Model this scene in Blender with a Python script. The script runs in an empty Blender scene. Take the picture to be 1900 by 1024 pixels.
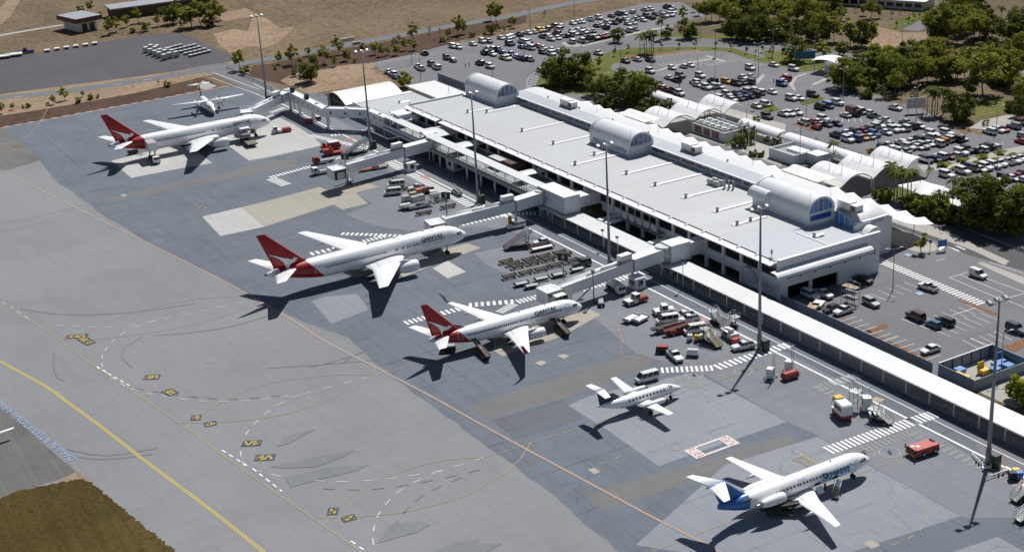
import bpy, math, random
from math import sin, cos, pi, radians as rad, sqrt, atan2, hypot
from mathutils import Vector, Matrix
random.seed(7)
scene = bpy.context.scene
COL = scene.collection
# ------------------------------------------------------------------ camera
R_ = Vector((0.50906734, 0.85902525, -0.05409309)); U_ = Vector((-0.28684497, 0.22856923, 0.93030966)); F_ = Vector((-0.81152351, 0.45807394, -0.3627642))
EYE = Vector((310.0, -181.0, 127.438)); FPX = 2715.46
cam_d = bpy.data.cameras.new('camera'); cam = bpy.data.objects.new('camera', cam_d); COL.objects.link(cam)
mw = Matrix.Identity(4)
for i in range(3):
    mw[i][0], mw[i][1], mw[i][2], mw[i][3] = R_[i], U_[i], -F_[i], EYE[i]
cam.matrix_world = mw
cam_d.sensor_width = 36; cam_d.lens = 36 * FPX / 1900; cam_d.clip_start = 1; cam_d.clip_end = 20000
scene.camera = cam
def G(px, py, z=0.0):
    """survey point (photo measure) -> metres on the level z"""
    v = F_ + R_ * ((px - 950) / FPX) - U_ * ((py - 512) / FPX)
    t = (z - EYE.z) / v.z
    q = EYE + v * t
    return (q.x, q.y)
def Z(off, s, pts, z=0.0):
    return [G(off[0] + p[0] * s, off[1] + p[1] * s, z) for p in pts]
S1, S2 = 0.21482, 0.25397
# ------------------------------------------------------------------ light
SUN_AZ, SUN_EL = rad(-35.2), rad(54.3)
sd = Vector((sin(SUN_AZ) * cos(SUN_EL), cos(SUN_AZ) * cos(SUN_EL), sin(SUN_EL)))
sl = bpy.data.lights.new('sun', 'SUN'); sl.energy = 5.0; sl.angle = rad(0.53); sl.color = (1.0, 0.975, 0.94)
so = bpy.data.objects.new('sun', sl); so.rotation_euler = sd.to_track_quat('Z', 'Y').to_euler(); so.location = (0, 0, 300); COL.objects.link(so)
w = bpy.data.worlds.new('World'); scene.world = w; w.use_nodes = True
nt = w.node_tree; bg = nt.nodes['Background']; sky = nt.nodes.new('ShaderNodeTexSky'); sky.sky_type = 'NISHITA'; sky.sun_disc = False
sky.sun_elevation = SUN_EL; sky.sun_rotation = SUN_AZ; sky.altitude = 100; sky.dust_density = 1.0; sky.ozone_density = 2.0
nt.links.new(sky.outputs[0], bg.inputs[0]); bg.inputs[1].default_value = 0.05
scene.view_settings.view_transform = 'Standard'; scene.view_settings.look = 'None'; scene.view_settings.exposure = 0; scene.view_settings.gamma = 1
scene.cycles.max_bounces = 6; scene.cycles.diffuse_bounces = 3; scene.cycles.glossy_bounces = 2; scene.cycles.transmission_bounces = 3; scene.cycles.transparent_max_bounces = 12
# ------------------------------------------------------------------ materials
MATS = {}
def _new(name):
    m = bpy.data.materials.new(name); m.use_nodes = True; MATS[name] = m
    return m, m.node_tree, m.node_tree.nodes['Principled BSDF']
def noise(nt, scale, detail=4, rough=.55, vec=None, dist=0):
    n = nt.nodes.new('ShaderNodeTexNoise'); n.inputs['Scale'].default_value = scale; n.inputs['Detail'].default_value = detail
    n.inputs['Roughness'].default_value = rough; n.inputs['Distortion'].default_value = dist
    if vec is not None: nt.links.new(vec, n.inputs['Vector'])
    return n.outputs['Fac']
def math_(nt, op, a, b=None, c=None):
    n = nt.nodes.new('ShaderNodeMath'); n.operation = op
    for i, x in enumerate((a, b, c)):
        if x is None: continue
        if isinstance(x, (int, float)): n.inputs[i].default_value = x
        else: nt.links.new(x, n.inputs[i])
    return n.outputs[0]
def ramp(nt, fac, lo, hi, a=0.0, b=1.0):
    n = nt.nodes.new('ShaderNodeMapRange'); n.inputs[1].default_value = lo; n.inputs[2].default_value = hi; n.inputs[3].default_value = a; n.inputs[4].default_value = b
    nt.links.new(fac, n.inputs[0]); return n.outputs[0]
def mixc(nt, fac, a, b, mode='MIX'):
    n = nt.nodes.new('ShaderNodeMix'); n.data_type = 'RGBA'; n.blend_type = mode
    if isinstance(fac, (int, float)): n.inputs[0].default_value = fac
    else: nt.links.new(fac, n.inputs[0])
    for i, x in ((6, a), (7, b)):
        if isinstance(x, tuple): n.inputs[i].default_value = x if len(x) == 4 else x + (1,)
        else: nt.links.new(x, n.inputs[i])
    return n.outputs[2]
def pos(nt, sc=(1, 1, 1), rot=0.0, obj=False):
    if obj:
        g = nt.nodes.new('ShaderNodeTexCoord').outputs['Object']
    else:
        g = nt.nodes.new('ShaderNodeNewGeometry').outputs['Position']
    m = nt.nodes.new('ShaderNodeMapping'); m.inputs['Scale'].default_value = sc; m.inputs['Rotation'].default_value = (0, 0, rot)
    nt.links.new(g, m.inputs[0]); return m.outputs[0]
def scale_c(c, k): return tuple(min(1, x * k) for x in c[:3]) + (1,)
def mat(name, c, rough=.6, metal=0.0, var=.12, scale=.6, spec=.5, bump=0.0):
    """plain painted or raw surface with weathering of two sizes"""
    m, nt, b = _new(name)
    v = pos(nt)
    f = ramp(nt, noise(nt, scale, 5, .6, v), .3, .7)
    col = mixc(nt, f, scale_c(c, 1 - var), scale_c(c, 1 + var))
    f2 = ramp(nt, noise(nt, scale * .12, 3, .6, v), .35, .65)
    col = mixc(nt, math_(nt, 'MULTIPLY', f2, var * .8), col, scale_c(c, .72))
    nt.links.new(col, b.inputs['Base Color'])
    b.inputs['Roughness'].default_value = rough; b.inputs['Metallic'].default_value = metal; b.inputs['Specular IOR Level'].default_value = spec
    if bump:
        bn = nt.nodes.new('ShaderNodeBump'); bn.inputs['Strength'].default_value = bump; nt.links.new(noise(nt, scale * 6, 3, .6, v), bn.inputs['Height']); nt.links.new(bn.outputs[0], b.inputs['Normal'])
    return m
def ground_mat(name, c, c2, seam=0.0, rot=0.0, gap=6.5, streak=.25, blotch=.5, fine=.12, dark=.0, xgap=0.0, drip=.35):
    """worn pavement: blotches, drag streaks, paving seams, tar cracks, fine grain"""
    m, nt, b = _new(name)
    v = pos(nt); vr = pos(nt, (1, 1, 1), rot)
    col = mixc(nt, ramp(nt, noise(nt, .022, 5, .6, v, .6), .36, .64), c + (1,), c2 + (1,))
    col = mixc(nt, math_(nt, 'MULTIPLY', ramp(nt, noise(nt, .11, 5, .65, v, .8), .45, .75), blotch), col, scale_c(c, .72))
    vs = pos(nt, (.02, .9, 1), rot)
    col = mixc(nt, math_(nt, 'MULTIPLY', ramp(nt, noise(nt, 1.0, 4, .6, vs), .45, .75), streak), col, scale_c(c2, 1.18))
    vs2 = pos(nt, (.05, 1.7, 1), rot + 1.45)
    col = mixc(nt, math_(nt, 'MULTIPLY', ramp(nt, noise(nt, 1.0, 4, .6, vs2), .55, .8), streak * .7), col, scale_c(c, .7))
    if seam:
        sx = nt.nodes.new('ShaderNodeSeparateXYZ'); nt.links.new(vr, sx.inputs[0])
        wob = math_(nt, 'MULTIPLY', noise(nt, .05, 2, .5, v), 1.0)
        for out, g in ((1, gap), (0, xgap)):
            if not g: continue
            fr = math_(nt, 'FRACT', math_(nt, 'DIVIDE', math_(nt, 'ADD', sx.outputs[out], wob), g))
            li = ramp(nt, math_(nt, 'ABSOLUTE', math_(nt, 'SUBTRACT', fr, .5)), 0.0, .03, 1.0, 0.0)
            br = ramp(nt, noise(nt, .12, 3, .6, v), .4, .62)
            col = mixc(nt, math_(nt, 'MULTIPLY', math_(nt, 'MULTIPLY', li, br), seam), col, scale_c(c, .55))
            lane = nt.nodes.new('ShaderNodeTexWhiteNoise'); lane.noise_dimensions = '1D'
            nt.links.new(math_(nt, 'FLOOR', math_(nt, 'ADD', math_(nt, 'DIVIDE', math_(nt, 'ADD', sx.outputs[out], wob), g), .5)), lane.inputs['W'])
            col = mixc(nt, math_(nt, 'MULTIPLY', ramp(nt, lane.outputs[0], 0, 1, -1.0, 1.0), .08), col, scale_c(c2, 1.25))
    if drip:
        d1 = math_(nt, 'MULTIPLY', ramp(nt, noise(nt, .8, 3, .7, v), .6, .72), ramp(nt, noise(nt, .045, 3, .6, v), .45, .6)); col = mixc(nt, math_(nt, 'MULTIPLY', d1, drip), col, scale_c(c, .35))
        vy = pos(nt, (.55, .035, 1)); d2 = math_(nt, 'MULTIPLY', ramp(nt, noise(nt, 1.0, 4, .65, vy), .5, .72), ramp(nt, noise(nt, .03, 3, .6, v), .42, .6)); col = mixc(nt, math_(nt, 'MULTIPLY', d2, drip * .7), col, scale_c(c, .55))
    vo = nt.nodes.new('ShaderNodeTexVoronoi'); vo.feature = 'DISTANCE_TO_EDGE'; vo.inputs['Scale'].default_value = .045
    vd = nt.nodes.new('ShaderNodeVectorMath'); vd.operation = 'ADD'; nn = nt.nodes.new('ShaderNodeTexNoise'); nn.inputs['Scale'].default_value = .2; nt.links.new(v, nn.inputs['Vector'])
    sc = nt.nodes.new('ShaderNodeVectorMath'); sc.operation = 'SCALE'; sc.inputs['Scale'].default_value = 7; nt.links.new(nn.outputs['Color'], sc.inputs[0])
    nt.links.new(v, vd.inputs[0]); nt.links.new(sc.outputs[0], vd.inputs[1]); nt.links.new(vd.outputs[0], vo.inputs['Vector'])
    cr = ramp(nt, vo.outputs['Distance'], 0, .006, 1, 0)
    col = mixc(nt, math_(nt, 'MULTIPLY', math_(nt, 'MULTIPLY', cr, ramp(nt, noise(nt, .02, 2, .5, v), .5, .65)), dark), col, scale_c(c, .5))
    col = mixc(nt, math_(nt, 'MULTIPLY', ramp(nt, noise(nt, 3.5, 3, .7, v), .3, .7, -1, 1), fine), col, scale_c(c2, 1.6))
    nt.links.new(col, b.inputs['Base Color']); b.inputs['Roughness'].default_value = .88; b.inputs['Specular IOR Level'].default_value = .25
    return m
def soil_mat(name, cols, s1=.03, s2=.4, streak=0.0, rot=0.0):
    m, nt, b = _new(name); v = pos(nt)
    col = mixc(nt, ramp(nt, noise(nt, s1, 6, .65, v, 1.0), .38, .62), cols[0] + (1,), cols[1] + (1,))
    col = mixc(nt, ramp(nt, noise(nt, s1 * 3.1, 6, .7, v, .5), .5, .68), col, cols[2] + (1,))
    col = mixc(nt, math_(nt, 'MULTIPLY', ramp(nt, noise(nt, s2, 5, .75, v), .4, .7), .55), col, cols[3] + (1,))
    col = mixc(nt, math_(nt, 'MULTIPLY', ramp(nt, noise(nt, s2 * 2.2, 4, .8, v), .53, .63), .75), col, scale_c(cols[1], 1.4))
    col = mixc(nt, math_(nt, 'MULTIPLY', ramp(nt, noise(nt, s2 * 1.3, 4, .8, pos(nt, (1, 1, 1), 1.1)), .53, .64), .8), col, scale_c(cols[2], .55))
    if streak:
        vs = pos(nt, (.03, .6, 1), rot)
        col = mixc(nt, math_(nt, 'MULTIPLY', ramp(nt, noise(nt, 1, 4, .6, vs), .45, .7), streak), col, scale_c(cols[0], .7))
    nt.links.new(col, b.inputs['Base Color']); b.inputs['Roughness'].default_value = .95; b.inputs['Specular IOR Level'].default_value = .1
    return m
def paint_line(name, c, wear=.35):
    """road paint worn through to the pavement in spots"""
    m, nt, b = _new(name); v = pos(nt)
    f = ramp(nt, noise(nt, 1.3, 5, .75, v), .42, .72)
    col = mixc(nt, math_(nt, 'MULTIPLY', f, wear), c + (1,), (.19, .19, .195, 1))
    nt.links.new(col, b.inputs['Base Color']); b.inputs['Roughness'].default_value = .8
    return m
def car_paint():
    m, nt, b = _new('car_paint')
    o = nt.nodes.new('ShaderNodeObjectInfo'); v = pos(nt)
    col = mixc(nt, math_(nt, 'MULTIPLY', ramp(nt, noise(nt, 1.1, 3, .6, v), .4, .7), .18), o.outputs['Color'], (.22, .19, .16, 1))
    nt.links.new(col, b.inputs['Base Color']); b.inputs['Roughness'].default_value = .32; b.inputs['Coat Weight'].default_value = .5; b.inputs['Coat Roughness'].default_value = .08
    return m
def leaf_mat(name, c1, c2, c3):
    m, nt, b = _new(name)
    o = nt.nodes.new('ShaderNodeObjectInfo'); v = pos(nt)
    col = mixc(nt, ramp(nt, noise(nt, .55, 4, .7, v), .33, .67), c1 + (1,), c2 + (1,))
    col = mixc(nt, ramp(nt, noise(nt, 2.3, 3, .7, v), .55, .8), col, c3 + (1,))
    col = mixc(nt, math_(nt, 'MULTIPLY', o.outputs['Random'], .35), col, (c1[0] * .75, c1[1] * .62, c1[2] * .8, 1))
    nt.links.new(col, b.inputs['Base Color']); b.inputs['Roughness'].default_value = .8; b.inputs['Specular IOR Level'].default_value = .06
    tr = nt.nodes.new('ShaderNodeBsdfTranslucent'); nt.links.new(col, tr.inputs['Color'])
    mx = nt.nodes.new('ShaderNodeMixShader'); mx.inputs[0].default_value = .3
    nt.links.new(b.outputs[0], mx.inputs[1]); nt.links.new(tr.outputs[0], mx.inputs[2]); nt.links.new(mx.outputs[0], nt.nodes['Material Output'].inputs[0])
    return m
def corr_mat(name, c, axis='X', pitch=.9, var=.12, rough=.5, depth=.18, rust=0.0):
    """ribbed metal sheet: fine darker lines every `pitch` metres along one world axis, streaks and dirt"""
    m, nt, b = _new(name); v = pos(nt)
    sx = nt.nodes.new('ShaderNodeSeparateXYZ'); nt.links.new(v, sx.inputs[0]); a = sx.outputs['XYZ'.index(axis)]
    fr = math_(nt, 'FRACT', math_(nt, 'DIVIDE', a, pitch))
    li = ramp(nt, math_(nt, 'ABSOLUTE', math_(nt, 'SUBTRACT', fr, .5)), 0, .16, 1, 0)
    col = mixc(nt, math_(nt, 'MULTIPLY', li, depth), c + (1,), scale_c(c, .55))
    wn = nt.nodes.new('ShaderNodeTexWhiteNoise'); wn.noise_dimensions = '1D'; nt.links.new(math_(nt, 'FLOOR', math_(nt, 'DIVIDE', a, pitch * 2.9)), wn.inputs['W'])
    col = mixc(nt, math_(nt, 'MULTIPLY', wn.outputs[0], .16), col, scale_c(c, .62))
    st = pos(nt, (.9, .04, 1) if axis == 'X' else (.04, .9, 1))
    col = mixc(nt, math_(nt, 'MULTIPLY', ramp(nt, noise(nt, .8, 5, .7, st), .42, .75), var * 2), col, scale_c(c, .78))
    col = mixc(nt, math_(nt, 'MULTIPLY', ramp(nt, noise(nt, .07, 5, .7, v), .4, .7), var * 1.6), col, (c[0] * .8, c[1] * .76, c[2] * .7, 1))
    if rust: col = mixc(nt, math_(nt, 'MULTIPLY', ramp(nt, noise(nt, .6, 6, .8, v), .6, .75), rust), col, (.3, .16, .08, 1))
    nt.links.new(col, b.inputs['Base Color']); b.inputs['Roughness'].default_value = rough
    return m
# ------------------------------------------------------------------ mesh collector
class MB:
    def __init__(s): s.v = []; s.f = []; s.m = []; s.s = []
    def face(s, pts, mi=0, sm=False):
        n = len(s.v); s.v += [tuple(p) for p in pts]; s.f.append(tuple(range(n, n + len(pts)))); s.m.append(mi); s.s.append(sm); return s
    def mesh(s, vs, fs, mi=0, sm=False):
        n = len(s.v); s.v += [tuple(p) for p in vs]
        for f in fs: s.f.append(tuple(i + n for i in f)); s.m.append(mi); s.s.append(sm)
        return s
    def box(s, x0, x1, y0, y1, z0, z1, mi=0, top=1.0, topx=None, M=None):
        cx, cy = (x0 + x1) / 2, (y0 + y1) / 2; tx = top if topx is None else topx
        P = [(x0, y0, z0), (x1, y0, z0), (x1, y1, z0), (x0, y1, z0)] + [(cx + (x - cx) * tx, cy + (y - cy) * top, z1) for x, y in ((x0, y0), (x1, y0), (x1, y1), (x0, y1))]
        if M is not None: P = [M @ Vector(p) for p in P]
        return s.mesh(P, [(3, 2, 1, 0), (4, 5, 6, 7), (0, 1, 5, 4), (1, 2, 6, 5), (2, 3, 7, 6), (3, 0, 4, 7)], mi)
    def prism(s, poly, z0, z1, mi=0, topmi=None):
        n = len(poly); P = [(x, y, z0) for x, y in poly] + [(x, y, z1) for x, y in poly]
        s.mesh(P, [(i, (i + 1) % n, n + (i + 1) % n, n + i) for i in range(n)], mi)
        s.face([(x, y, z1) for x, y in poly], mi if topmi is None else topmi); s.face([(x, y, z0) for x, y in reversed(poly)], mi); return s
    def ext(s, prof, a0, a1, mi=0, axis='y', caps=True, sm=False):
        """closed profile extruded; axis y: profile (x,z), axis x: profile (y,z)"""
        n = len(prof); f = (lambda p, a: (p[0], a, p[1])) if axis == 'y' else (lambda p, a: (a, p[0], p[1]))
        s.mesh([f(p, a0) for p in prof] + [f(p, a1) for p in prof], [(i, (i + 1) % n, n + (i + 1) % n, n + i) for i in range(n)], mi, sm)
        if caps: s.face([f(p, a0) for p in reversed(prof)], mi); s.face([f(p, a1) for p in prof], mi)
        return s
    def tube(s, p0, p1, r0, r1=None, n=8, mi=0, caps=True):
        r1 = r0 if r1 is None else r1; p0, p1 = Vector(p0), Vector(p1); d = (p1 - p0).normalized()
        a = d.orthogonal().normalized(); b = d.cross(a)
        ring = lambda p, r: [p + (a * cos(2 * pi * i / n) + b * sin(2 * pi * i / n)) * r for i in range(n)]
        return s.loft([ring(p0, r0), ring(p1, r1)], mi, caps, caps)
    def poly_tube(s, pts, r, n=6, mi=0):
        for a, b in zip(pts, pts[1:]): s.tube(a, b, r, r, n, mi)
        return s
    def loft(s, rings, mi=0, c0=True, c1=True, sm=True, closed=True):
        n = len(rings[0]); k0 = len(s.v)
        for r in rings: s.v += [tuple(p) for p in r]
        for k in range(len(rings) - 1):
            for i in range(n if closed else n - 1):
                j = (i + 1) % n
                s.f.append((k0 + k * n + i, k0 + k * n + j, k0 + (k + 1) * n + j, k0 + (k + 1) * n + i)); s.m.append(mi); s.s.append(sm)
        if c0: s.f.append(tuple(k0 + i for i in reversed(range(n)))); s.m.append(mi); s.s.append(False)
        if c1: s.f.append(tuple(k0 + (len(rings) - 1) * n + i for i in range(n))); s.m.append(mi); s.s.append(False)
        return s
    def ball(s, c, r, n=8, mi=0, sz=1.0):
        rings = []
        for k in range(1, n // 2):
            t = pi * k / (n // 2)
            rings.append([(c[0] + r * sin(t) * cos(2 * pi * i / n), c[1] + r * sin(t) * sin(2 * pi * i / n), c[2] + r * cos(t) * sz) for i in range(n)])
        return s.loft(rings, mi)
    def build(s, name, mats, parent=None, loc=None, rz=0.0, link=True):
        me = bpy.data.meshes.new(name); me.from_pydata(s.v, [], s.f)
        for m in (mats if isinstance(mats, (list, tuple)) else [mats]): me.materials.append(m)
        me.polygons.foreach_set('material_index', s.m); me.polygons.foreach_set('use_smooth', s.s); me.update()
        o = bpy.data.objects.new(name, me)
        if link: COL.objects.link(o)
        if parent is not None: o.parent = parent
        if loc is not None: o.location = loc
        if rz: o.rotation_euler = (0, 0, rz)
        return o
def fixn(o):
    import bmesh
    bm = bmesh.new(); bm.from_mesh(o.data); bmesh.ops.recalc_face_normals(bm, faces=bm.faces); bm.to_mesh(o.data); bm.free(); return o
def tag(o, label=None, cat=None, group=None, kind=None):
    if label: o['label'] = label
    if cat: o['category'] = cat
    if group: o['group'] = group
    if kind: o['kind'] = kind
    return o
def thing(name, label, cat, loc=(0, 0, 0), rz=0.0, group=None):
    o = bpy.data.objects.new(name, None); COL.objects.link(o); o.location = loc; o.rotation_euler = (0, 0, rz); o.empty_display_size = .5
    return tag(o, label, cat, group)
KIDS = {}
def _kids(o):
    return [c for c in COL.objects if c.parent == o]
def copy_tree(o, loc=None, rz=None, label=None, group=None, parent=None, kids=None):
    c = o.copy(); COL.objects.link(c); c.parent = parent
    if loc is not None: c.location = loc
    if rz is not None: c.rotation_euler = (0, 0, rz)
    if label: c['label'] = label
    if group: c['group'] = group
    for ch in list(o.children): copy_tree(ch, parent=c)
    return c
def struct(name, mb, mats): return tag(mb.build(name, mats), kind='structure')
def text_verts(body, size=1.0, bold=0.0, shear=0.0, space=1.0):
    """letters as flat faces: (verts, faces), lower left at 0,0, capitals `size` high; bold doubles the strokes"""
    cu = bpy.data.curves.new('t', 'FONT'); cu.body = body; cu.size = 1; cu.space_character = space; cu.resolution_u = 2; cu.fill_mode = 'FRONT'
    ob = bpy.data.objects.new('t', cu); COL.objects.link(ob); bpy.context.view_layer.update()
    me = bpy.data.meshes.new_from_object(ob.evaluated_get(bpy.context.evaluated_depsgraph_get()))
    vs = [v.co.copy() for v in me.vertices]; fs = [tuple(q.vertices) for q in me.polygons]
    bpy.data.objects.remove(ob); bpy.data.curves.remove(cu); bpy.data.meshes.remove(me)
    x0 = min(v.x for v in vs); h = .69
    vs = [((v.x - x0 + shear * v.y) / h * size, v.y / h * size) for v in vs]
    if bold > 0:
        n = len(vs); vs = vs + [(x + bold * 2.2 * size, y) for x, y in vs]; fs = fs + [tuple(i + n for i in f) for f in fs]
    return vs, fs

def fabric(name, c):
    m = mat(name, c, .65, 0, .05, .3); nt = m.node_tree; b = nt.nodes['Principled BSDF']; tr = nt.nodes.new('ShaderNodeBsdfTranslucent'); tr.inputs['Color'].default_value = c + (1,)
    mx = nt.nodes.new('ShaderNodeMixShader'); mx.inputs[0].default_value = .12; nt.links.new(b.outputs[0], mx.inputs[1]); nt.links.new(tr.outputs[0], mx.inputs[2]); nt.links.new(mx.outputs[0], nt.nodes['Material Output'].inputs[0]); return m
# ================================================================== GROUND
m_apron = ground_mat('apron_asphalt', (0.119, 0.136, 0.160), (0.138, 0.158, 0.186), seam=.75, gap=7.5, streak=.45, blotch=.65, fine=.2, dark=.8, xgap=15.0)
m_taxi = ground_mat('taxiway_pavement', (.195, .2, .21), (.226, .23, .24), seam=.3, rot=-.15, gap=6.3, streak=.22, blotch=.16, fine=.1, dark=.25, drip=.18)
m_brown = ground_mat('worn_brown_pavement', (0.144, 0.143, 0.142), (0.167, 0.166, 0.165), seam=.45, gap=6.0, streak=.2, blotch=.3, fine=.12, dark=.6, xgap=6.0)
m_grey = ground_mat('worn_grey_pavement', (0.170, 0.179, 0.195), (0.198, 0.208, 0.227), seam=.35, gap=7.0, streak=.3, blotch=.35, fine=.14, dark=.5)
m_slab_l = ground_mat('bluish_slab', (0.209, 0.223, 0.249), (0.243, 0.259, 0.289), seam=.5, gap=9.0, streak=.35, blotch=.25, fine=.1, dark=.7, xgap=18)
m_slab_w = ground_mat('pale_concrete', (0.391, 0.387, 0.374), (0.459, 0.451, 0.433), seam=.45, gap=6.0, streak=.25, blotch=.15, fine=.08, dark=.1, xgap=6.0)
m_slab_t = ground_mat('tan_concrete', (0.317, 0.295, 0.251), (0.378, 0.352, 0.299), seam=.5, gap=5.0, streak=.3, blotch=.3, fine=.1, dark=.4, xgap=7.0)
m_road = ground_mat('road_asphalt', (0.140, 0.141, 0.151), (0.162, 0.164, 0.175), seam=0, streak=.35, blotch=.3, fine=.1)
m_park = ground_mat('car_park_asphalt', (0.153, 0.151, 0.160), (0.178, 0.175, 0.186), seam=0, streak=.25, blotch=.35, fine=.12, dark=.2)
m_bitumen = ground_mat('dark_bitumen', (0.079, 0.076, 0.082), (0.092, 0.089, 0.095), seam=0, rot=.0, streak=.5, blotch=.35, fine=.12)
m_old = ground_mat('oily_old_tarmac', (0.102, 0.098, 0.095), (0.178, 0.170, 0.163), seam=.2, streak=.3, blotch=.6, fine=.2, dark=.4)
m_path = ground_mat('path_concrete', (0.323, 0.306, 0.281), (0.391, 0.374, 0.348), seam=.3, gap=3, streak=.2, blotch=.2, fine=.08)
m_dry = soil_mat('dry_grass_earth', ((.12, .086, .05), (.19, .14, .09), (.085, .068, .04), (.24, .18, .125)), .009, .28, .3, .1)
m_sand = soil_mat('bare_sand', ((.26, .185, .125), (.34, .25, .175), (.21, .145, .09), (.18, .125, .075)), .03, .4)
m_mulch = soil_mat('dark_mulch', ((.065, .044, .035), (.1, .062, .045), (.15, .082, .05), (.035, .026, .022)), .09, .9)
m_lawn = soil_mat('green_lawn', ((.085, .1, .025), (.13, .14, .035), (.2, .17, .07), (.06, .075, .02)), .04, .6)
m_dgrass = soil_mat('olive_dry_grass', ((.062, .04, .012), (.088, .062, .02), (.045, .04, .012), (.1, .066, .022)), .02, .7, .6, .9)
m_bed = soil_mat('red_garden_bed', ((.22, .11, .055), (.27, .14, .075), (.17, .09, .05), (.12, .075, .045)), .2, 1.2)
m_litter = soil_mat('leaf_litter_earth', ((.13, .1, .068), (.19, .145, .1), (.09, .08, .035), (.07, .06, .035)), .03, .5)
m_stain = ground_mat('oil_stain', (0.167, 0.173, 0.186), (0.194, 0.201, 0.216), streak=.3, blotch=.15, fine=.1)
m_white = paint_line('white_paint', (.8, .8, .78), .3)
m_wmid = paint_line('worn_white_paint', (.6, .6, .6), .6)
m_wfade = paint_line('faded_white_paint', (.4, .4, .395), .8)
m_yel = paint_line('yellow_paint', (.5, .4, .14), .6)
m_yelb = paint_line('bright_yellow_paint', (.62, .47, .1), .45)
m_yelfade = paint_line('faded_yellow_paint', (.38, .31, .16), .8)
m_oran = paint_line('orange_paint', (.38, .27, .21), .85)
m_blackf = paint_line('faded_black_paint', (.05, .053, .06), .35)
m_blackp = paint_line('black_paint', (.04, .04, .045), .3)
m_greyp = paint_line('grey_cover_paint', (.225, .23, .235), .5)
m_tyrem = ground_mat('tyre_rubber', (0.160, 0.167, 0.184), (0.186, 0.194, 0.214), streak=.2, blotch=.1, fine=.05)
m_oldl = ground_mat('faded_dark_line', (0.140, 0.146, 0.160), (0.162, 0.170, 0.186), streak=.2, blotch=.1, fine=.05)
m_redp = paint_line('red_paint', (.45, .2, .18), .75)
m_blue = paint_line('light_blue_paint', (.3, .42, .58), .6)
LV = [0.0]; MK = [0]
def sheet(name, pts, m, z=None, kind='structure'):
    LV[0] += .0007
    zz_ = LV[0] if z is None else z
    o = MB().face([(x, y, zz_) for x, y in pts], 0).build(name, m); o = fixn(o)
    if o.data.polygons[0].normal.z < 0: o.data.flip_normals()
    return tag(o, kind=kind)
PX = lambda *pts: [G(*p) for p in pts]
# terrain to the horizon
tag(MB().face([(-9000, -9000, -.06), (9000, -9000, -.06), (9000, 9000, -.06), (-9000, 9000, -.06)]).build('ground', m_dry), kind='structure')
sheet('apron', [(-209, -330), (330, -330), (330, 21), (-170, 21), (-209, -3)], m_apron)
tax = PX((75, 298), (100, 332), (165, 380), (200, 404), (290, 460), (380, 505), (455, 545), (545, 590), (605, 612), (645, 627), (700, 675), (766, 729), (848, 787), (905, 829), (957, 866), (1047, 936), (1090, 973), (1140, 1015), (1190, 1060))
tax2 = []
for a, b in zip(tax, tax[1:]):
    for k in range(4): tax2.append((a[0] + (b[0] - a[0]) * k / 4 + random.uniform(-.35, .35), a[1] + (b[1] - a[1]) * k / 4 + random.uniform(-.35, .35)))
sheet('taxiway', [(-209, -92)] + [G(0, 262)] + tax2 + [(240, -40), (330, -40), (330, -330), (-209, -330)], m_taxi)
sheet('taxiway_corner_pavement', PX((-60, 236), (2, 236), (75, 298), (0, 320), (-60, 330)), m_old)
sheet('brown_apron_strip', Z((150, 180), S1, [(185, 880), (222, 922), (1380, 692), (1600, 640), (1862, 600), (1862, 520), (1450, 590), (1330, 640)]), m_brown)
sheet('brown_apron_strip', Z((600, 600), .414, [(652, 370), (735, 430), (790, 414), (1100, 330), (1300, 245), (1480, 190), (1420, 130), (1180, 195)]), m_brown)
sheet('brown_apron_strip', Z((600, 600), .414, [(1165, 762), (1250, 835), (1460, 770), (1700, 690), (2150, 560), (2080, 500), (1690, 618)]), m_brown)
sheet('grey_apron_band', Z((600, 600), .414, [(760, 435), (860, 520), (1080, 455), (1170, 425), (1070, 340)]), ground_mat('dark_patch_asphalt', (.1, .112, .132), (.125, .138, .16), seam=.5, gap=7, streak=.35, blotch=.5, fine=.15))
sheet('grey_apron_field', PX((640, 345), (720, 330), (890, 392), (900, 420), (760, 428), (700, 420), (640, 398), (690, 378)), m_grey)
sheet('grey_apron_field', PX((880, 470), (1010, 440), (1215, 542), (1480, 665), (1660, 760), (1800, 845), (1900, 897), (1960, 960), (1790, 960), (1517, 808), (1462, 782), (1300, 690), (1180, 655), (1080, 570), (900, 490)), m_grey)
sheet('grey_apron_field', PX((500, 180), (600, 210), (720, 270), (880, 350), (1010, 420), (1000, 440), (900, 420), (690, 300), (600, 268), (545, 231)), m_grey)
sheet('bluish_stand_slab', PX((1055, 752), (1090, 735), (1290, 690), (1460, 782), (1222, 864), (1130, 800)), m_slab_l)
sheet('bluish_stand_slab', PX((1345, 862), (1517, 810), (1783, 957), (1560, 1030), (1480, 1060), (1180, 1010)), m_slab_l)
sheet('bluish_stand_slab', PX((1851, 995), (1940, 1045), (1800, 1090), (1740, 1033)), m_slab_l)
sheet('bluish_stand_slab', Z((420, 390), .26316, [(600, 640), (700, 610), (920, 590), (1010, 700), (740, 800)]), m_slab_l)
sheet('concrete_stand_slab', Z((150, 180), S1, [(262, 552), (435, 700), (850, 620), (1135, 572), (1000, 470), (880, 400)]), m_slab_w)
sheet('concrete_stand_slab', PX((424, 271), (461.5, 298), (510, 290), (598, 270), (583, 256), (545, 231), (505, 212), (452, 236), (420, 245)), m_slab_w)
sheet('concrete_stand_slab', PX((375, 402), (447, 385), (490, 421), (409, 438)), m_slab_w)
sheet('concrete_stand_slab', PX((447, 385), (500, 372), (593, 347), (612, 355), (645, 342), (683, 340), (703, 346), (660, 358), (683, 378), (635, 389), (619, 380), (490, 421)), m_slab_t)
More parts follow.
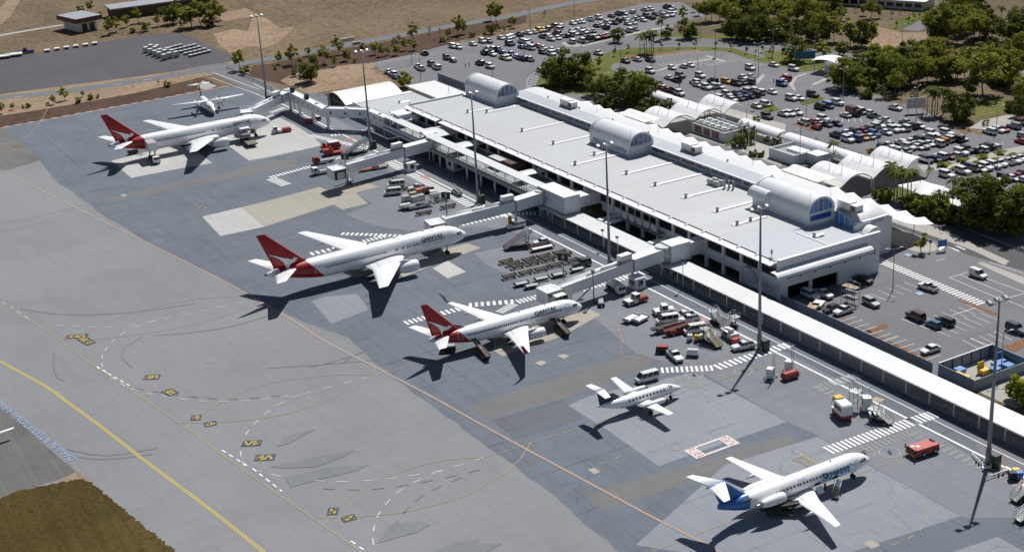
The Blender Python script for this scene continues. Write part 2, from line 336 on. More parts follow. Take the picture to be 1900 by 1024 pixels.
sheet('concrete_stand_slab', Z((420, 390), .26316, [(1455, 410), (1560, 355), (1690, 435), (1560, 480)]), m_slab_w)
sheet('concrete_stand_slab', Z((420, 390), .26316, [(1210, 440), (1520, 280), (1700, 235), (1800, 265), (1560, 345), (1250, 470)]), m_slab_t)
sheet('concrete_stand_slab', Z((420, 390), .26316, [(840, 440), (1010, 405), (1060, 440), (900, 480)]), m_slab_t)
sheet('concrete_stand_slab', Z((740, 530), S1, [(690, 475), (800, 450), (815, 470), (825, 560), (895, 607), (1400, 440), (1745, 250), (1655, 208), (1250, 320), (900, 430)]), m_slab_t)
for p in (((1370, 605), (1420, 588), (1475, 605), (1425, 630)), ((1175, 665), (1230, 645), (1280, 662), (1225, 690))):
    sheet('concrete_pit_cover', Z((740, 530), S1, p), m_slab_t)
sheet('concrete_pit_cover', Z((1050, 660), S1, [(190, 980), (240, 963), (298, 1000), (245, 1020)]), m_slab_t)
sheet('concrete_pit_cover', Z((1250, 800), .21878, [(1605, 945), (1680, 920), (1755, 965), (1680, 995)]), m_slab_t)
sheet('concrete_pit_cover', Z((150, 180), S1, [(340, 850), (375, 838), (400, 850), (365, 862)]), m_slab_t)
# old oil-darkened tarmac and grass at the lower left
sheet('old_tarmac', [G(-40, 730), G(9, 757), G(60, 805), G(144, 877), G(57, 905), G(0, 925), G(-60, 950)], m_old)
gr = PX((-60, 948), (0, 925), (20, 914), (57, 905), (90, 899), (130, 891), (147, 888), (166, 893), (200, 920), (250, 962), (300, 1002), (326, 1023), (420, 1100), (200, 1250), (-150, 1100))
sheet('sand_verge', PX((100, 897), (140, 875), (150, 878), (178, 903), (150, 905)), m_sand)
gj = []
for a, b in zip(gr, gr[1:] + gr[:1]):
    n_ = max(1, min(24, int(hypot(b[0] - a[0], b[1] - a[1]) / .5)))
    for k in range(n_): gj.append((a[0] + (b[0] - a[0]) * k / n_ + random.uniform(-.3, .3), a[1] + (b[1] - a[1]) * k / n_ + random.uniform(-.3, .3)))
sheet('dry_verge', gj, m_dgrass)
# left bank, perimeter road, bitumen lot
B0 = lambda *p: Z((0, 0), S2, p)
sheet('mulch_bank', B0((-400, 1020), (0, 938), (400, 860), (700, 812), (1000, 755), (1250, 700), (1500, 645), (1600, 625), (1510, 580), (1430, 560), (1250, 590), (1000, 660), (600, 735), (200, 800), (-400, 890)), m_mulch)
sheet('drain_apron', B0((1440, 640), (1480, 590), (1590, 630), (1500, 660)), m_path)
sheet('perimeter_verge', B0((-400, 780), (0, 690), (500, 620), (1000, 560), (1345, 505), (1500, 480), (1700, 450), (1700, 520), (1430, 575), (1000, 680), (500, 770), (0, 850), (-400, 920)), m_sand)
road_c = [(-400, 790), (0, 718), (300, 690), (600, 652), (900, 610), (1150, 572), (1400, 530), (1600, 500), (1890, 445)]
def strip(pts, w):
    P = [Vector(p).to_3d() for p in pts]; L, Rr = [], []
    for i, p in enumerate(P):
        d = (P[min(i + 1, len(P) - 1)] - P[max(i - 1, 0)]).normalized(); n = Vector((-d.y, d.x, 0)) * w / 2
        L.append((p + n).to_2d()); Rr.append((p - n).to_2d())
    return [tuple(q) for q in L] + [tuple(q) for q in reversed(Rr)]
def band(name, pts, w, m, dash=None, gap=0, kind='structure', z=None):
    """painted or paved band along a line; dash/gap in metres"""
    MK[0] = (MK[0] + 1) % 24
    h = .045 + MK[0] * .0006 if z is None else z
    P = [Vector((p[0], p[1], 0)) for p in pts]
    # resample smoothly
    Q = [P[0]]
    for i in range(len(P) - 1):
        p0, p1, p2, p3 = P[max(i - 1, 0)], P[i], P[i + 1], P[min(i + 2, len(P) - 1)]
        n = max(1, min(10, int((p2 - p1).length / 2.5))) if len(P) > 2 else 1
        for k in range(1, n + 1):
            t = k / n; t2, t3 = t * t, t * t * t
            Q.append(.5 * ((2 * p1) + (p2 - p0) * t + (2 * p0 - 5 * p1 + 4 * p2 - p3) * t2 + (3 * p1 - p0 - 3 * p2 + p3) * t3))
    if dash:
        cum = [0]
        for a, b in zip(Q, Q[1:]): cum.append(cum[-1] + (b - a).length)
        def at(s):
            for i in range(len(Q) - 1):
                if cum[i + 1] >= s: return Q[i].lerp(Q[i + 1], (s - cum[i]) / max(1e-6, cum[i + 1] - cum[i]))
            return Q[-1]
        segs = []; s = 0
        while s < cum[-1]:
            segs.append([at(s), at(min(s + dash, cum[-1]))]); s += dash + gap
    else: segs = [Q]
    mb = MB()
    for sg in segs:
        L, Rr = [], []
        for i, p in enumerate(sg):
            d = (sg[min(i + 1, len(sg) - 1)] - sg[max(i - 1, 0)])
            if d.length < 1e-5: d = Vector((1, 0, 0))
            d.normalize(); n = Vector((-d.y, d.x, 0)) * w / 2; L.append(p + n); Rr.append(p - n)
        for i in range(len(sg) - 1): mb.face([(Rr[i].x, Rr[i].y, h), (Rr[i + 1].x, Rr[i + 1].y, h), (L[i + 1].x, L[i + 1].y, h), (L[i].x, L[i].y, h)])
    return tag(mb.build(name, m), kind=kind)
band('perimeter_road', B0(*road_c) + [G(612, 90), G(749, 65), G(838, 49), G(950, 30), G(1042, 10), G(1112, -2), G(1240, -30)], 7.5, m_road)
sheet('bitumen_lot', B0((-400, 480), (0, 430), (400, 368), (730, 310), (1000, 268), (1270, 240), (1380, 262), (1480, 310), (1600, 365), (1690, 402), (1695, 450), (1500, 492), (1350, 512), (900, 575), (500, 625), (0, 692), (-400, 745)), m_bitumen)
band('hut_path', B0((-300, 320), (0, 262), (300, 210), (460, 185)), 4, m_path)
band('kerb_stripe', [(-208.6, -260), (-208.8, -92), (-210.5, -4)], .7, m_wfade)
band('kerb_stripe', [(-209.6, -260), (-209.8, -92), (-211.5, -4)], .9, m_redp, 2.2, 2.0)
# service road from the gate in the perimeter
sheet('service_road', PX((345, 128), (405, 118), (430, 118), (470, 140), (515, 163), (600, 196), (640, 215), (560, 215), (500, 186), (425, 152), (400, 140)), m_road)
B4 = lambda *p: Z((470, 0), S2, p)
sheet('bank_planting', B4((-40, 560), (0, 480), (120, 470), (330, 420), (600, 370), (900, 320), (1200, 260), (1500, 200), (1890, 140), (1990, 120), (1990, 165), (1500, 300), (1200, 390), (880, 455), (640, 480), (520, 520), (480, 640), (400, 680), (250, 620)), m_mulch)
sheet('bare_ground', B4((200, 590), (330, 520), (520, 510), (640, 480), (880, 460), (880, 500), (850, 500), (990, 580), (1060, 640), (1000, 610), (600, 660), (420, 690), (300, 650)), m_sand)
sheet('sand_track', B4((-60, 300), (0, 110), (100, 140), (200, 210), (300, 200), (180, 320), (60, 360)), m_sand)
# far field patches
for i, q in enumerate((((1560, 250), (1700, 215), (1890, 240), (1950, 330), (1800, 350), (1690, 400), (1600, 330)), ((0, 60), (60, 0), (150, 0), (80, 120), (0, 190)), ((1560, 110), (1800, 60), (1890, 120), (1640, 160)))):
    sheet('sandy_patch', B0(*q), m_sand)
# ---------------------------------------------------------------- landside
LV[0] = .004
LS = sheet('car_park', PX((688, 119), (785, 93), (870, 77), (960, 60), (1060, 38), (1130, 22), (1190, 8), (1262, 4), (1330, 24), (1420, 70), (1520, 92), (1640, 108), (1640, 190), (1705, 196), (1745, 225), (1790, 250), (1900, 215), (2000, 200), (2100, 700), (1910, 1010), (1740, 690), (1620, 640), (1447, 549), (1447, 500), (1000, 190), (870, 200), (760, 165)), m_park)
sheet('forest_floor', PX((1190, 2), (1262, 4), (1310, 30), (1250, 46), (1250, 70), (1330, 73), (1440, 82), (1520, 92), (1560, 104), (1660, 112), (1960, 135), (2100, 60), (1900, -60), (1300, -40)), m_litter)
sheet('forest_floor', PX((1535, 120), (1560, 112), (1960, 140), (2000, 230), (1800, 228), (1775, 236), (1735, 218), (1700, 195), (1640, 178), (1595, 174), (1545, 160)), m_litter)
sheet('sand_patch', Z((1420, 0), S2, [(640, 350), (760, 330), (830, 200), (1000, 240), (1190, 240), (1180, 300), (1000, 320), (860, 370)]), m_sand)
band('loop_road', PX((985, 190), (972, 168), (976, 150), (992, 132), (1015, 117), (1060, 101), (1110, 90), (1170, 82), (1250, 77), (1330, 78), (1420, 85), (1500, 96), (1560, 104), (1660, 108), (1780, 120), (1960, 140)), 8.5, m_road)
B9 = lambda *p: Z((940, 0), S2, p)
BE = lambda *p: Z((1420, 0), S2, p)
LAWN = (B9((190, 650), (210, 600), (260, 540), (330, 500), (480, 470), (630, 440), (740, 385), (900, 350), (1080, 350), (1260, 345), (1480, 345), (1660, 355), (1800, 400), (1950, 450), (2100, 460), (2100, 500), (1950, 480), (1780, 440), (1620, 380), (1430, 372), (1250, 372), (1080, 400), (900, 440), (780, 470), (760, 500), (790, 525), (1000, 520), (1050, 580), (900, 660), (640, 690), (400, 690)),
    B9((520, 335), (640, 290), (800, 265), (930, 260), (1300, 280), (1600, 290), (1890, 300), (1890, 275), (1300, 250), (960, 235), (760, 265), (560, 320)),
    BE((-10, 370), (60, 372), (200, 390), (380, 430), (460, 470), (420, 510), (260, 530), (130, 470), (20, 440), (-10, 430)),
    BE((880, 210), (1000, 130), (1210, 70), (1240, 110), (1180, 150), (1050, 205), (930, 220)),
    BE((1480, 800), (1560, 740), (1700, 700), (1800, 760), (1760, 830), (1640, 850), (1520, 870)),
    BE((620, 420), (760, 370), (1000, 350), (1100, 400), (900, 430), (700, 450)))
for q in LAWN: sheet('lawn', q, m_lawn)
sheet('lawn_edge_bed', B9((860, 410), (1000, 395), (1240, 378), (1400, 372), (1480, 372), (1300, 390), (1080, 410), (900, 430)), m_bed)
band('side_road', BE((1060, 225), (1150, 180), (1220, 140)), 7, m_road)
for q in (((1090, 520), (1170, 490), (1340, 455), (1520, 425), (1530, 435), (1340, 470), (1180, 505), (1100, 530)), ((1440, 412), (1470, 408), (1610, 450), (1580, 458)), ((1820, 590), (1880, 540), (1885, 560), (1830, 620)), ((395, 320), (420, 310), (560, 330), (800, 280), (920, 240), (1200, 190), (1200, 200), (920, 256), (560, 345), (440, 345))):
    sheet('concrete_median', B9(*q), m_path, z=.06)
for q in (((170, 620), (220, 560), (300, 535), (300, 545), (230, 570), (205, 620), (225, 665), (210, 668)), ((340, 620), (440, 570), (450, 585), (350, 630))):
    sheet('concrete_median', BE(*q), m_path, z=.06)
sheet('garden_bed', BE((195, 910), (240, 900), (380, 950), (330, 960)), m_bed, z=.05)
for q in (((-20, 790), (60, 770), (110, 800), (20, 830)), ((250, 750), (400, 700), (440, 730), (330, 760), (270, 770))):
    LV[0] += .001; sheet('garden_bed', BE(*q), m_lawn, z=.03 + LV[0])
BF = lambda *p: Z((1500, 200), S1, p)
sheet('footpath', BF((940, 500), (1280, 460), (1700, 360), (1860, 330), (1960, 350), (1700, 430), (1300, 520), (1000, 560)), m_path, z=.05)
for q in (((480, 365), (540, 350), (620, 400), (540, 395)), ((1310, 170), (1380, 180), (1380, 200), (1500, 205), (1500, 240), (1400, 205))):
    sheet('garden_bed', BF(*q), m_bed, z=.05)
sheet('gravel_bank', BF((1380, 180), (1500, 110), (1740, 60), (1862, 60), (1862, 130), (1640, 170), (1500, 190)), m_path, z=.05)
for q in (((1090, 490), (1180, 460), (1260, 480), (1170, 520)), ((1260, 460), (1330, 430), (1410, 440), (1330, 475)), ((1420, 425), (1500, 395), (1560, 405), (1490, 440)), ((1580, 390), (1660, 360), (1730, 375), (1640, 405)), ((1690, 420), (1760, 390), (1840, 400), (1780, 440)), ((1530, 455), (1600, 430), (1690, 440), (1600, 475)), ((1380, 495), (1440, 465), (1530, 470), (1460, 510)), ((1210, 530), (1300, 490), (1330, 505), (1280, 540)), ((1000, 545), (1080, 515), (1090, 540), (1040, 560)), ((540, 700), (1100, 680), (1350, 930), (1290, 1000), (860, 850), (700, 780))):
    LV[0] += .001; sheet('garden_bed', BF(*q), m_lawn, z=.04 + LV[0])
sheet('forecourt_paving', Z((1050, 160), S1, [(700, 330), (1130, 250), (1400, 190), (1900, 330), (1862, 700), (1500, 560), (900, 370)]), m_path)
BR_ = lambda *p: Z((1640, 330), .13684, p)
sheet('forecourt_road', BR_((-300, 330), (0, 420), (460, 480), (920, 610), (1100, 690), (1600, 880), (2100, 1080), (2100, 1300), (1700, 1200), (1100, 1030), (700, 850), (0, 610), (-250, 540)), m_bitumen)
sheet('footpath', BR_((100, 500), (350, 545), (860, 735), (1000, 795), (1300, 945), (1700, 1130), (1640, 1190), (1200, 985), (1000, 912), (690, 802), (340, 682), (0, 560), (0, 470)), m_path, z=.06)
sheet('island_paving', BR_((-80, 640), (0, 672), (330, 760), (560, 820), (690, 890), (720, 950), (690, 1000), (600, 1012), (430, 1008), (0, 862), (-110, 800)), m_path, z=.06)
band('kerb_line', BR_((480, 475), (700, 540), (920, 610), (1100, 690), (1600, 880), (2100, 1080)), .5, m_slab_w)
for q in (((720, 895), (800, 900), (830, 940), (760, 985), (720, 970), (770, 935)), ((950, 920), (1010, 930), (1115, 975), (1090, 978)), ((850, 930), (940, 955), (1035, 995), (1010, 1000))):
    sheet('road_arrow_marking', BR_(*q), m_white)
sheet('median_strip', PX((1812, 489), (1822, 486), (1900, 515), (1960, 545), (1950, 552), (1880, 520)), m_path, z=.06)
H_ = lambda *p: Z((1500, 480), S1, p)
for q in (((485, 620), (650, 568), (690, 575), (680, 600), (540, 640)), ((1300, 350), (1640, 475), (1600, 485), (1290, 360)), ((1680, 760), (1862, 690), (1900, 740), (1780, 808)), ((270, 505), (300, 512), (1055, 880), (1055, 905))):
    sheet('garden_bed', H_(*q), m_bed, z=.05)
sheet('sandy_yard', PX((1738, 690), (1760, 676), (1900, 700), (2000, 760), (1990, 900), (1880, 800)), m_litter, z=.01)
sheet('compound_floor', [(124.5, 19.5), (143, 19.5), (143, 37), (123.5, 37)], m_path)
# ================================================================== MARKINGS
print('levels', LV[0]); LV[0] = .06
def Wl(name, pts, w, m=None, **k): return band(name, pts, w, m or m_white, **k)
Wl('road_edge_marking', [(-172, .9), (330, .9)], .5); Wl('road_edge_marking', [(-60, 4.3), (330, 4.25)], .22)
A0 = lambda *p: Z((0, 540), .4727, p)
A6 = lambda *p: Z((600, 600), .414, p)
tl = A0((0, 277), (185, 378), (240, 418), (400, 535), (600, 690), (800, 838), (1035, 1024), (1300, 1240))
def offs(pts, d):
    out = []
    for i, p in enumerate(pts):
        a, b = pts[max(i - 1, 0)], pts[min(i + 1, len(pts) - 1)]; L = hypot(b[0] - a[0], b[1] - a[1]); out.append((p[0] - (b[1] - a[1]) / L * d, p[1] + (b[0] - a[0]) / L * d))
    return out
tl = [G(-120, 610)] + tl
for s_ in (-.2, .2): Wl('taxiway_line_marking', offs(tl, s_), .22, m_yelb)
ml = A0((-200, -30), (0, 70), (60, 95), (130, 122), (250, 205), (345, 277), (510, 385), (700, 515), (940, 690), (1220, 885), (1420, 1024), (1560, 1120))
Wl('taxiway_line_marking', ml, .24, m_yelfade)
ol = [G(-100, 270), G(0, 317), G(210, 420), G(415, 522), G(545, 596)] + A6((0, 75), (240, 200), (480, 325), (700, 448), (900, 558), (1230, 735), (1480, 870), (1690, 975), (1800, 1035))
Wl('apron_boundary_marking', ol, .5, m_oran)
for q in (A0((730, 540), (755, 510), (800, 475), (860, 440), (930, 405), (1050, 365), (1180, 342), (1300, 330), (1400, 328), (1470, 330)), A0((690, 517), (850, 515), (1000, 503), (1100, 488), (1200, 460), (1300, 420), (1390, 375), (1440, 350), (1470, 330)),
          A0((230, 193), (280, 195), (400, 187), (550, 170), (700, 145), (830, 112), (920, 85), (990, 58)), A0((265, 213), (330, 165), (400, 130), (480, 100), (600, 65), (750, 35), (850, 25), (930, 20)),
          A6((-40, 868), (65, 870)), A6((0, 908), (25, 865)), A6((70, 820), (120, 775), (200, 725), (300, 680), (420, 640), (550, 612), (640, 602), (715, 600), (800, 580), (870, 553), (930, 535)), A6((100, 866), (150, 866), (250, 858), (350, 848), (450, 825), (550, 798), (650, 765), (740, 715), (820, 665), (880, 610), (930, 535)),
          A6((930, 535), (1240, 438), (1600, 312), (1850, 230), (2055, 172)), PX((1200, 1027), (1290, 992), (1364, 964), (1480, 921), (1601, 875), (1683, 846), (1760, 817)),
          A6((225, 235), (400, 185), (520, 150), (900, 40)), A0((510, 385), (528, 372)), A0((545, 415), (590, 410)), Z((1120, 540), S1, ((620, 755), (780, 848))), Z((1120, 540), S1, ((695, 733), (850, 825))),
          PX((0, 285), (60, 245), (90, 200)), A0((0, 277), (-200, 180)), PX((0, 430), (70, 415), (120, 395), (139, 384)), PX((0, 415), (60, 405), (139, 384)), A0((800, 282), (835, 280), (865, 266)), A0((915, 240), (918, 256))):
    Wl('stand_line_marking', q, .17, m_yelfade)
for q in (A0((-30, 30), (30, 55), (80, 90), (130, 118)), A0((220, 133), (300, 140), (420, 142), (520, 132), (620, 115), (700, 97), (830, 70), (920, 52), (1020, 35)),
          A0((620, 115), (560, 130), (500, 155), (450, 190), (410, 235), (398, 275), (410, 310), (460, 355), (520, 385), (600, 405), (700, 422), (800, 432), (900, 433), (1000, 428), (1080, 420), (1180, 405), (1260, 385), (1350, 362), (1440, 340)),
          A0((1180, 405), (1100, 440), (1030, 490), (985, 535), (960, 570), (945, 610), (945, 655), (960, 688), (1050, 715), (1150, 735), (1250, 745), (1350, 748), (1440, 745)) + A6((90, 708), (200, 705), (320, 692), (420, 678), (530, 660), (620, 632), (720, 600)),
          A6((530, 660), (460, 685), (390, 720), (320, 765), (270, 820), (240, 865), (225, 920), (220, 970), (230, 1020), (260, 1090))):
    Wl('guide_line_marking', q, .2, m_wmid, dash=2.1, gap=2.2)
for q in (A0((370, 300), (420, 330), (510, 382)), A0((860, 628), (930, 672), (960, 690)), A0((980, 700), (1095, 790)), A0((1365, 985), (1415, 1020))):
    Wl('guide_line_marking', offs(q, .6), .3, m_white, dash=1.4, gap=1.2)
for q in (A6((0, 740), (150, 745), (300, 735), (450, 710), (600, 680), (700, 655)), A6((620, 690), (480, 750), (390, 815), (340, 870), (305, 930), (290, 1000)), A0((530, 382), (700, 408), (900, 425), (1100, 410))):
    Wl('old_line_marking', q, .26, m_oldl, dash=2.2, gap=2.2)
for q in (A0((600, 175), (740, 165), (880, 145), (980, 120), (1060, 95)), A0((1050, 303), (1250, 290), (1481, 270)), A0((1215, 300), (1300, 280), (1425, 240)), A0((1350, 278), (1425, 236))):
    Wl('tar_line_marking', q, .22, m_oldl)
for q in (A0((80, 70), (250, 92), (500, 85), (760, 50)), A0((215, 240), (210, 290), (225, 340), (255, 355)), A0((250, 640), (400, 660), (600, 640)), A0((260, 620), (420, 645), (620, 615)), A0((560, 180), (490, 220), (480, 260), (520, 300))):
    Wl('tyre_mark', q, .4, m_tyrem)
# brown wash stains on the taxiway
for q in (A0((1110, 575), (1180, 553), (1235, 543), (1195, 565), (1130, 600), (1090, 610)), A0((1060, 690), (1200, 660), (1300, 640), (1390, 625), (1350, 650), (1240, 690), (1120, 695)), A0((1120, 730), (1300, 690), (1450, 680), (1400, 705), (1250, 740), (1140, 770)), A6((240, 985), (300, 900), (420, 885), (480, 900), (420, 935), (330, 960)), A6((480, 1030), (600, 980), (700, 965), (690, 990), (800, 985), (720, 1030))):
    sheet('wash_stain', q, m_stain)
def zebra(p0, p1, n, L=2.6, ratio=.5, m=None, ang=None):
    """n painted bars from p0 to p1 (metres)"""
    MK[0] = (MK[0] + 1) % 24; H = .045 + MK[0] * .0006
    a, b = Vector(p0), Vector(p1); d = (b - a); st = d / max(1, n - 1); du = d.normalized(); pw = st.length * ratio / 2
    bx = Vector((-du.y, du.x)) if ang is None else Vector((cos(ang), sin(ang)))
    mb = MB()
    for i in range(n):
        c = a + st * i; q = [c - bx * L / 2 - du * pw, c + bx * L / 2 - du * pw, c + bx * L / 2 + du * pw, c - bx * L / 2 + du * pw]
        mb.face([(v.x, v.y, H) for v in q])
    o = mb.build('crossing_marking', m or m_white); fixn(o)
    if o.data.polygons[0].normal.z < 0: o.data.flip_normals()
    return tag(o, kind='structure')
for a, b, n, L in (((1538, 835), (1731, 769), 26, 3.0), ((1229, 687), (1320, 683), 11, 2.6), ((1332, 681), (1468, 638), 16, 2.6), ((754, 599), (787, 590), 5, 2.4), ((822, 581), (849, 574), 4, 2.4), ((873, 566), (950, 560), 8, 2.4), ((928, 579), (953, 565), 7, 2.4), ((962, 560), (996, 551), 6, 2.4), ((1080, 537), (1197, 505), 17, 2.6),
                   ((579, 471), (621, 462), 5, 2.4), ((676, 448), (712, 439), 6, 2.4), ((636, 434), (741, 438), 13, 2.0), ((858, 417), (945, 397), 12, 2.4), ((963, 397), (992, 396), 5, 2.4), ((720, 301), (872, 381), 34, 3.0), ((578, 252), (682, 276), 19, 2.6), ((503, 329), (589, 306), 15, 2.2), ((618, 296), (646, 289), 6, 2.2), ((504, 332), (530, 343), 8, 3.5), ((504, 209), (526, 201), 6, 2.2), ((616, 252), (693, 240), 13, 2.2), ((580, 213), (598, 211), 5, 2), ((1621, 479), (1820, 563), 34, 2.8)):
    zebra(G(*a), G(*b), n, L)
for a, b, n, L in (((1605, 833), (1705, 800), 13, 2.6), ((1695, 805), (1900, 905), 17, 2.4), ((1520, 720), (1596, 697), 10, 2.6), ((1518, 718), (1570, 745), 6, 2.6), ((455, 303), (550, 281), 16, 1.6)):
    zebra(G(*a), G(*b), n, L, .5, m_greyp)
zebra(G(1545, 710), G(1590, 697), 5, 2.4, .5, m_wfade)
for off, q in (((500, 130), ((415, 388), (445, 380), (465, 400), (430, 408))), ((500, 130), ((675, 595), (715, 580), (735, 595), (695, 610))), ((500, 130), ((1310, 925), (1350, 910), (1390, 930), (1350, 945))), ((1120, 540), ((815, 240), (860, 225), (915, 250), (870, 270)))):
    sheet('red_box_marking', Z(off, S1, q), m_redp)
sheet('red_box_marking', Z((1640, 800), .21867, [(1135, 435), (1189, 415), (1189, 450), (1160, 460)]), m_redp)
for i in range(5):
    Wl('gate_hatch_marking', Z((550, 250), S1, ((405 + i * 22, 500 - i * 12), (450 + i * 22, 480 - i * 12 + 22))), .3, m_yel)
for q in (Z((1640, 800), .21867, ((0, 385), (90, 425), (180, 470), (250, 512), (310, 565), (350, 615), (372, 670), (370, 725), (345, 790), (280, 865), (200, 915), (100, 955), (0, 985))), Z((1050, 660), S1, ((1080, 340), (1170, 360), (1240, 395), (1300, 430), (1345, 475), (1375, 530), (1378, 585), (1355, 640), (1310, 680), (1200, 740), (1080, 790), (950, 812), (800, 822), (650, 815), (560, 840), (430, 885), (330, 920), (250, 950)))):
    Wl('stand_curve_marking', q, .2, m_yelfade, dash=1.6, gap=2.0)
for q in (Z((1120, 540), S1, ((105, 280), (150, 380), (190, 575), (560, 600), (830, 630), (1100, 545))), Z((1120, 540), S1, ((105, 280), (300, 230), (640, 125))), Z((900, 420), S1, ((1130, 840), (1160, 920), (1200, 1020)))):
    Wl('parking_limit_marking', q, .16, m_redp, dash=2, gap=1)
# lettering on the pavement
def ground_text(body, c, h, ang, m, bold=.02, name='pavement_lettering'):
    H = .09
    vs, fs = text_verts(body, h, bold); wd = max(v[0] for v in vs); ca, sa = cos(ang), sin(ang)
    P = [(c[0] + (x - wd / 2) * ca - (y - h / 2) * sa, c[1] + (x - wd / 2) * sa + (y - h / 2) * ca, H) for x, y in vs]
    mb = MB(); mb.mesh(P, fs); return tag(mb.build(name, m), kind='structure'), wd
def bay(body, p, ang, h=1.75):
    c = A0(p)[0]; vs, fs = text_verts(body, h, .03); wd = max(v[0] for v in vs); ca, sa = cos(ang), sin(ang)
    a, b = wd / 2 + .4, h / 2 + .32
    sheet('bay_panel_marking', [(c[0] + x * ca - y * sa, c[1] + x * sa + y * ca) for x, y in ((-a, -b), (a, -b), (a, b), (-a, b))], m_blackf)
    ground_text(body, c, h, ang, m_yelb, .05)
UPR = rad(59)
for b_, p, a in (('33A', (302, 178), UPR), ('3 2B', (338, 195), UPR + 2.3), ('3B', (597, 338), UPR), ('3B', (668, 397), UPR - .85), ('4', (770, 497), UPR + .1), ('4', (826, 521), UPR - 1.2), ('4A', (988, 597), UPR + pi), ('4A', (1041, 653), UPR), ('5', (1307, 864), UPR), ('5', (1370, 891), UPR - 1.15)):
    bay(b_, p, a)
fq = Z((1050, 660), S1, [(1015, 820), (1390, 685), (1508, 755), (1130, 893)])
ux = Vector(fq[1]) - Vector(fq[0]); uy = Vector(fq[3]) - Vector(fq[0]); fo = Vector(fq[0])
fp = lambda a, b: tuple(fo + ux * a + uy * b)
m_pinkw = paint_line('pinkish_white_paint', (.68, .62, .6), .45)
for a0, b0, a1, b1 in ((0, 0, .235, 1), (.765, 0, 1, 1), (.235, 0, .765, .16), (.235, .84, .765, 1)):
    sheet('fuel_box_marking', [fp(a0, b0), fp(a1, b0), fp(a1, b1), fp(a0, b1)], m_pinkw)
for a0, b0, a1, b1 in ((.012, .07, .988, .085), (.012, .915, .988, .93), (.017, .07, .022, .93), (.978, .07, .983, .93)):
    sheet('fuel_box_marking', [fp(a0, b0), fp(a1, b0), fp(a1, b1), fp(a0, b1)], m_redp)
fang = atan2(uy.y, uy.x)
ground_text('FUEL', fp(.125, .5), 1.45, fang, m_redp, -.012); ground_text('FUEL', fp(.875, .5), 1.45, fang + pi, m_redp, -.012)
ba = atan2(G(1513, 858)[1] - G(1483, 845)[1], G(1513, 858)[0] - G(1483, 845)[0])
ground_text('E120', Z((1250, 800), .21878, [(1140, 240)])[0], 1.25, ba, m_yelfade, -.01); ground_text('DH8', Z((1250, 800), .21878, [(1085, 262)])[0], 1.25, ba, m_yelfade, -.01)
Wl('stand_text_underline_marking', Z((1250, 800), .21878, ((1070, 190), (1215, 275))), .3, m_yel)
for p_, sc in (((375, 387), 1), ((262, 287), 1), ((33, 270), .8)):
    ground_text('H', G(*p_), 2.2 * sc, UPR - .6, m_yelfade, .06)
for c_, r_, m_ in ((Z((1500, 690), S1, [(702, 695)])[0], 1.9, m_wfade), (Z((1500, 690), S1, [(480, 700)])[0], 1.9, m_yelfade), (Z((1120, 540), S1, [(1205, 692)])[0], 1.8, m_wfade), (Z((1120, 540), S1, [(780, 725)])[0], 1.8, m_wfade)):
    band('stand_circle_marking', [(c_[0] + r_ * cos(t * pi / 10), c_[1] + r_ * sin(t * pi / 10)) for t in range(21)], .18, m_)
    ground_text('5', c_, 1.3, UPR, m_, .01)
# car park bay lines: comb of short strokes
def comb(p0, p1, n, L, w=.12, m=None, ang=None):
    MK[0] = (MK[0] + 1) % 24; H = .045 + MK[0] * .0006
    a, b = Vector(p0), Vector(p1); d = (b - a); st = d / max(1, n - 1); du = d.normalized(); bx = Vector((-du.y, du.x)) if ang is None else Vector((cos(ang), sin(ang)))
    px = Vector((-bx.y, bx.x)) * w / 2; mb = MB()
    for i in range(n):
        c = a + st * i; q = (c - bx * L / 2 - px, c + bx * L / 2 - px, c + bx * L / 2 + px, c - bx * L / 2 + px); mb.face([(v.x, v.y, H) for v in q])
    o = mb.build('parking_bay_marking', m or m_white); fixn(o)
    if o.data.polygons[0].normal.z < 0: o.data.flip_normals()
    return tag(o, kind='structure')
for off, s, a, b, n, L in (((940, 0), S2, (1060, 420), (1400, 375), 13, 5), ((940, 0), S2, (1130, 480), (1510, 420), 14, 5), ((940, 0), S2, (1120, 550), (1540, 450), 15, 5), ((940, 0), S2, (1480, 480), (1680, 440), 9, 5), ((940, 0), S2, (1620, 410), (1880, 470), 9, 5), ((470, 0), S2, (880, 465), (1240, 405), 13, 5), ((470, 0), S2, (1260, 400), (1890, 290), 18, 5), ((470, 0), S2, (1090, 520), (1480, 420), 14, 5), ((470, 0), S2, (900, 490), (1010, 580), 5, 5), ((1500, 480), S1, (330, 525), (700, 700), 7, 5), ((1500, 480), S1, (700, 690), (1060, 860), 6, 5), ((1500, 480), S1, (1000, 560), (1440, 430), 7, 5), ((1500, 480), S1, (1150, 640), (1560, 500), 7, 5), ((1500, 480), S1, (600, 330), (900, 235), 5, 5), ((1500, 480), S1, (1400, 740), (1760, 650), 6, 5), ((1420, 0), S2, (520, 880), (700, 880), 5, 5)):
    P = Z(off, s, [a, b]); comb(P[0], P[1], n, L)
for q in (((1215, 165), (1390, 115)), ((1215, 165), (1660, 350)), ((1310, 140), (1690, 300)), ((1500, 160), (1862, 290)), ((1730, 340), (1862, 300)), ((1240, 490), (1440, 425)), ((800, 520), (1130, 640)), ((1640, 330), (1862, 420)), ((1560, 30), (1862, 130)), ((1100, 20), (1180, 0)), ((1400, 690), (1560, 750))):
    Wl('car_park_line_marking', H_(*q), .16)
sheet('disabled_bay_marking', Z((1340, 290), S1, [(1565, 850), (1600, 840), (1650, 855), (1610, 868)]), m_blue)
sheet('disabled_bay_marking', H_((915, 300), (960, 285), (1005, 305), (960, 320)), m_blue)
for i in range(7):
    Wl('hatched_island_marking', B9((145 + i * 8, 640 - i * 17), (200 + i * 8, 655 - i * 17)), .5, m_wfade)
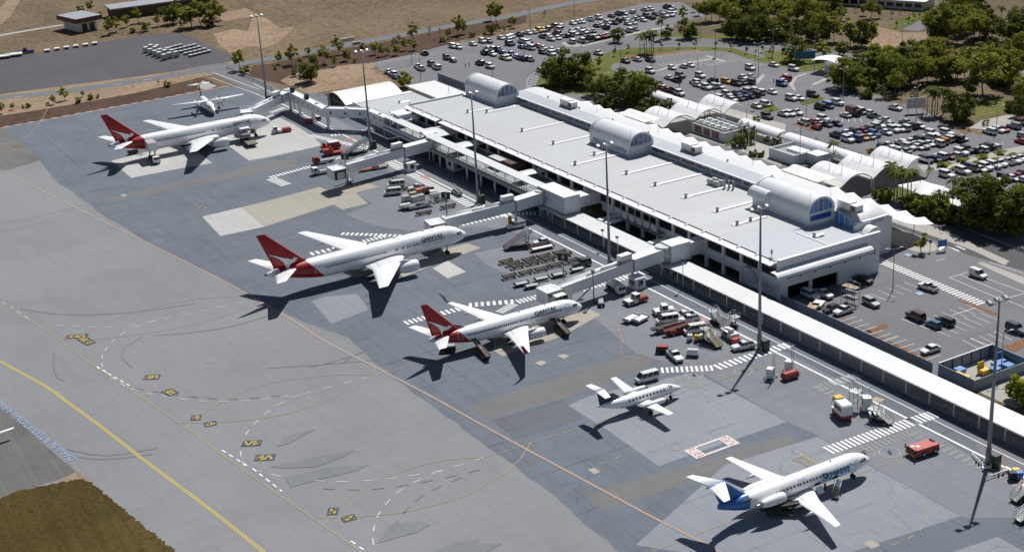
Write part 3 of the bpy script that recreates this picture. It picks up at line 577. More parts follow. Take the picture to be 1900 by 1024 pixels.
band('hatched_island_marking', B9((190, 655), (145, 620), (170, 560), (215, 530)), .25, m_wfade)
for q in (B0((1550, 530), (1890, 655)), B0((1540, 570), (1600, 590), (1890, 695)), B4((0, 612), (150, 690)), B4((0, 680), (110, 730)), B0((100, 712), (160, 706)), B0((830, 622), (890, 614)), B0((1050, 588), (1110, 580))):
    Wl('road_line_marking', q, .25)
lp = Vector(G(104, 829)); lq = Vector(G(12, 760)); la = atan2(lq.y - lp.y, lq.x - lp.x)
_o, _w = ground_text('DARWIN INTERNATIONAL AIRPORT', tuple((lp + lq) / 2), 1.6, la, m_blue, 0, 'light_blue_lettering')
# ================================================================== TERMINAL
m_roof = corr_mat('pale_roof_sheet', (.46, .472, .48), 'X', 3.1, .2, .55, .07)
m_roof2 = corr_mat('bluish_roof_sheet', (.43, .46, .495), 'X', 3.1, .08, .55, .08)
m_roofw = corr_mat('white_roof_sheet', (.64, .645, .65), 'X', 2.4, .14, .5, .06, .12)
m_canopy = corr_mat('white_canopy_sheet', (.64, .65, .655), 'X', .8, .14, .5, .15)
m_tin = corr_mat('white_tin_roof', (.72, .72, .71), 'Y', 1.0, .1, .5, .1, .3)
m_panel = corr_mat('white_wall_panel', (.72, .74, .77), 'Z', 1.25, .06, .55, .16)
m_vaultc = corr_mat('vault_cladding', (.74, .755, .775), 'X', .9, .12, .4, .08)
m_ww = mat('white_wall', (.72, .735, .755), .6, 0, .06, .7)
m_trim = mat('white_trim', (.76, .76, .75), .5, 0, .05, .9)
m_grey = mat('grey_metal', (.3, .31, .32), .45, .3, .12, 1.5)
m_lgrey = mat('light_grey_metal', (.46, .47, .48), .5, .2, .12, 1.2)
m_mull = mat('dark_mullion', (.05, .052, .056), .5)
m_dark = mat('dark_interior', (.02, .02, .022), .7, 0, .3, .5)
m_conc = mat('concrete', (.36, .35, .33), .8, 0, .12, .5)
m_deck = mat('deck_concrete', (.3, .305, .31), .85, 0, .15, .25)
m_glassd = mat('dark_glass', (.012, .014, .018), .12, 0, .3, .3, .6)
m_glassb = mat('blue_glass', (.1, .24, .5), .2, 0, .2, .6, .6)
m_glassg = mat('grey_blue_glass', (.12, .17, .27), .2, 0, .2, .6, .6)
m_glassn = mat('deep_blue_panel', (.015, .05, .3), .35, 0, .2, .8, .5)
m_steel = mat('galvanised_steel', (.36, .37, .38), .45, .5, .15, 2)
m_hoard = mat('brown_hoarding', (.09, .055, .045), .8, 0, .25, .8)
m_fab = fabric('white_fabric', (.85, .855, .86))
m_fabc = fabric('cream_fabric', (.72, .72, .67))
m_fence = corr_mat('grey_blue_fence_sheet', (.2, .24, .29), 'X', .45, .12, .6, .35)
m_fencey = corr_mat('grey_fence_sheet', (.24, .27, .31), 'Y', .45, .12, .6, .3)
m_rust = mat('rusty_cover', (.22, .1, .05), .8, 0, .3, 1.5)
m_black = mat('black_rubber', (.018, .018, .019), .75, 0, .2, 2)
m_bright = mat('fascia_white', (.8, .8, .79), .5, 0, .05, .5)
X0, X1, YF, YB, ZR = -106.0, 76.2, 20.0, 48.3, 9.0
T = thing('terminal_building', 'long white airport terminal with flat pale roof and three barrel vaults', 'terminal', (0, 0, 0))
def part(name, mb, m, parent=None, **k):
    o = mb.build(name, m, T if parent is None else parent); return tag(o, **k)
bays = [X1 - 1.2 - 6.55 * i for i in range(28)]
# walls
mb = MB(); mb.box(X0, X1, YF + .25, YF + .5, 4.9, 8.9)          # back plane of the upper band
part('upper_band', mb, m_dark)
mb = MB(); mb.box(4.2, X1, YF, YF + .5, 2.45, 4.9); mb.box(X0, 4.2, YF, YF + .5, 4.1, 4.9); mb.box(X0, X1, YF, YF + .5, 8.25, 8.9); mb.box(61.7, X1, YF + .02, YF + .5, 0, 2.45)
part('front_wall', mb, m_panel)
for i, b in enumerate(bays):
    mb = MB(); mb.box(b - .35, b + .35, YF - .35, YF + .35, 0 if b > 3 else 4.4, 8.6); part('column', mb, m_ww)
    if i < 27:
        mb = MB(); mb.box(b - 5.9, b - .65, YF + .08, YF + .16, 4.95, 8.2); w_ = part('window', mb, m_glassd)
        mb = MB()
        for k in range(1, 4): mb.box(b - 5.9 + k * 1.31 - .04, b - 5.9 + k * 1.31 + .04, YF + .03, YF + .1, 4.95, 8.2)
        part('mullion', mb, m_mull, w_)
mb = MB(); mb.box(X0, 61.7, YF + 8, YF + 8.3, 0, 4.1); part('baggage_hall_wall', mb, m_dark)
for i, b in enumerate(bays):
    if 3 < b < 62: mb = MB(); mb.box(b - 4.6, b - 3.4, YF + 1.5, YF + 3, 0, 1.6); part('counter', mb, m_dark)
for q in ((X0, X0 + .4, YF, YB, 0, 8.6), (X0 + .4, 61.3, YB - .25, YB, 0, 9.1)): mb = MB(); mb.box(*q); part('side_wall', mb, m_panel)
mb = MB(); mb.box(X1, X1 + .5, 36, 48.6, 0, 8.55); mb.box(X1, X1 + .5, YF - .9, 21.2, 0, 8.55); mb.box(X1, X1 + .5, 21.2, 36, 3.3, 8.55); mb.box(X1, X1 + .45, 27.6, 28.4, 0, 3.3); mb.box(68.7, X1, 48.2, 48.45, 0, 7.8)
part('end_wall', mb, m_panel)
mb = MB(); mb.box(66, X1 - .5, YF + .6, 38, .02, .06); mb.box(65.6, 66, YF + .6, 38, 0, 4); part('loading_dock', mb, m_dark)
for k in range(6):
    mb = MB(); y = 20.8 + k * 4.45; mb.box(X1 + .5, X1 + .56, y, y + 3.5, 5.25, 5.85); part('louvre_window', mb, m_glassd)
    mb = MB(); mb.box(X1 + .5, X1 + .7, y + 3.75, y + 4.0, 4.9, 6.3); part('downpipe_head', mb, m_dark)
# roof
mb = MB(); mb.box(X0 + .3, 58, YF - .3, YB, ZR - .35, ZR); part('roof', mb, m_roof)
mb = MB(); mb.box(58, X1, YF - .3, 35.4, ZR - .36, ZR + .003); mb.box(58, 61.36, 35.4, YB, ZR - .36, ZR + .003); part('end_roof', mb, m_roof2)
mb = MB(); mb.face([(61.4, 35.4, ZR), (X1, 35.4, ZR), (X1, 48.5, 7.9), (61.4, 48.5, 7.9)]); mb.face([(61.4, 35.4, ZR), (61.4, 48.5, 7.9), (61.4, 48.5, ZR)]); mb.box(68.6, X1, 48.5, 48.8, 7, 8.1); part('sloped_end_roof', mb, m_roof2)
mb = MB(); mb.box(X0 - .25, X0 + .3, YF - .3, YB - 7, ZR - .5, ZR + .55); part('parapet', mb, m_ww)
mb = MB(); mb.box(X1 - .1, X1 + .75, YF - 1.6, YB + .3, ZR - .45, ZR + 1.15); part('parapet', mb, m_ww)
mb = MB(); pr = [(X1 + .5, 7.95), (X1 + 1.7, 7.9), (X1 + 2.4, 7.75), (X1 + 2.9, 7.35), (X1 + 3.1, 6.75), (X1 + 3.0, 6.75), (X1 + 2.75, 7.25), (X1 + 2.3, 7.6), (X1 + 1.6, 7.75), (X1 + .5, 7.8)]
mb.ext(pr, 16.2, 44.6, 0, 'y', True, False); part('curved_awning', mb, m_ww)
mb = MB()
for a, b in ((X0 - .5, -84.2), (-82.6, X1 - 1.2)):
    mb.mesh([(a, 19.2, 8.95), (b, 19.2, 8.95), (b, 17.5, 8.62), (a, 17.5, 8.62), (a, 19.2, 8.75), (b, 19.2, 8.75), (b, 17.5, 8.42), (a, 17.5, 8.42)], [(0, 3, 2, 1), (4, 5, 6, 7), (3, 7, 6, 2), (0, 1, 5, 4), (1, 2, 6, 5), (0, 4, 7, 3)])
part('front_fascia', mb, m_bright)
mb = MB(); mb.box(X0, X1 - 1, 19.25, 19.7, 8.4, 8.8); part('gutter', mb, m_dark)
for b in bays:
    mb = MB(); mb.box(b - .2, b + .2, 18.6, 19.9, 8.75, 9.12); part('roof_bracket', mb, m_trim)
# roof vents with flashing strips
VENTS = [(740, 110, 595, 452, 19), (740, 110, 760, 450, 17), (740, 110, 1065, 612, 22), (740, 110, 1335, 722, 24), (740, 110, 1522, 900, 22), (860, 250, 965, 250, 14), (860, 250, 1408, 328, 22), (860, 250, 1655, 428, 21), (1050, 160, 1037, 950, 17), (1180, 380, 703, 45, 16), (1180, 380, 875, 160, 9), (1180, 380, 990, 128, 4), (1180, 380, 1540, 265, 3), (860, 250, 1130, 165, 5)]
for i, (ox, oy, x, y, L) in enumerate(VENTS):
    vx, vy = Z((ox, oy), S1, [(x, y + 12)], ZR)[0]
    vt = MB(); vt.tube((vx, vy, ZR + .15), (vx, vy, ZR + .7), .34, .34, 10); vt.tube((vx, vy, ZR + .7), (vx, vy, ZR + 1.15), .47, .38, 10); v_ = part('roof_ventilator', vt, m_lgrey)
    fl = MB(); L = min(L, YB - .8 - vy); fl.box(vx - .55, vx + .5, vy - 1.2, vy + L, ZR + .02, ZR + .15 + i * .005); fl.box(vx - .75, vx + .75, vy - 1.3, vy + 1.1, ZR + .02, ZR + .08 + i * .004); part('flashing_strip', fl, m_trim, v_)
fx, fy = G(1540, 440, ZR)
mb = MB(); mb.box(63, 76, 35.2, 35.6, ZR + .02, ZR + .15); part('flashing_strip', mb, m_trim)
px_, py_ = Z((1050, 160), S1, [(1310, 855)], ZR)[0]
pl = MB()
for k in range(2):
    for j in range(2): pl.tube((px_ - 2.6 + k * 2.4, py_ - 1 + j * 1.6, ZR + .9), (px_ - .6 + k * 2.4, py_ - 1 + j * 1.6, ZR + .9), .62, .62, 10); pl.box(px_ - 2.5 + k * 2.4, px_ - .7 + k * 2.4, py_ - 1.4 + j * 1.6, py_ - .6 + j * 1.6, ZR, ZR + .5)
part('roof_plant', pl, m_lgrey)
pl = MB()
for k in range(3): pl.box(px_ + 3.2 + k * .9, px_ + 3.6 + k * .9, py_ - .6 + k * .7, py_ - .2 + k * .7, ZR, ZR + 2.0 - k * .2); pl.ball((px_ + 3.4 + k * .9, py_ - .4 + k * .7, ZR + 2.0), .35, 8)
part('exhaust_pipe', pl, m_steel)
dx_, dy_ = Z((1180, 380), S1, [(1170, 460)], ZR)[0]
dm = MB(); dm.tube((dx_, dy_, ZR), (dx_, dy_, ZR + 1.3), .06); dm.loft([[(dx_ + .25 * k + r * .3 * cos(t), dy_ - .1 * k + r * cos(t) * .2, ZR + 1.5 + r * sin(t)) for t in [2 * pi * i / 10 for i in range(10)]] for k, r in ((0, .2), (.6, .7))]); dm.box(dx_ - .6, dx_ + .6, dy_ - .4, dy_ + .4, ZR, ZR + .12)
part('satellite_dish', dm, m_grey)
for p in ((1545, 180), (735, 1), (1048, 178), (1100, 195)):
    pass
# the three barrel vaults
def vault(x0, x1, glass, lower=None, hood=False):
    yc, ry, z0, zs, rz = 44.45, 4.15, ZR - .02, 11.7, 3.7
    arc = [(yc - ry * cos(pi * i / 24), zs + rz * sin(pi * i / 24)) for i in range(25)]
    mb = MB(); mb.loft([[(x, y, z) for y, z in arc] for x in (x0, x1)], 0, False, False, True, False)
    v = part('barrel_vault', mb, m_vaultc)
    wl = MB(); wl.box(x0, x1, yc - ry, yc - ry + .2, z0, zs); wl.box(x0, x1, yc + ry - .2, yc + ry, z0, zs); part('vault_wall', wl, m_panel, v)
    for xe, sgn in ((x1, 1), (x0, -1)):
        e = MB(); a2 = [(yc - (ry - .05) * cos(pi * i / 24), zs + (rz - .05) * sin(pi * i / 24)) for i in range(25)]
        e.box(xe - .25 if sgn > 0 else xe + .05, xe - .05 if sgn > 0 else xe + .25, yc - ry + .2, yc + ry - .2, z0, zs)
        part('vault_end_wall', e, m_panel, v)
        e = MB(); xg = xe - .2 * sgn; e.face([(xg, y, z) for y, z in (a2 if sgn > 0 else a2[::-1])]); part('vault_gable', e, m_ww, v)
        rim = MB(); o1 = [(yc - (ry + .12) * cos(pi * i / 24), zs + (rz + .12) * sin(pi * i / 24)) for i in range(25)]; i1 = [(yc - (ry - .38) * cos(pi * i / 24), zs + (rz - .38) * sin(pi * i / 24)) for i in range(25)]
        for k in range(24):
            q = (o1[k], o1[k + 1], i1[k + 1], i1[k]); xa, xb = xe + .06 * sgn, xe - .5 * sgn
            rim.face([(xa, y, z) for y, z in q]); rim.face([(xa, *q[0]), (xb, *q[0]), (xb, *q[1]), (xa, *q[1])], 0, True); rim.face([(xa, *q[3]), (xa, *q[2]), (xb, *q[2]), (xb, *q[3])])
        part('arch_rim', rim, m_trim, v)
        ys = [-3.6, -2.35, -.8, .85, 2.4, 3.6]
        for a, b in zip(ys, ys[1:]):
            f = lambda t: zs + (rz - .45) * sqrt(max(0, 1 - (t / (ry - .4)) ** 2))
            n = 6; tp = [(a + .1 + (b - a - .2) * i / n) for i in range(n + 1)]
            g_ = MB(); xx = xe - .12 * sgn
            pts = [(xx, yc + a + .1, zs + .2), (xx, yc + b - .1, zs + .2)] + [(xx, yc + t, f(t)) for t in reversed(tp)]
            g_.face(pts if sgn > 0 else pts[::-1]); part('arch_window', g_, glass if not (lower and abs(a + .8) < .01) else m_glassg, v)
    if lower:
        g_ = MB(); g_.box(x1 - .06, x1 + .04, yc - 3.3, yc + 3.1, 9.95, 11.25); part('blue_panel', g_, m_glassn, v)
    if hood:
        h = MB(); ar = [(yc - ry + .6, 14.1)] + [(yc - ry + .3 - 1.9 * sin(t), 11.9 + 2.2 * cos(t)) for t in [pi / 2 * i / 6 for i in range(7)]] + [(yc - ry + .3, 11.9)]
        h.ext(ar, x0 - .1, x0 + 6.4, 0, 'x'); part('vault_hood', fixmb(h), m_vaultc, v)
    for dx, dy in ((-.6, -3.0), (-.6, 3.4)):
        r_ = MB(); r_.tube((x1 + dx, yc + dy, zs + 1.5), (x1 + dx, yc + dy, zs + 5.2), .05, .03, 5); part('antenna', r_, m_grey, v)
    return v
def fixmb(m): return m
vault(-106, -85.5, m_glassg); V2 = vault(-32, -12.2, m_glassg); vault(41, 61.3, m_glassb, True, True)
m_sign = mat('pale_blue_lettering', (.42, .6, .92), .6, 0, .1, 1)
vs, fs = text_verts('WELCOME TO DARWIN', 1.15, .012, 0, 1.0); wd = max(v[0] for v in vs); kx = 16.3 / wd
mb = MB(); mb.mesh([(-30.2 + x * kx, 44.45 - 4.15 - .03, 9.95 + z) for x, z in vs], fs); part('sign_lettering', mb, m_sign, V2)
# clerestory windows between the vaults
mb = MB(); mb.box(-85.5, 61.3, YB - .3, YB, ZR, 11.2); part('clerestory_wall', mb, m_ww)
for a, b in ((-85.4, -32.1), (-12.1, 40.9)):
    n = round((b - a) / 6.4); st = (b - a) / n
    for i in range(n):
        x = a + i * st; mb = MB(); mb.box(x + .25, x + st - .25, YB - .36, YB - .28, 9.65, 10.95); w_ = part('clerestory_window', mb, m_glassd)
        mb = MB(); mb.box(x + st * .62, x + st * .72, YB - 1.0, YB - .3, 10.75, 11.0); mb.box(x + .25, x + st - .25, YB - .4, YB - .34, 9.95, 10.02); part('window_bracket', mb, m_trim, w_)
# landside roof, curved down to the forecourt
PR = [(47.5, 11.15), (48.3, 11.3), (52.4, 11.65), (55.3, 11.85), (57.6, 11.7), (59.4, 11.1), (61, 10.1), (62.4, 8.9), (63.3, 7.6)]
mb = MB(); mb.loft([[(x, y, z) for y, z in PR[:3]] for x in (-89, 61.3)], 0, False, False, True, False); part('rear_roof', fixmb(mb), m_roof2)
def vpart(name, rings, m):
    o = MB().loft(rings, 0, False, False, True, False); o = part(name, o, m); return o
vpart('curved_rear_roof', [[(x, y, z) for y, z in PR[2:]] for x in (-89, 61.3)], m_roofw)
END = [(61.3, 0), (62.8, -.04), (64.1, -.18), (65.6, -.65), (66.9, -1.2), (68.0, -2.0), (68.5, -2.5)]
vpart('curved_end_roof', [[(x, y, z + d_) for y, z in PR[1:]] for x, d_ in END], m_roofw)
mb = MB(); mb.face([(61.35, 48.5, 7.8), (68.3, 48.5, 7.8)] + [(x, 48.5, 11.25 + d_) for x, d_ in reversed(END)]); sg = part('side_gable', mb, m_ww)
for a, b in ((61.6, 63.1), (63.3, 64.9), (65.1, 66.7), (66.9, 67.9)):
    f = lambda x: 11.15 + [d0 + (d1 - d0) * (x - x0) / (x1 - x0) for (x0, d0), (x1, d1) in zip(END, END[1:]) if x0 <= x <= x1][0]
    g_ = MB(); g_.face([(a, 48.44, 8.0), (b, 48.44, 8.0), (b, 48.44, f(b) - .12), ((a + b) / 2, 48.44, f((a + b) / 2) - .12), (a, 48.44, f(a) - .12)]); part('side_window', g_, m_glassb, sg)
mb = MB(); mb.box(68.2, 68.6, 48.3, 60.2, 0, 9.3); mb.box(68.0, 68.7, 48.8, 59.2, 8.5, 9.75); part('landside_end_wall', mb, m_panel); mb = MB(); mb.box(-89, -88.7, YB, 60, 0, 11.1); part('landside_end_wall', mb, m_panel)
mb = MB(); mb.box(-88.5, 68.15, 59.6, 60, 0, 9.2); part('landside_wall', mb, m_glassg)
vs, fs = text_verts('AIRPORT', .9, .02); wd = max(v[0] for v in vs)
mb = MB(); mb.mesh([(68.73, 53.3 + x * 3.9 / wd, 8.5 + z) for x, z in vs], fs); part('sign_lettering', mb, m_glassn)
mb = MB(); mb.ext([(y, 7.6 + 1.3 * sin(pi * i / 8)) for i, y in enumerate([49.5 + .65 * k for k in range(9)])] + [(54.7, 7.4), (49.5, 7.4)], 68.7, 71.5, 0, 'x'); part('entry_hood', mb, m_bright)
mb = MB(); mb.box(-89, 61.2, 47.2, 47.7, 10.95, 11.25); part('gutter', mb, m_ww)
for px, py in ((1284, 281), (1578, 390), (1056, 198)):
    ax, ay = G(px, py, 11.6); ac = MB()
    for k in range(3): ac.box(ax - 3.4 + k * 2.2, ax - 1.4 + k * 2.2, ay - 1.1, ay + 1.2, 11.9, 13.7 - (.25 if k == 2 else 0))
    a_ = part('air_conditioner', ac, m_trim)
    ac = MB(); ac.box(ax - 3.6, ax + 3.4, ay - 1.3, ay + 1.4, 11.75, 11.9); part('base_frame', ac, m_lgrey, a_)
    ac = MB(); ac.box(ax + 1.2, ax + 2.8, ay - 1.16, ay - 1.1, 12.05, 13.2); part('intake_grille', ac, m_rust, a_)
for p in ((-70, 55), (-50, 55), (-20, 56), (0, 55), (22, 56)):
    r_ = MB(); r_.tube((p[0], p[1], 11.7), (p[0], p[1], 15), .06, .03, 5); part('antenna', r_, m_grey)
for k in range(7):
    r_ = MB(); r_.tube((-75 + k * 18, 53.2, 11.7), (-75 + k * 18, 53.2, 12.3), .3, .3, 8); part('roof_cowl', r_, m_trim)
# outside stair at the corner
st = MB()
for k in range(12): st.box(66.2 + k * .3, 66.55 + k * .3, 18.4, 19.5, 5.0 - k * .2 - .06, 5.0 - k * .2)
st.box(69.7, 73.2, 18.2, 19.6, 2.5, 2.6); st.box(64.4, 66.2, 18.4, 19.6, 5.0, 5.1)
for x, z in ((64.5, 5), (73, 2.5), (70, 2.5)): st.tube((x, 18.4, 0), (x, 18.4, z), .07)
for o_ in (.5, 1.0): st.tube((66.2, 18.35, 5 + o_), (69.8, 18.35, 2.6 + o_), .04); st.tube((69.8, 18.35, 2.6 + o_), (73.2, 18.2, 2.6 + o_), .04); st.tube((64.4, 18.35, 5 + o_), (66.2, 18.35, 5 + o_), .04)
for k in range(8): st.tube((66.2 + k * .5, 18.35, 5 - k * .33), (66.2 + k * .5, 18.35, 6 - k * .33), .03)
part('outside_stair', st, m_lgrey)
# steel framed bay on the front
gm = MB()
for k in range(6):
    x = 16.5 + k * 3.1; gm.box(x - .08, x + .08, 17.6, 17.8, 3.9, 8.2)
    if k < 5: gm.tube((x, 17.7, 3.9), (x + 3.1, 17.7, 6), .06); gm.box(x + .4, x + 2.6, 17.72, 17.76, 4.3, 5.7, 1)
gm.box(16.4, 32.2, 17.5, 17.9, 3.7, 3.95); gm.box(16.4, 32.2, 17.5, 17.9, 6.0, 6.15); gm.box(16.4, 32.2, 17.5, 20, 3.65, 3.8); gm.box(16.4, 32.2, 17.5, 17.9, 8.1, 8.3)
part('framed_bay', gm, [m_grey, m_lgrey])
for x in (11.5, 14.6, 33.5, 40):
    s_ = MB(); s_.box(x, x + 1.9, 13.6, 20, 3.15, 3.4); part('link_canopy', s_, m_ww)
# ---------------------------------------------------------------- gate concourse
K = thing('gate_concourse', 'raised open concourse with white roof and truss balustrade along the gates', 'concourse', (0, 0, 0))
mb = MB(); mb.box(-104, -9.3, 8.4, 19.9, 4.05, 4.5); part('floor_deck', mb, m_deck, K)
mb = MB(); mb.box(-73, -9.3, 8.1, 8.4, 3.85, 4.75); part('edge_beam', mb, m_conc, K)
mb = MB(); mb.box(-73, -9.2, 8.2, 11.5, 7.7, 7.95); part('roof', mb, m_canopy, K)
for k in range(12):
    x = -70 + k * 5.5; 
    for y in (8.5, 11.2): t_ = MB(); t_.tube((x, y, 4.5), (x, y, 7.7), .09); part('post', t_, m_trim, K)
    t_ = MB()
    for j in range(4): xx = x + j * 1.37; t_.tube((xx, 8.3, 4.7), (xx + .7, 8.3, 5.9), .05, .05, 5); t_.tube((xx + .7, 8.3, 5.9), (xx + 1.37, 8.3, 4.7), .05, .05, 5)
    t_.box(x, x + 5.5, 8.25, 8.35, 5.85, 5.98); t_.box(x, x + 5.5, 8.28, 8.34, 5.2, 5.26)
    part('balustrade', t_, m_lgrey, K)
for x in (-66, -57.6, -49.3, -41.1, -33.1, -25.5, -18):
    c_ = MB(); c_.tube((x, 8.9, 0), (x, 8.9, 4.05), .32, .32, 10); part('column', c_, m_ww, K)
    for dx in (-.9, .9):
        c_ = MB(); c_.tube((x + dx, 8.0, 0), (x + dx, 8.0, 1.1), .11, .11, 8); part('bollard', c_, mat('bollard_yellow', (.55, .36, .03), .6) if 'bollard_yellow' not in MATS else MATS['bollard_yellow'], K)
mb = MB(); mb.box(-63.5, -58.5, 9.5, 14, 0, 3.6); rm = part('ground_room', mb, m_ww, K)
mb = MB(); mb.box(-61.8, -60.4, 9.42, 9.52, 1.4, 2.5); part('window', mb, m_glassd, rm); mb = MB(); mb.box(-58.52, -58.42, 10.6, 12, .9, 2.4); part('window', mb, m_glassd, rm)
mb = MB(); mb.box(-105, -72.6, 8.9, 9.15, 3.3, 5.3); part('parapet', mb, m_ww, K)
mb = MB(); mb.box(-105, -72.6, 9.4, 12.6, 7.25, 7.45); part('walkway_roof', mb, m_canopy, K)
for k in range(7): t_ = MB(); t_.box(-104.6 + k * 5.2, -104.4 + k * 5.2, 9.0, 9.2, 0 if k % 2 == 0 else 5.3, 7.3); part('post', t_, m_trim, K)
for a, b, y0_, y1_, z_ in ((-106.5, -98, 11, 19, 6.6), (-84.5, -73.5, 11, 19.8, 6.9), (-80, -76.5, 9.4, 14, 7.5), (-64, -58.5, 11, 20, 6.8), (-27, -22.6, 11.4, 20, 6.9), (-106, -104, 12, 20, 8.0)):
    s_ = MB(); n = 6; s_.loft([[(a + (b - a) * i / n, y, z_ + .45 * sin(pi * i / n)) for i in range(n + 1)] + [(a + (b - a) * i / n, y, z_ - .25 + .45 * sin(pi * i / n)) for i in reversed(range(n + 1))] for y in (y0_, y1_)], 0, True, True, False); part('link_roof', s_, m_canopy, K)
for q in ((-103, -99, 12, 16.5, 4.5, 8.4), (-84, -78.5, 13, 17, 4.5, 6.7)): mb = MB(); mb.box(*q); part('terrace_room', mb, m_ww, K)
mb = MB(); mb.box(-44, -33.5, 14.6, 19.6, 4.5, 7.2); part('hoarding', mb, m_hoard, K); mb = MB(); mb.box(-44.6, -38, 13.6, 16, 7.2, 7.3); part('hoarding_shelf', mb, m_lgrey, K)
mb = MB(); mb.face([(-20, 12, 4.6), (-13, 12, 4.6), (-10, 18.5, 5.9), (-17, 18.5, 5.9)]); part('ramp', mb, m_deck, K)
# link buildings at gates
def link_house(name, label, x0, x1, y0, y1, z0, z1, legs, corr):
    h = thing(name, label, 'link building', (0, 0, 0))
    mb = MB(); mb.box(x0, x1, y0, y1, z0, z1); part('wall', mb, m_panel, h)
    mb = MB(); mb.box(x0 - .12, x1 + .12, y0 - .12, y1 + .12, z1, z1 + .22); part('roof', mb, m_trim, h)
    if corr: mb = MB(); mb.box(*corr); part('corridor', mb, m_panel, h)
    for lx, ly in legs:
        mb = MB(); mb.box(lx - .25, lx + .25, ly - .25, ly + .25, 0, z0); part('leg', mb, m_ww, h)
    if legs:
        (ax, ay), (bx_, by_) = legs[0], legs[1]; mb = MB(); mb.tube((ax, ay, .3), (bx_, by_, z0 - .2), .06); mb.tube((bx_, by_, .3), (ax, ay, z0 - .2), .06); part('bracing', mb, m_grey, h)
    return h
link_house('link_building', 'white panelled link building at gate three beside the palm', -9.3, 3.6, 8.8, 13.6, 3.4, 7.9, ((-8.4, 9.2), (-5.5, 9.2)), (-1, 3.4, 13.6, 20, 4.2, 7.2))
link_house('link_building', 'white panelled link building at gate four over the covered walkway', 45.2, 49.2, 9.4, 14.9, 3.4, 7.5, ((45.6, 9.7), (48.6, 9.7)), (45.8, 48.7, 14.9, 20, 3.6, 7.0))
# ---------------------------------------------------------------- covered walkway on the apron side
Wk = thing('covered_walkway', 'long white roofed walkway with mesh fence along the airside road', 'walkway', (0, 0, 0))
mb = MB(); mb.box(-9, 240, 7.75, 13.6, 3.0, 3.14); part('roof', mb, m_canopy, Wk)
mb = MB(); mb.box(-9, 240, 7.62, 7.75, 2.92, 3.12); part('gutter', mb, m_lgrey, Wk)
m_mesh = mat('fence_mesh_grey', (.26, .28, .31), .6, .2, .15, 1.0)
for k in range(38):
    x = -8 + k * 6.1; t_ = MB(); t_.box(x - .12, x + .12, 8.15, 8.4, 0, 3.0); part('post', t_, m_ww, Wk)
    if k % 2 == 0: t_ = MB(); t_.box(x - .08, x + .08, 13.2, 13.36, 0, 3.0); part('post', t_, m_lgrey, Wk)
    if k not in (22,):
        f_ = MB(); f_.box(x + .15, x + 5.95, 8.22, 8.26, 1.32, 1.4); f_.box(x + .15, x + 5.95, 8.22, 8.26, .1, .16); f_.box(x + 2.95, x + 3.1, 8.18, 8.3, 0, 1.42)
        for j in range(34): f_.box(x + .22 + j * .17, x + .27 + j * .17, 8.225, 8.245, .14, 1.34)
        part('fence_panel', f_, m_mesh, Wk)
mb = MB(); mb.box(-9, 240, 7.9, 13.5, .02, .08); part('footpath', mb, m_conc, Wk)
mb = MB(); mb.box(124, 240, 13.7, 13.76, 0, 2.2); part('back_fence', mb, m_mesh, Wk)
# colorbond fence behind
Fn = thing('metal_sheet_fence', 'grey blue metal sheet fence between walkway and staff car park', 'fence', (0, 0, 0))
for k in range(16):
    x = 76.9 + k * 2.85; f_ = MB(); f_.box(x, x + 2.85, 19.0, 19.06, .05, 2.0); part('fence_panel', f_, m_fence, Fn); f_ = MB(); f_.box(x - .06, x + .06, 18.95, 19.0, 0, 2.25); part('post', f_, m_grey, Fn)
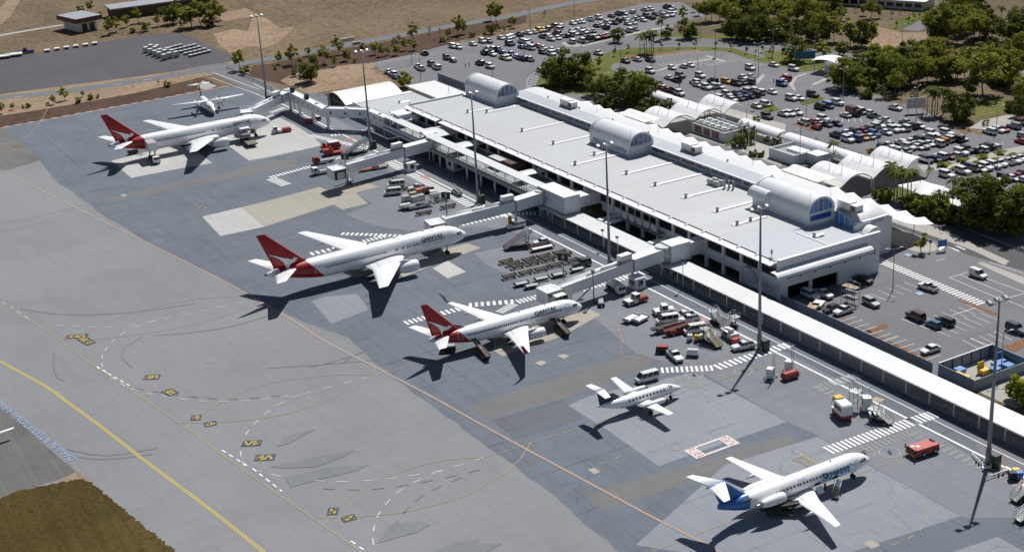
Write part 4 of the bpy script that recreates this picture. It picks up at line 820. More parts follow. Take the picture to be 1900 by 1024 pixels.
# jet bridges
def bridge(name_lbl, rot, step, end, zf, zc, cab_c, cab_dir, house=None, pier=None, canopy=True, hoodlen=3.0, cabl=5.0):
    J = thing('jet_bridge', name_lbl, 'jet bridge', (0, 0, 0), 0, 'passenger boarding bridges')
    def P(n, mb, m, par=None): o = mb.build(n, m, J if par is None else par); return o
    rot, step, end = Vector(rot), Vector(step), Vector(end)
    zs = zf + (zc - zf) * ((step - rot).length / ((end - rot).length))
    def tunnel(n, a, b, za, zb, w, h, m):
        d = (b - a).normalized(); nn = Vector((-d.y, d.x)) * w / 2; mb = MB()
        vs = []
        for p, z in ((a, za), (b, zb)):
            for s_, hz in ((1, 0), (-1, 0), (-1, h), (1, h)): vs.append((p.x + nn.x * s_, p.y + nn.y * s_, z + hz))
        mb.mesh(vs, [(0, 1, 5, 4), (1, 2, 6, 5), (2, 3, 7, 6), (3, 0, 4, 7), (3, 2, 1, 0), (4, 5, 6, 7)])
        o = P(n, mb, m); rb = MB(); L = (b - a).length; k = int(L / 1.05)
        for i in range(k + 1):
            t = i / k; c = a.lerp(b, t); z = za + (zb - za) * t; e = d * .05
            rb.mesh([(c.x + nn.x * s_ * q + e.x * f, c.y + nn.y * s_ * q + e.y * f, z + hz) for f in (-1, 1) for s_, hz, q in ((1.02, -.02, 1), (-1.02, -.02, 1), (-1.02, h + .03, 1), (1.02, h + .03, 1))], [(0, 1, 5, 4), (1, 2, 6, 5), (2, 3, 7, 6), (3, 0, 4, 7)])
        P('tunnel_ribs', rb, m_trim, o); return o
    tunnel('outer_tunnel', rot, step, zf - .1, zs - .1, 3.1, 3.0, m_ww); tunnel('inner_tunnel', step, end, zs + .1, zc + .1, 2.7, 2.6, m_ww)
    d = (end - step).normalized(); nn = Vector((-d.y, d.x))
    mb = MB(); c = step; mb.mesh([(c.x + nn.x * s_ + d.x * f, c.y + nn.y * s_ + d.y * f, zs + hz) for f in (-.16, .16) for s_, hz in ((1.65, -.15), (-1.65, -.15), (-1.65, 3.05), (1.65, 3.05))], [(0, 1, 5, 4), (1, 2, 6, 5), (2, 3, 7, 6), (3, 0, 4, 7), (3, 2, 1, 0), (4, 5, 6, 7)]); P('tunnel_collar', mb, m_grey)
    mb = MB(); mb.tube((rot.x, rot.y, zf - .3), (rot.x, rot.y, zf + 3.2), 1.9, 1.9, 16); mb.tube((rot.x, rot.y, 0), (rot.x, rot.y, zf - .3), .45, .45, 10, 0); P('rotunda', mb, m_lgrey)
    cd = Vector((cos(cab_dir), sin(cab_dir))); cn = Vector((-cd.y, cd.x)); cc = Vector(cab_c)
    Mx = Matrix(((cd.x, cn.x, 0, cc.x), (cd.y, cn.y, 0, cc.y), (0, 0, 1, 0), (0, 0, 0, 1)))
    mb = MB(); mb.box(-cabl / 2, cabl / 2, -2.0, 2.0, zc - .25, zc + 2.85, 0, M=Mx); P('cab', mb, m_ww)
    mb = MB(); mb.box(cabl / 2, cabl / 2 + .06, -1.75, 1.75, zc - .1, zc + 2.5, 0, M=Mx); mb.box(cabl / 2 + .06, cabl / 2 + .9, -2.0, 2.0, zc + 2.5, zc + 2.8, 0, M=Mx); P('cab_opening', mb, m_dark)
    mb = MB(); mb.box(cabl / 2 + .07, cabl / 2 + .12, -1.0, 1.3, zc, zc + 2.0, 0, M=Mx); P('cab_door', mb, m_lgrey)
    if canopy:
        mb = MB()
        for k in range(5):
            q = k / 4; mb.mesh([Mx @ Vector((cabl / 2 + .1 + hoodlen * q, y, zc + z)) for y, z in ((-1.9, -.1), (-1.9, 2.2 - .2 * q), (-1.4, 2.75 - .25 * q), (1.4, 2.75 - .25 * q), (1.9, 2.2 - .2 * q), (1.9, -.1))], [])
        n = 6; base = len(mb.v) - 30
        for k in range(4):
            for i in range(5): mb.f.append((base + k * n + i, base + k * n + i + 1, base + (k + 1) * n + i + 1, base + (k + 1) * n + i)); mb.m.append(0); mb.s.append(False)
        mb.box(cabl / 2, cabl / 2 + hoodlen, -1.8, 1.8, zc - .3, zc - .15, 0, M=Mx)
        P('cab_hood', mb, m_steel)
    # rails on cab roof
    mb = MB()
    for x, y in ((-cabl / 2 + .2, -1.8), (cabl / 2 - .2, -1.8), (cabl / 2 - .2, 1.8), (-cabl / 2 + .2, 1.8), (0, 1.8), (0, -1.8)):
        a = Mx @ Vector((x, y, zc + 2.85)); mb.tube(a, a + Vector((0, 0, 1.1)), .04, .04, 5)
    for h in (.55, 1.1):
        q = [Mx @ Vector((x, y, zc + 2.85 + h)) for x, y in ((-cabl / 2 + .2, -1.8), (cabl / 2 - .2, -1.8), (cabl / 2 - .2, 1.8), (-cabl / 2 + .2, 1.8), (-cabl / 2 + .2, -1.8))]; mb.poly_tube(q, .035, 5)
    P('roof_rail', mb, m_trim)
    # duct, walkway and air unit on the tunnel roof
    at = lambda t, off=0: (step.x + (end.x - step.x) * t + nn.x * off, step.y + (end.y - step.y) * t + nn.y * off)
    ztop = lambda t: zs + .1 + (zc - zs) * t + 2.6
    mb = MB(); mb.tube((*at(.1, .5), ztop(.1) + .45), (*at(.42, .5), ztop(.42) + .4), .32, .28, 8); mb.tube((*at(.42, .5), ztop(.42) + .4), (*at(.6, .5), ztop(.6) + .25), .25, .2, 8); P('duct', mb, m_trim)
    mb = MB(); mb.tube((*at(.45, -.5), ztop(.45) + .3), (*at(.97, -.5), ztop(.97) + .3), .16, .16, 6); mb.tube((*at(.45, .1), ztop(.45) + .3), (*at(.97, .1), ztop(.97) + .3), .12, .12, 6)
    for k in range(10): t = .45 + .05 * k; mb.tube((*at(t, -.9), ztop(t)), (*at(t, -.9), ztop(t) + .9), .035, .035, 5)
    mb.tube((*at(.45, -.9), ztop(.45) + .9), (*at(.92, -.9), ztop(.92) + .9), .035, .035, 5); P('pipe_run', mb, m_trim)
    mb = MB(); a = Vector((*at(.0, .5), 0)); ang = atan2(d.y, d.x); M2 = Matrix.Translation((a.x, a.y, ztop(0))) @ Matrix.Rotation(ang, 4, 'Z')
    mb.box(.3, 3.6, -.85, .85, .75, 1.9, 0, 1, M=M2); mb.box(.4, 3.5, -.8, .8, .0, .75, 1, M=M2); P('air_unit', mb, [m_trim, m_steel])
    # drive column with bogie near the cab
    dc = end.lerp(step, .16); mb = MB()
    for s_ in (-1, 1): mb.box(dc.x + nn.x * s_ * 1.25 - .18, dc.x + nn.x * s_ * 1.25 + .18, dc.y + nn.y * s_ * 1.25 - .18, dc.y + nn.y * s_ * 1.25 + .18, .6, zc + .4)
    mb.box(dc.x - 1.5, dc.x + 1.5, dc.y - .3, dc.y + .3, .5, 1.0); P('drive_column', mb, m_trim)
    for s_ in (-1, 1): w_ = MB(); w_.tube((dc.x + s_ * .7 - .22, dc.y, .52), (dc.x + s_ * .7 + .22, dc.y, .52), .52, .52, 12); P('wheel', w_, m_black)
    mb = MB(); sx_, sy_ = dc.x - nn.x * 2.6, dc.y - nn.y * 2.6
    for k in range(14): mb.box(sx_ - .4, sx_ + .4, sy_ - d.y * (-2 + k * .3) - .15, sy_ - d.y * (-2 + k * .3) + .15, zc - .25 * k - .05, zc - .25 * k)
    for s_ in (-.45, .45): mb.tube((sx_ + s_, sy_ - d.y * -2, zc + .9), (sx_ + s_, sy_ - d.y * 2.2, .9), .035, .035, 5); mb.tube((sx_ + s_, sy_ - d.y * 2.2, 0), (sx_ + s_, sy_ - d.y * 2.2, .9), .035, .035, 5)
    P('service_stair', mb, m_lgrey)
    if pier:
        mb = MB(); mb.tube((*pier, 0), (*pier, zs - .1), .32, .32, 10); P('pier', mb, m_ww)
    if house:
        hx, hy = house; mb = MB(); mb.box(hx - 1.5, hx + 1.5, hy - 1.4, hy + 1.4, 0, 2.7); mb.box(hx - 1.6, hx + 1.6, hy - 1.5, hy + 1.5, 2.7, 2.82); h_ = P('service_house', mb, m_ww)
        mb = MB(); mb.box(hx + 1.5, hx + 1.54, hy - .6, hy + .7, .9, 2.2); mb.box(hx - .9, hx + .9, hy - 1.44, hy - 1.4, 1.1, 2.2); P('window', mb, m_glassd, h_)
    return J
bridge('white boarding bridge at gate two reaching over the empty stand', (-72.3, 10.0), (-71.2, -1.0), (-67.6, -23.2), 4.2, 3.7, (-66.0, -24.6), 0.0, (-68.4, -.1), (-70.4, -.6), False, 3, 5)
bridge('white boarding bridge at gate three nosed to the middle red tailed jet', (-7.8, 9.0), (-6.8, -.6), (-7.4, -21.0), 4.2, 3.6, (-5.9, -24.3), rad(-8), None, (-6.2, -.3), True, 3.4, 5.0)
bridge('white boarding bridge at gate four nosed to the nearest red tailed jet', (46.9, 8.6), (47.7, -1.5), (50.2, -23.6), 4.2, 3.3, (50.4, -25.2), rad(3), (49.6, -.9), (48.2, -1.2), True, 2.4, 4.6)
bridge('white boarding bridge at the far gate beside the departing road', (-161.3, .3), (-157.5, -5.3), (-147.5, -18.8), 4.2, 4.0, (-145.2, -21.6), rad(-18), None, (-161.5, 1.8), True, 2.2, 4.6)
Q = thing('elevated_passage', 'white enclosed passage on legs bending between far gate and concourse', 'passage', (0, 0, 0))
pp = [(-161.3, .5), (-130.2, .2), (-118.2, 10.6), (-105.2, 10.9)]
for (ax, ay), (bx_, by_) in zip(pp, pp[1:]):
    a, b = Vector((ax, ay)), Vector((bx_, by_)); d = (b - a).normalized(); nn = Vector((-d.y, d.x)) * 1.45; mb = MB()
    mb.mesh([(p.x + nn.x * s_, p.y + nn.y * s_, z) for p in (a - d * .4, b + d * .4) for s_, z in ((1, 4.15), (-1, 4.15), (-1, 6.9), (1, 6.9))], [(0, 1, 5, 4), (1, 2, 6, 5), (2, 3, 7, 6), (3, 0, 4, 7), (3, 2, 1, 0), (4, 5, 6, 7)]); sg = part('passage_section', mb, m_ww, Q)
    L = (b - a).length; n = max(3, int(L / 4))
    for k in range(n):
        t = (k + .5) / n; c = a.lerp(b, t) - nn * 1.012; mb = MB(); e = d * .42
        mb.face([(c.x - e.x, c.y - e.y, 5.2), (c.x + e.x, c.y + e.y, 5.2), (c.x + e.x, c.y + e.y, 6.0), (c.x - e.x, c.y - e.y, 6.0)]); part('window', mb, m_glassd, sg)
    rp = MB()
    for s_ in (-1, 1): rp.mesh([(p.x + nn.x * s_ * q, p.y + nn.y * s_ * q, z) for p in (a, b) for q, z in ((.98, 6.9), (1.04, 6.9), (1.04, 7.15), (.98, 7.15))], [(0, 1, 5, 4), (1, 2, 6, 5), (2, 3, 7, 6), (3, 0, 4, 7)])
    part('roof_kerb', rp, m_trim, sg)
for x, y in ((-153, .4), (-141, .3), (-129.5, .6), (-118.4, 10.2)):
    mb = MB(); mb.box(x - .35, x + .35, y - .5, y + .5, 0, 4.15); mb.box(x - 1, x + 1, y - .8, y + .8, 0, .5); part('leg', mb, m_ww, Q)
for x, y in ((-160, 1), (-147, .4), (-137, .3), (-124, 5.2), (-110, 10.8)):
    mb = MB(); mb.tube((x, y, 6.9), (x, y, 7.5), .8, .6, 10); part('roof_dome', mb, m_trim, Q)
for x, y in ((-158, .3), (-145.5, .3)):
    mb = MB(); mb.box(x - .7, x + .7, y - .6, y + .6, 6.9, 8.6); part('equipment_box', mb, m_black, Q)
# ---------------------------------------------------------------- buildings at the far end
N = thing('vaulted_store', 'white curved roof store with dark open end behind the elevated passage', 'store', (0, 0, 0))
arc = [(-157 + 18 * i / 14, 4.0 + 2.6 * sin(pi * i / 14)) for i in range(15)]
mb = MB(); mb.loft([[(x, y, z) for x, z in arc] + [(x, y, z - .25) for x, z in reversed(arc)] for y in (11.5, 33.5)], 0, True, True, False); part('roof', mb, m_tin, N)
for q in ((-157, -156.7, 12.5, 33), (-139.3, -139, 12.5, 33), (-156.7, -139.3, 32.7, 33)): mb = MB(); mb.box(*q, 0, 4); part('wall', mb, m_ww, N)
mb = MB(); mb.face([(x, 13.5, z - .25) for x, z in arc] + [(-139.3, 13.5, 0), (-156.7, 13.5, 0)]); part('open_end_shade', mb, m_dark, N)  # near-black sheet standing in for the shade inside the open end
mb = MB()
for k in range(6): mb.box(-156.4 + k * 3.1, -156.2 + k * 3.1, 13.35, 13.47, 0, 4.2)
mb.box(-156.6, -139.4, 13.35, 13.45, 2.6, 2.75); part('door_frame', mb, m_grey, N)
N2 = thing('flat_roofed_wing', 'low flat roofed annex between the vaulted store and the terminal end', 'annex', (0, 0, 0))
mb = MB(); mb.box(-138.7, -106.4, 14, 36, 0, 4.3); part('wall', mb, m_ww, N2)
mb = MB(); mb.box(-138.8, -106.35, 13.8, 36.2, 4.3, 4.6); part('roof', mb, m_roof, N2)
mb = MB(); mb.box(-138.6, -136.4, 14, 36, 4.6, 4.75); mb.box(-118, -106.4, 13.6, 14.1, 4.4, 5.6); part('flashing_strip', mb, m_trim, N2)
for k in range(3):
    mb = MB(); mb.tube((-127 + k * 5, 26 + k * 1.5, 4.6), (-127 + k * 5, 26 + k * 1.5, 5.6), .35, .45, 8); mb.box(-128 + k * 5, -126 + k * 5, 26 + k * 1.5, 30 + k * 1.5, 4.6, 4.7); part('roof_ventilator', mb, m_trim, N2)
mb = MB()
for k in range(4): mb.box(-133.5 + k * 2.2, -131.8 + k * 2.2, 13.93, 14.02, .3, 3.0)
part('window', mb, m_glassd, N2)
N3 = thing('white_shed', 'plain shed with bright white flat roof and stained grey walls', 'shed', (0, 0, 0))
mb = MB(); mb.box(-144.8, -120.5, 38.4, 48.6, 0, 4.7); part('wall', mb, m_conc, N3)
mb = MB(); mb.box(-145.3, -120, 37.9, 49.1, 4.7, 5.0); part('roof', mb, m_tin, N3)
mb = MB()
for k in range(4): mb.box(-143 + k * 5.4, -141.3 + k * 5.4, 38.3, 38.42, .9, 2.4)
part('window', mb, m_glassd, N3)
mb = MB(); mb.tube((-125, 44, 5), (-125, 44, 7.5), .1); part('flue', mb, m_lgrey, N3)
sf = thing('screen_fence', 'tall grey slatted screen fence behind the white shed', 'fence', (0, 0, 0))
for k in range(9):
    x = -162.5 + k * 2.5; mb = MB(); mb.box(x, x + 2.4, 59.3, 59.36, .1, 2.9); part('fence_panel', mb, m_fence, sf); mb = MB(); mb.box(x - .07, x + .05, 59.28, 59.42, 0, 3.0); part('post', mb, m_lgrey, sf)
# landside fabric sails along the kerb
Sl = thing('fabric_awning', 'row of small white tent sails along the landside kerb', 'awning', (0, 0, 0))
pit = 6.25
for k in range(25):
    x0_ = -88.5 + k * pit; mb = MB(); rows = []
    for t in range(5):
        tt = t / 4; rows.append([(x0_ + pit * i / 6, 62.6 + 12.6 * tt, (7.4 * (1 - tt) + tt * (3.5 + 1.0 * (1 - abs(i / 3 - 1)) ** 1.3)) - .7 * sin(pi * tt) * (.6 + .4 * abs(i / 3 - 1))) for i in range(7)])
    mb.loft(rows, 0, False, False, True, False); part('sail', mb, m_fab, Sl)
    if k % 2 == 0: mb = MB(); mb.tube((x0_, 75, 0), (x0_, 75, 3.9), .1, .1, 6); part('post', mb, m_lgrey, Sl)
def shelter(x0, x1, y0, y1, ze, rise, label, kind=0, group='barrel shaped fabric shelters over the forecourt'):
    h = thing('fabric_shelter', label, 'shelter', ((x0 + x1) / 2, (y0 + y1) / 2, 0), 0, group)
    ox, oy = (x0 + x1) / 2, (y0 + y1) / 2
    n = 14; mb = MB(); rows = []
    for i in range(9):
        x = x0 + (x1 - x0) * i / 8; sag = .35 * sin(pi * i / 8)
        rows.append([(x - ox, y0 + (y1 - y0) * j / n - oy, ze + (rise - sag * .6) * sin(pi * (.06 + .88 * j / n)) ** .9 - rise * .17) for j in range(n + 1)])
    mb.loft(rows, 0, False, False, True, False); part('membrane', mb, m_fab, h)
    mb = MB(); y = y0 - .2 - oy
    mb.loft([[(x - ox, y + q, ze + .15 + .5 * sin(pi * q / 2.8)) for q in (-1.4, -.7, 0, .7, 1.4)] for x in (x0, x1)], 0, False, False, True, False); part('gutter_strip', mb, m_fabc, h)
    mb = MB()
    for x in (x0 + .2, x1 - .2): mb.poly_tube([(x - ox, y0 + (y1 - y0) * j / n - oy, ze - .2 + rise * sin(pi * (.06 + .88 * j / n)) ** .9 - rise * .17) for j in range(n + 1)], .16, 6)
    part('arch_rib', mb, m_trim, h)
    for x in (x0 + .5, x1 - .5):
        for y in (y0, y1): mb = MB(); mb.tube((x - ox, y - oy, 0), (x - ox, y - oy, ze + .1), .16, .16, 8); part('post', mb, m_trim, h)
    mb = MB(); zt = ze + rise * .83
    for dx in (-2.6, 2.2): mb.tube((dx, -1, zt - .6), (dx, -1.2, zt + 2.2), .07, .07, 5); mb.tube((dx, -1.2, zt + 2.2), (dx + 2.4, -3.4, ze + .9), .035, .035, 4); mb.tube((dx, -1.2, zt + 2.2), (dx - 2.0, -3.4, ze + .9), .035, .035, 4)
    part('mast_and_stays', mb, m_grey, h)
for j, (ya, yb) in enumerate(((78.6, 89.2), (90.0, 100.6), (101.4, 110.4))):
    w_ = ('next to the terminal', 'in the middle of its row', 'at the car park end')[j]
    shelter(-61, -46.8, ya, yb, 3.6, 2.9, 'white arched fabric shelter %s, behind the middle roof vault' % w_); shelter(17.3, 31.9, ya, yb, 3.6, 2.9, 'white arched fabric shelter %s, behind the nearest roof vault' % w_)
for x0_, w_ in ((-65, 'far'), (13.8, 'near')):
    h = thing('flat_canopy', 'cream and white low canopy joining the terminal to the %s shelters' % w_, 'canopy', (0, 0, 0)); mb = MB(); mb.box(x0_, x0_ + 15, 72.4, 75.2, 5.0, 5.2); part('cream_panel', mb, m_fabc, h); mb = MB(); mb.loft([[(x, 75.2 + q, 5.2 + .5 * sin(pi * q / 3.4)) for q in (0, .8, 1.7, 2.6, 3.4)] for x in (x0_, x0_ + 16)], 0, False, False, True, False); part('white_panel', mb, m_fab, h)
Tb = thing('tube_canopy', 'long white half round canopy along the car park footpath', 'canopy', (0, 0, 0))
for a, b in ((-93, -62), (-36, -17), (-15, 16)):
    mb = MB(); mb.loft([[(x, 99.8 - 2.6 * cos(pi * i / 10), 2.3 + 1.9 * sin(pi * i / 10)) for i in range(11)] for x in (a, b)], 0, False, False, True, False); part('canopy_section', mb, m_fab, Tb)
    for k in range(int((b - a) / 6) + 1):
        mb = MB(); mb.tube((a + .3 + k * 6, 97.4, 0), (a + .3 + k * 6, 97.4, 2.4), .09, .09, 6); part('post', mb, m_lgrey, Tb)
for k in range(3):
    h = thing('tent_sail', ('white pointed tent sail nearest the palms', 'white pointed tent sail in the middle above a parked van', 'white pointed tent sail half hidden by the big tree')[k], 'sail', (44 + k * 8.5, 95, 0), 0, 'tent sails by the pickup road')
    mb = MB(); rows = []
    for i in range(9):
        u = i / 8 * 2 - 1; rows.append([(u * 4.6, v * 4.2, 2.9 + 1.9 * (1 - max(abs(u), abs(v))) ** 1.2 + .25 * u * v) for v in [j / 8 * 2 - 1 for j in range(9)]])
    mb.loft(rows, 0, False, False, True, False); part('membrane', mb, m_fab, h)
    for s_ in (-1, 1): mb = MB(); mb.tube((4.2 * s_, -3.4, 0), (4.2 * s_, -3.4, 3), .1, .1, 6); part('post', mb, m_lgrey, h)
# chiller yard and low white building by the forecourt
ch = thing('chiller_yard', 'walled yard of cooling units with green pipes and poster panels', 'plant yard', (0, 0, 0))
mb = MB(); mb.box(-47, -46.7, 88.2, 97.4, 0, 3); mb.box(-47, -30.2, 88, 88.3, 0, 3); mb.box(-30.5, -30.2, 88.3, 97.4, 0, 3); mb.box(-47, -30.2, 97.2, 97.5, 0, 3); part('wall', mb, m_ww, ch)
for i in range(5):
    for j in range(2): mb = MB(); x, y = -44.6 + i * 2.9, 90.2 + j * 3.2; mb.box(x - 1.1, x + 1.1, y - 1.2, y + 1.2, 0, 3.4); mb.tube((x, y, 3.4), (x, y, 3.8), .8, .8, 10); part('cooling_unit', mb, m_lgrey, ch)
m_green = mat('green_pipe', (.05, .16, .07), .6)
mb = MB()
for j in range(3): mb.box(-46, -32, 88.7 + j * 3.1, 89.1 + j * 3.1, 3.0, 3.3)
part('pipe', mb, m_green, ch)
m_post = mat('poster_print', (.28, .16, .12), .6, 0, .6, 1.3)
mb = MB(); mb.box(-45, -41.6, 87.9, 88, .5, 2.6); mb.box(-40.6, -37.6, 87.9, 88, .5, 2.6); mb.box(-36.5, -33, 87.9, 88, .5, 2.6); part('poster_panel', mb, m_post, ch)
lb = thing('low_walled_building', 'low white walled building with sunken roof terrace in the forecourt', 'building', (0, 0, 0))
mb = MB(); mb.box(-10, 1, 88.3, 88.6, 0, 3.0); mb.box(-10, -9.7, 88.6, 99, 0, 3.0); mb.box(.7, 1, 88.6, 97, 0, 3.0); mb.box(-9.7, .7, 98.7, 99, 0, 3.0); part('wall', mb, m_ww, lb)
mb = MB(); mb.box(-9.7, .7, 88.6, 98.7, 0, 2.2); part('roof', mb, m_deck, lb)
mb = MB(); mb.box(-6.5, 0, 92, 95.5, 2.2, 2.9); part('roof_light', mb, m_trim, lb); mb = MB(); mb.box(1.0, 5.6, 93.2, 98.6, 0, 2.8); mb.box(.9, 5.8, 93, 98.8, 2.8, 3.0); part('annex', mb, m_ww, lb)
# compound in the staff car park
cp = thing('bin_compound', 'grey walled compound holding yellow and blue skips', 'compound', (0, 0, 0))
for q in ((124.2, 133.2, 18.8, 18.95, 0, 2.5), (124.2, 133.4, 33.7, 33.85, 0, 2.6)): mb = MB(); mb.box(*q); part('wall', mb, m_fence, cp)
for q in ((124.1, 124.24, 18.95, 33.7, 0, 2.6), (133.2, 133.35, 18.8, 33.8, 0, 2.3)): mb = MB(); mb.box(*q); part('side_wall', mb, m_fencey, cp)
mb = MB(); mb.box(124.05, 124.3, 18.9, 33.8, 2.6, 2.72); part('coping', mb, m_trim, cp)
mb = MB()
for k in range(6): mb.box(124.24, 124.36, 20 + k * 2.6, 20.14 + k * 2.6, 0, 2.5)
part('post', mb, m_dark, cp)
m_skipb = mat('blue_plastic', (.08, .22, .5), .5, 0, .1, 2); m_skipy = mat('yellow_plastic', (.7, .45, .03), .5, 0, .1, 2)
for i, (x, y, c_, lab, op) in enumerate(((126.3, 22.6, 'b', 'blue lidded waste skip beside the yellow pair against the wall', 0), (127.6, 20.5, 'y', 'yellow lidded skip nearest the corner of the grey compound', 0), (129.2, 20.6, 'y', 'yellow lidded skip second from the corner of the grey compound', 0), (129.0, 26.2, 'y', 'yellow skip with its lid standing open', 1), (130.2, 28.2, 'b', 'blue skip next to the open yellow one', 0), (128.8, 30.2, 'b', 'blue skip between two other blue skips', 0), (130.5, 31.4, 'b', 'blue skip in the far corner with closed lid', 0), (128.0, 32.2, 'b', 'blue skip with lid propped open by the end wall', 1))):
    h = thing('waste_skip', lab, 'skip', (x, y, 0), 0, 'skips in the grey compound'); mm = m_skipb if c_ == 'b' else m_skipy
    mb = MB(); mb.box(-.75, .75, -.85, .85, .15, 1.15, 0, 1.1); part('bin_body', mb, mm, h); mb = MB()
    if op: mb.box(-.85, -.7, -.95, .95, 1.15, 2.4)
    else: mb.box(-.85, .85, -.98, .98, 1.15, 1.27)
    part('lid', mb, mm, h)
    for sx_ in (-.55, .55):
        for sy_ in (-.6, .6): mb = MB(); mb.tube((sx_ - .05, sy_, .1), (sx_ + .05, sy_, .1), .1, .1, 8); part('castor', mb, m_black, h)
# ---------------------------------------------------------------- light masts
m_mast = mat('mast_grey', (.27, .285, .3), .5, .3, .08, .5)
m_lamp = mat('floodlight_face', (.6, .61, .63), .2, 0, .05, 1)
m_box = mat('dark_green_cabinet', (.03, .045, .04), .6)
def mast(x, y, label, first=[None]):
    if first[0] is not None: return copy_tree(first[0], (x, y, 0), None, label)
    h = thing('floodlight_mast', label, 'light mast', (x, y, 0), 0, 'tall floodlight masts along the airside road'); first[0] = h
    mb = MB(); mb.tube((0, 0, 0), (0, 0, 31), .4, .17, 14); mb.tube((0, 0, 0), (0, 0, 3.2), .55, .5, 14); mb.tube((0, 0, 3.2), (0, 0, 3.6), .5, .4, 14); mb.box(-.8, .8, -.8, .8, 0, .25); part('pole', mb, m_mast, h)
    mb = MB(); mb.tube((0, -2.3, 30.6), (0, 2.3, 30.6), .11, .11, 8); mb.tube((-.2, 0, 30.6), (-.2, 0, 31.4), .1); part('cross_arm', mb, m_mast, h)
    for k in (-1.9, 0, 1.9):
        mb = MB(); Mx = Matrix.Translation((-.5, k, 30.85)) @ Matrix.Rotation(.5, 4, 'Y'); mb.box(-.55, .55, -.45, .45, -.2, .28, 0, .7, M=Mx); l_ = part('floodlight', mb, m_lgrey, h)
        mb = MB(); mb.box(-.48, .48, -.4, .4, -.24, -.2, 0, M=Mx); part('lens', mb, m_lamp, l_)
    mb = MB(); mb.box(.75, 1.75, -.2, 1.3, 0, 2.4); part('control_cabinet', mb, m_box, h)
for (x, y), l_ in zip(((-177.9, -2.0), (-98.5, 1.3), (-28.9, 1.0), (35.6, 1.0), (93.4, -.7), (154.9, -.7)), ('farthest floodlight mast near the perimeter road', 'floodlight mast beside the elevated passage and mobile stairs', 'floodlight mast by the open concourse of gate three', 'floodlight mast rising beside the gate four boarding bridge', 'floodlight mast with dark cabinet by the aircraft steps', 'nearest floodlight mast by the tow bars and wheelie bins')):
    mast(x, y, l_)
# ================================================================== AIRCRAFT
def body_mat(name, base, tail=None, xa=0, k=0, xb=-999, belly=None, stripe=None):
    m, nt, b = _new(name)
    v = pos(nt, obj=True); sx = nt.nodes.new('ShaderNodeSeparateXYZ'); nt.links.new(v, sx.inputs[0]); X, Yv, Zv = sx.outputs
    col = base + (1,)
    n = ramp(nt, noise(nt, .5, 4, .6, v), .4, .7)
    col = mixc(nt, math_(nt, 'MULTIPLY', n, .1), col, scale_c(base, .8))
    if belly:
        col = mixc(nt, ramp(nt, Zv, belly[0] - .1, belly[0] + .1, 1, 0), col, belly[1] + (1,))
    if stripe:
        for z0, z1, c in stripe:
            f = math_(nt, 'MULTIPLY', math_(nt, 'GREATER_THAN', Zv, z0), math_(nt, 'LESS_THAN', Zv, z1)); col = mixc(nt, f, col, c + (1,))
    if tail:
        lim = math_(nt, 'SUBTRACT', xa, math_(nt, 'MULTIPLY', Zv, k))
        f = math_(nt, 'MULTIPLY', math_(nt, 'LESS_THAN', X, lim), math_(nt, 'GREATER_THAN', X, xb)); col = mixc(nt, f, col, tail + (1,))
    fr = math_(nt, 'FRACT', math_(nt, 'DIVIDE', X, 2.4)); li = ramp(nt, math_(nt, 'ABSOLUTE', math_(nt, 'SUBTRACT', fr, .5)), 0, .012, .14, 0)
    col = mixc(nt, li, col, (.3, .3, .32, 1))
    nt.links.new(col, b.inputs['Base Color']); b.inputs['Roughness'].default_value = .38; b.inputs['Coat Weight'].default_value = .25; b.inputs['Coat Roughness'].default_value = .15
    return m
QRED = (.36, .012, .014)
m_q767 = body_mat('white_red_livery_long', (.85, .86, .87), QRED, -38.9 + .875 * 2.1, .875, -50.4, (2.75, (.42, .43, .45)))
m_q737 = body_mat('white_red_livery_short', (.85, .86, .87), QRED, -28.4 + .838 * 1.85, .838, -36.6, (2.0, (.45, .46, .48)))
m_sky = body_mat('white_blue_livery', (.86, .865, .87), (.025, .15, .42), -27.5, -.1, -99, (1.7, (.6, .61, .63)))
m_emb = body_mat('white_navy_stripe_livery', (.85, .86, .87), None, 0, 0, 0, None, ((1.62, 1.72, (.03, .06, .18)), (1.5, 1.56, (.25, .28, .36)), (1.25, 1.42, (.03, .05, .15)), (1.85, 1.89, (.3, .33, .4))))
m_dash = body_mat('plain_white_livery', (.85, .86, .87))
m_wing = body_mat('wing_white', (.82, .825, .835))
m_wingq = body_mat('wing_light_grey', (.68, .69, .71))
m_nac = body_mat('nacelle_white', (.8, .81, .82))
m_qred = mat('tail_red', QRED, .4, 0, .06, .6); m_navy = mat('tail_navy', (.012, .022, .07), .4, 0, .1, 1); m_sblue = mat('tail_blue', (.025, .15, .42), .4, 0, .25, .5)
m_qblack = mat('lettering_black', (.025, .025, .03), .5, 0, .05, 1); m_qgrey = mat('lettering_grey', (.3, .3, .32), .5, 0, .05, 1); m_skyt = mat('lettering_blue', (.015, .13, .36), .5, 0, .05, 1)
m_metal = mat('bare_metal', (.45, .45, .46), .3, .8, .1, 2); m_tail_w = mat('logo_white', (.8, .8, .8), .45, 0, .04, 1); m_wletshade = mat('winglet_shade_grey', (.3, .36, .45), .4, 0, .05, 1)
m_line = mat('door_outline_grey', (.36, .37, .4), .5)
def interp(st, x):
    for a, b in zip(st, st[1:]):
        if b[0] <= x <= a[0]:
            t = (a[0] - x) / (a[0] - b[0]); return tuple(a[i] + (b[i] - a[i]) * t for i in range(4))
    return st[-1]
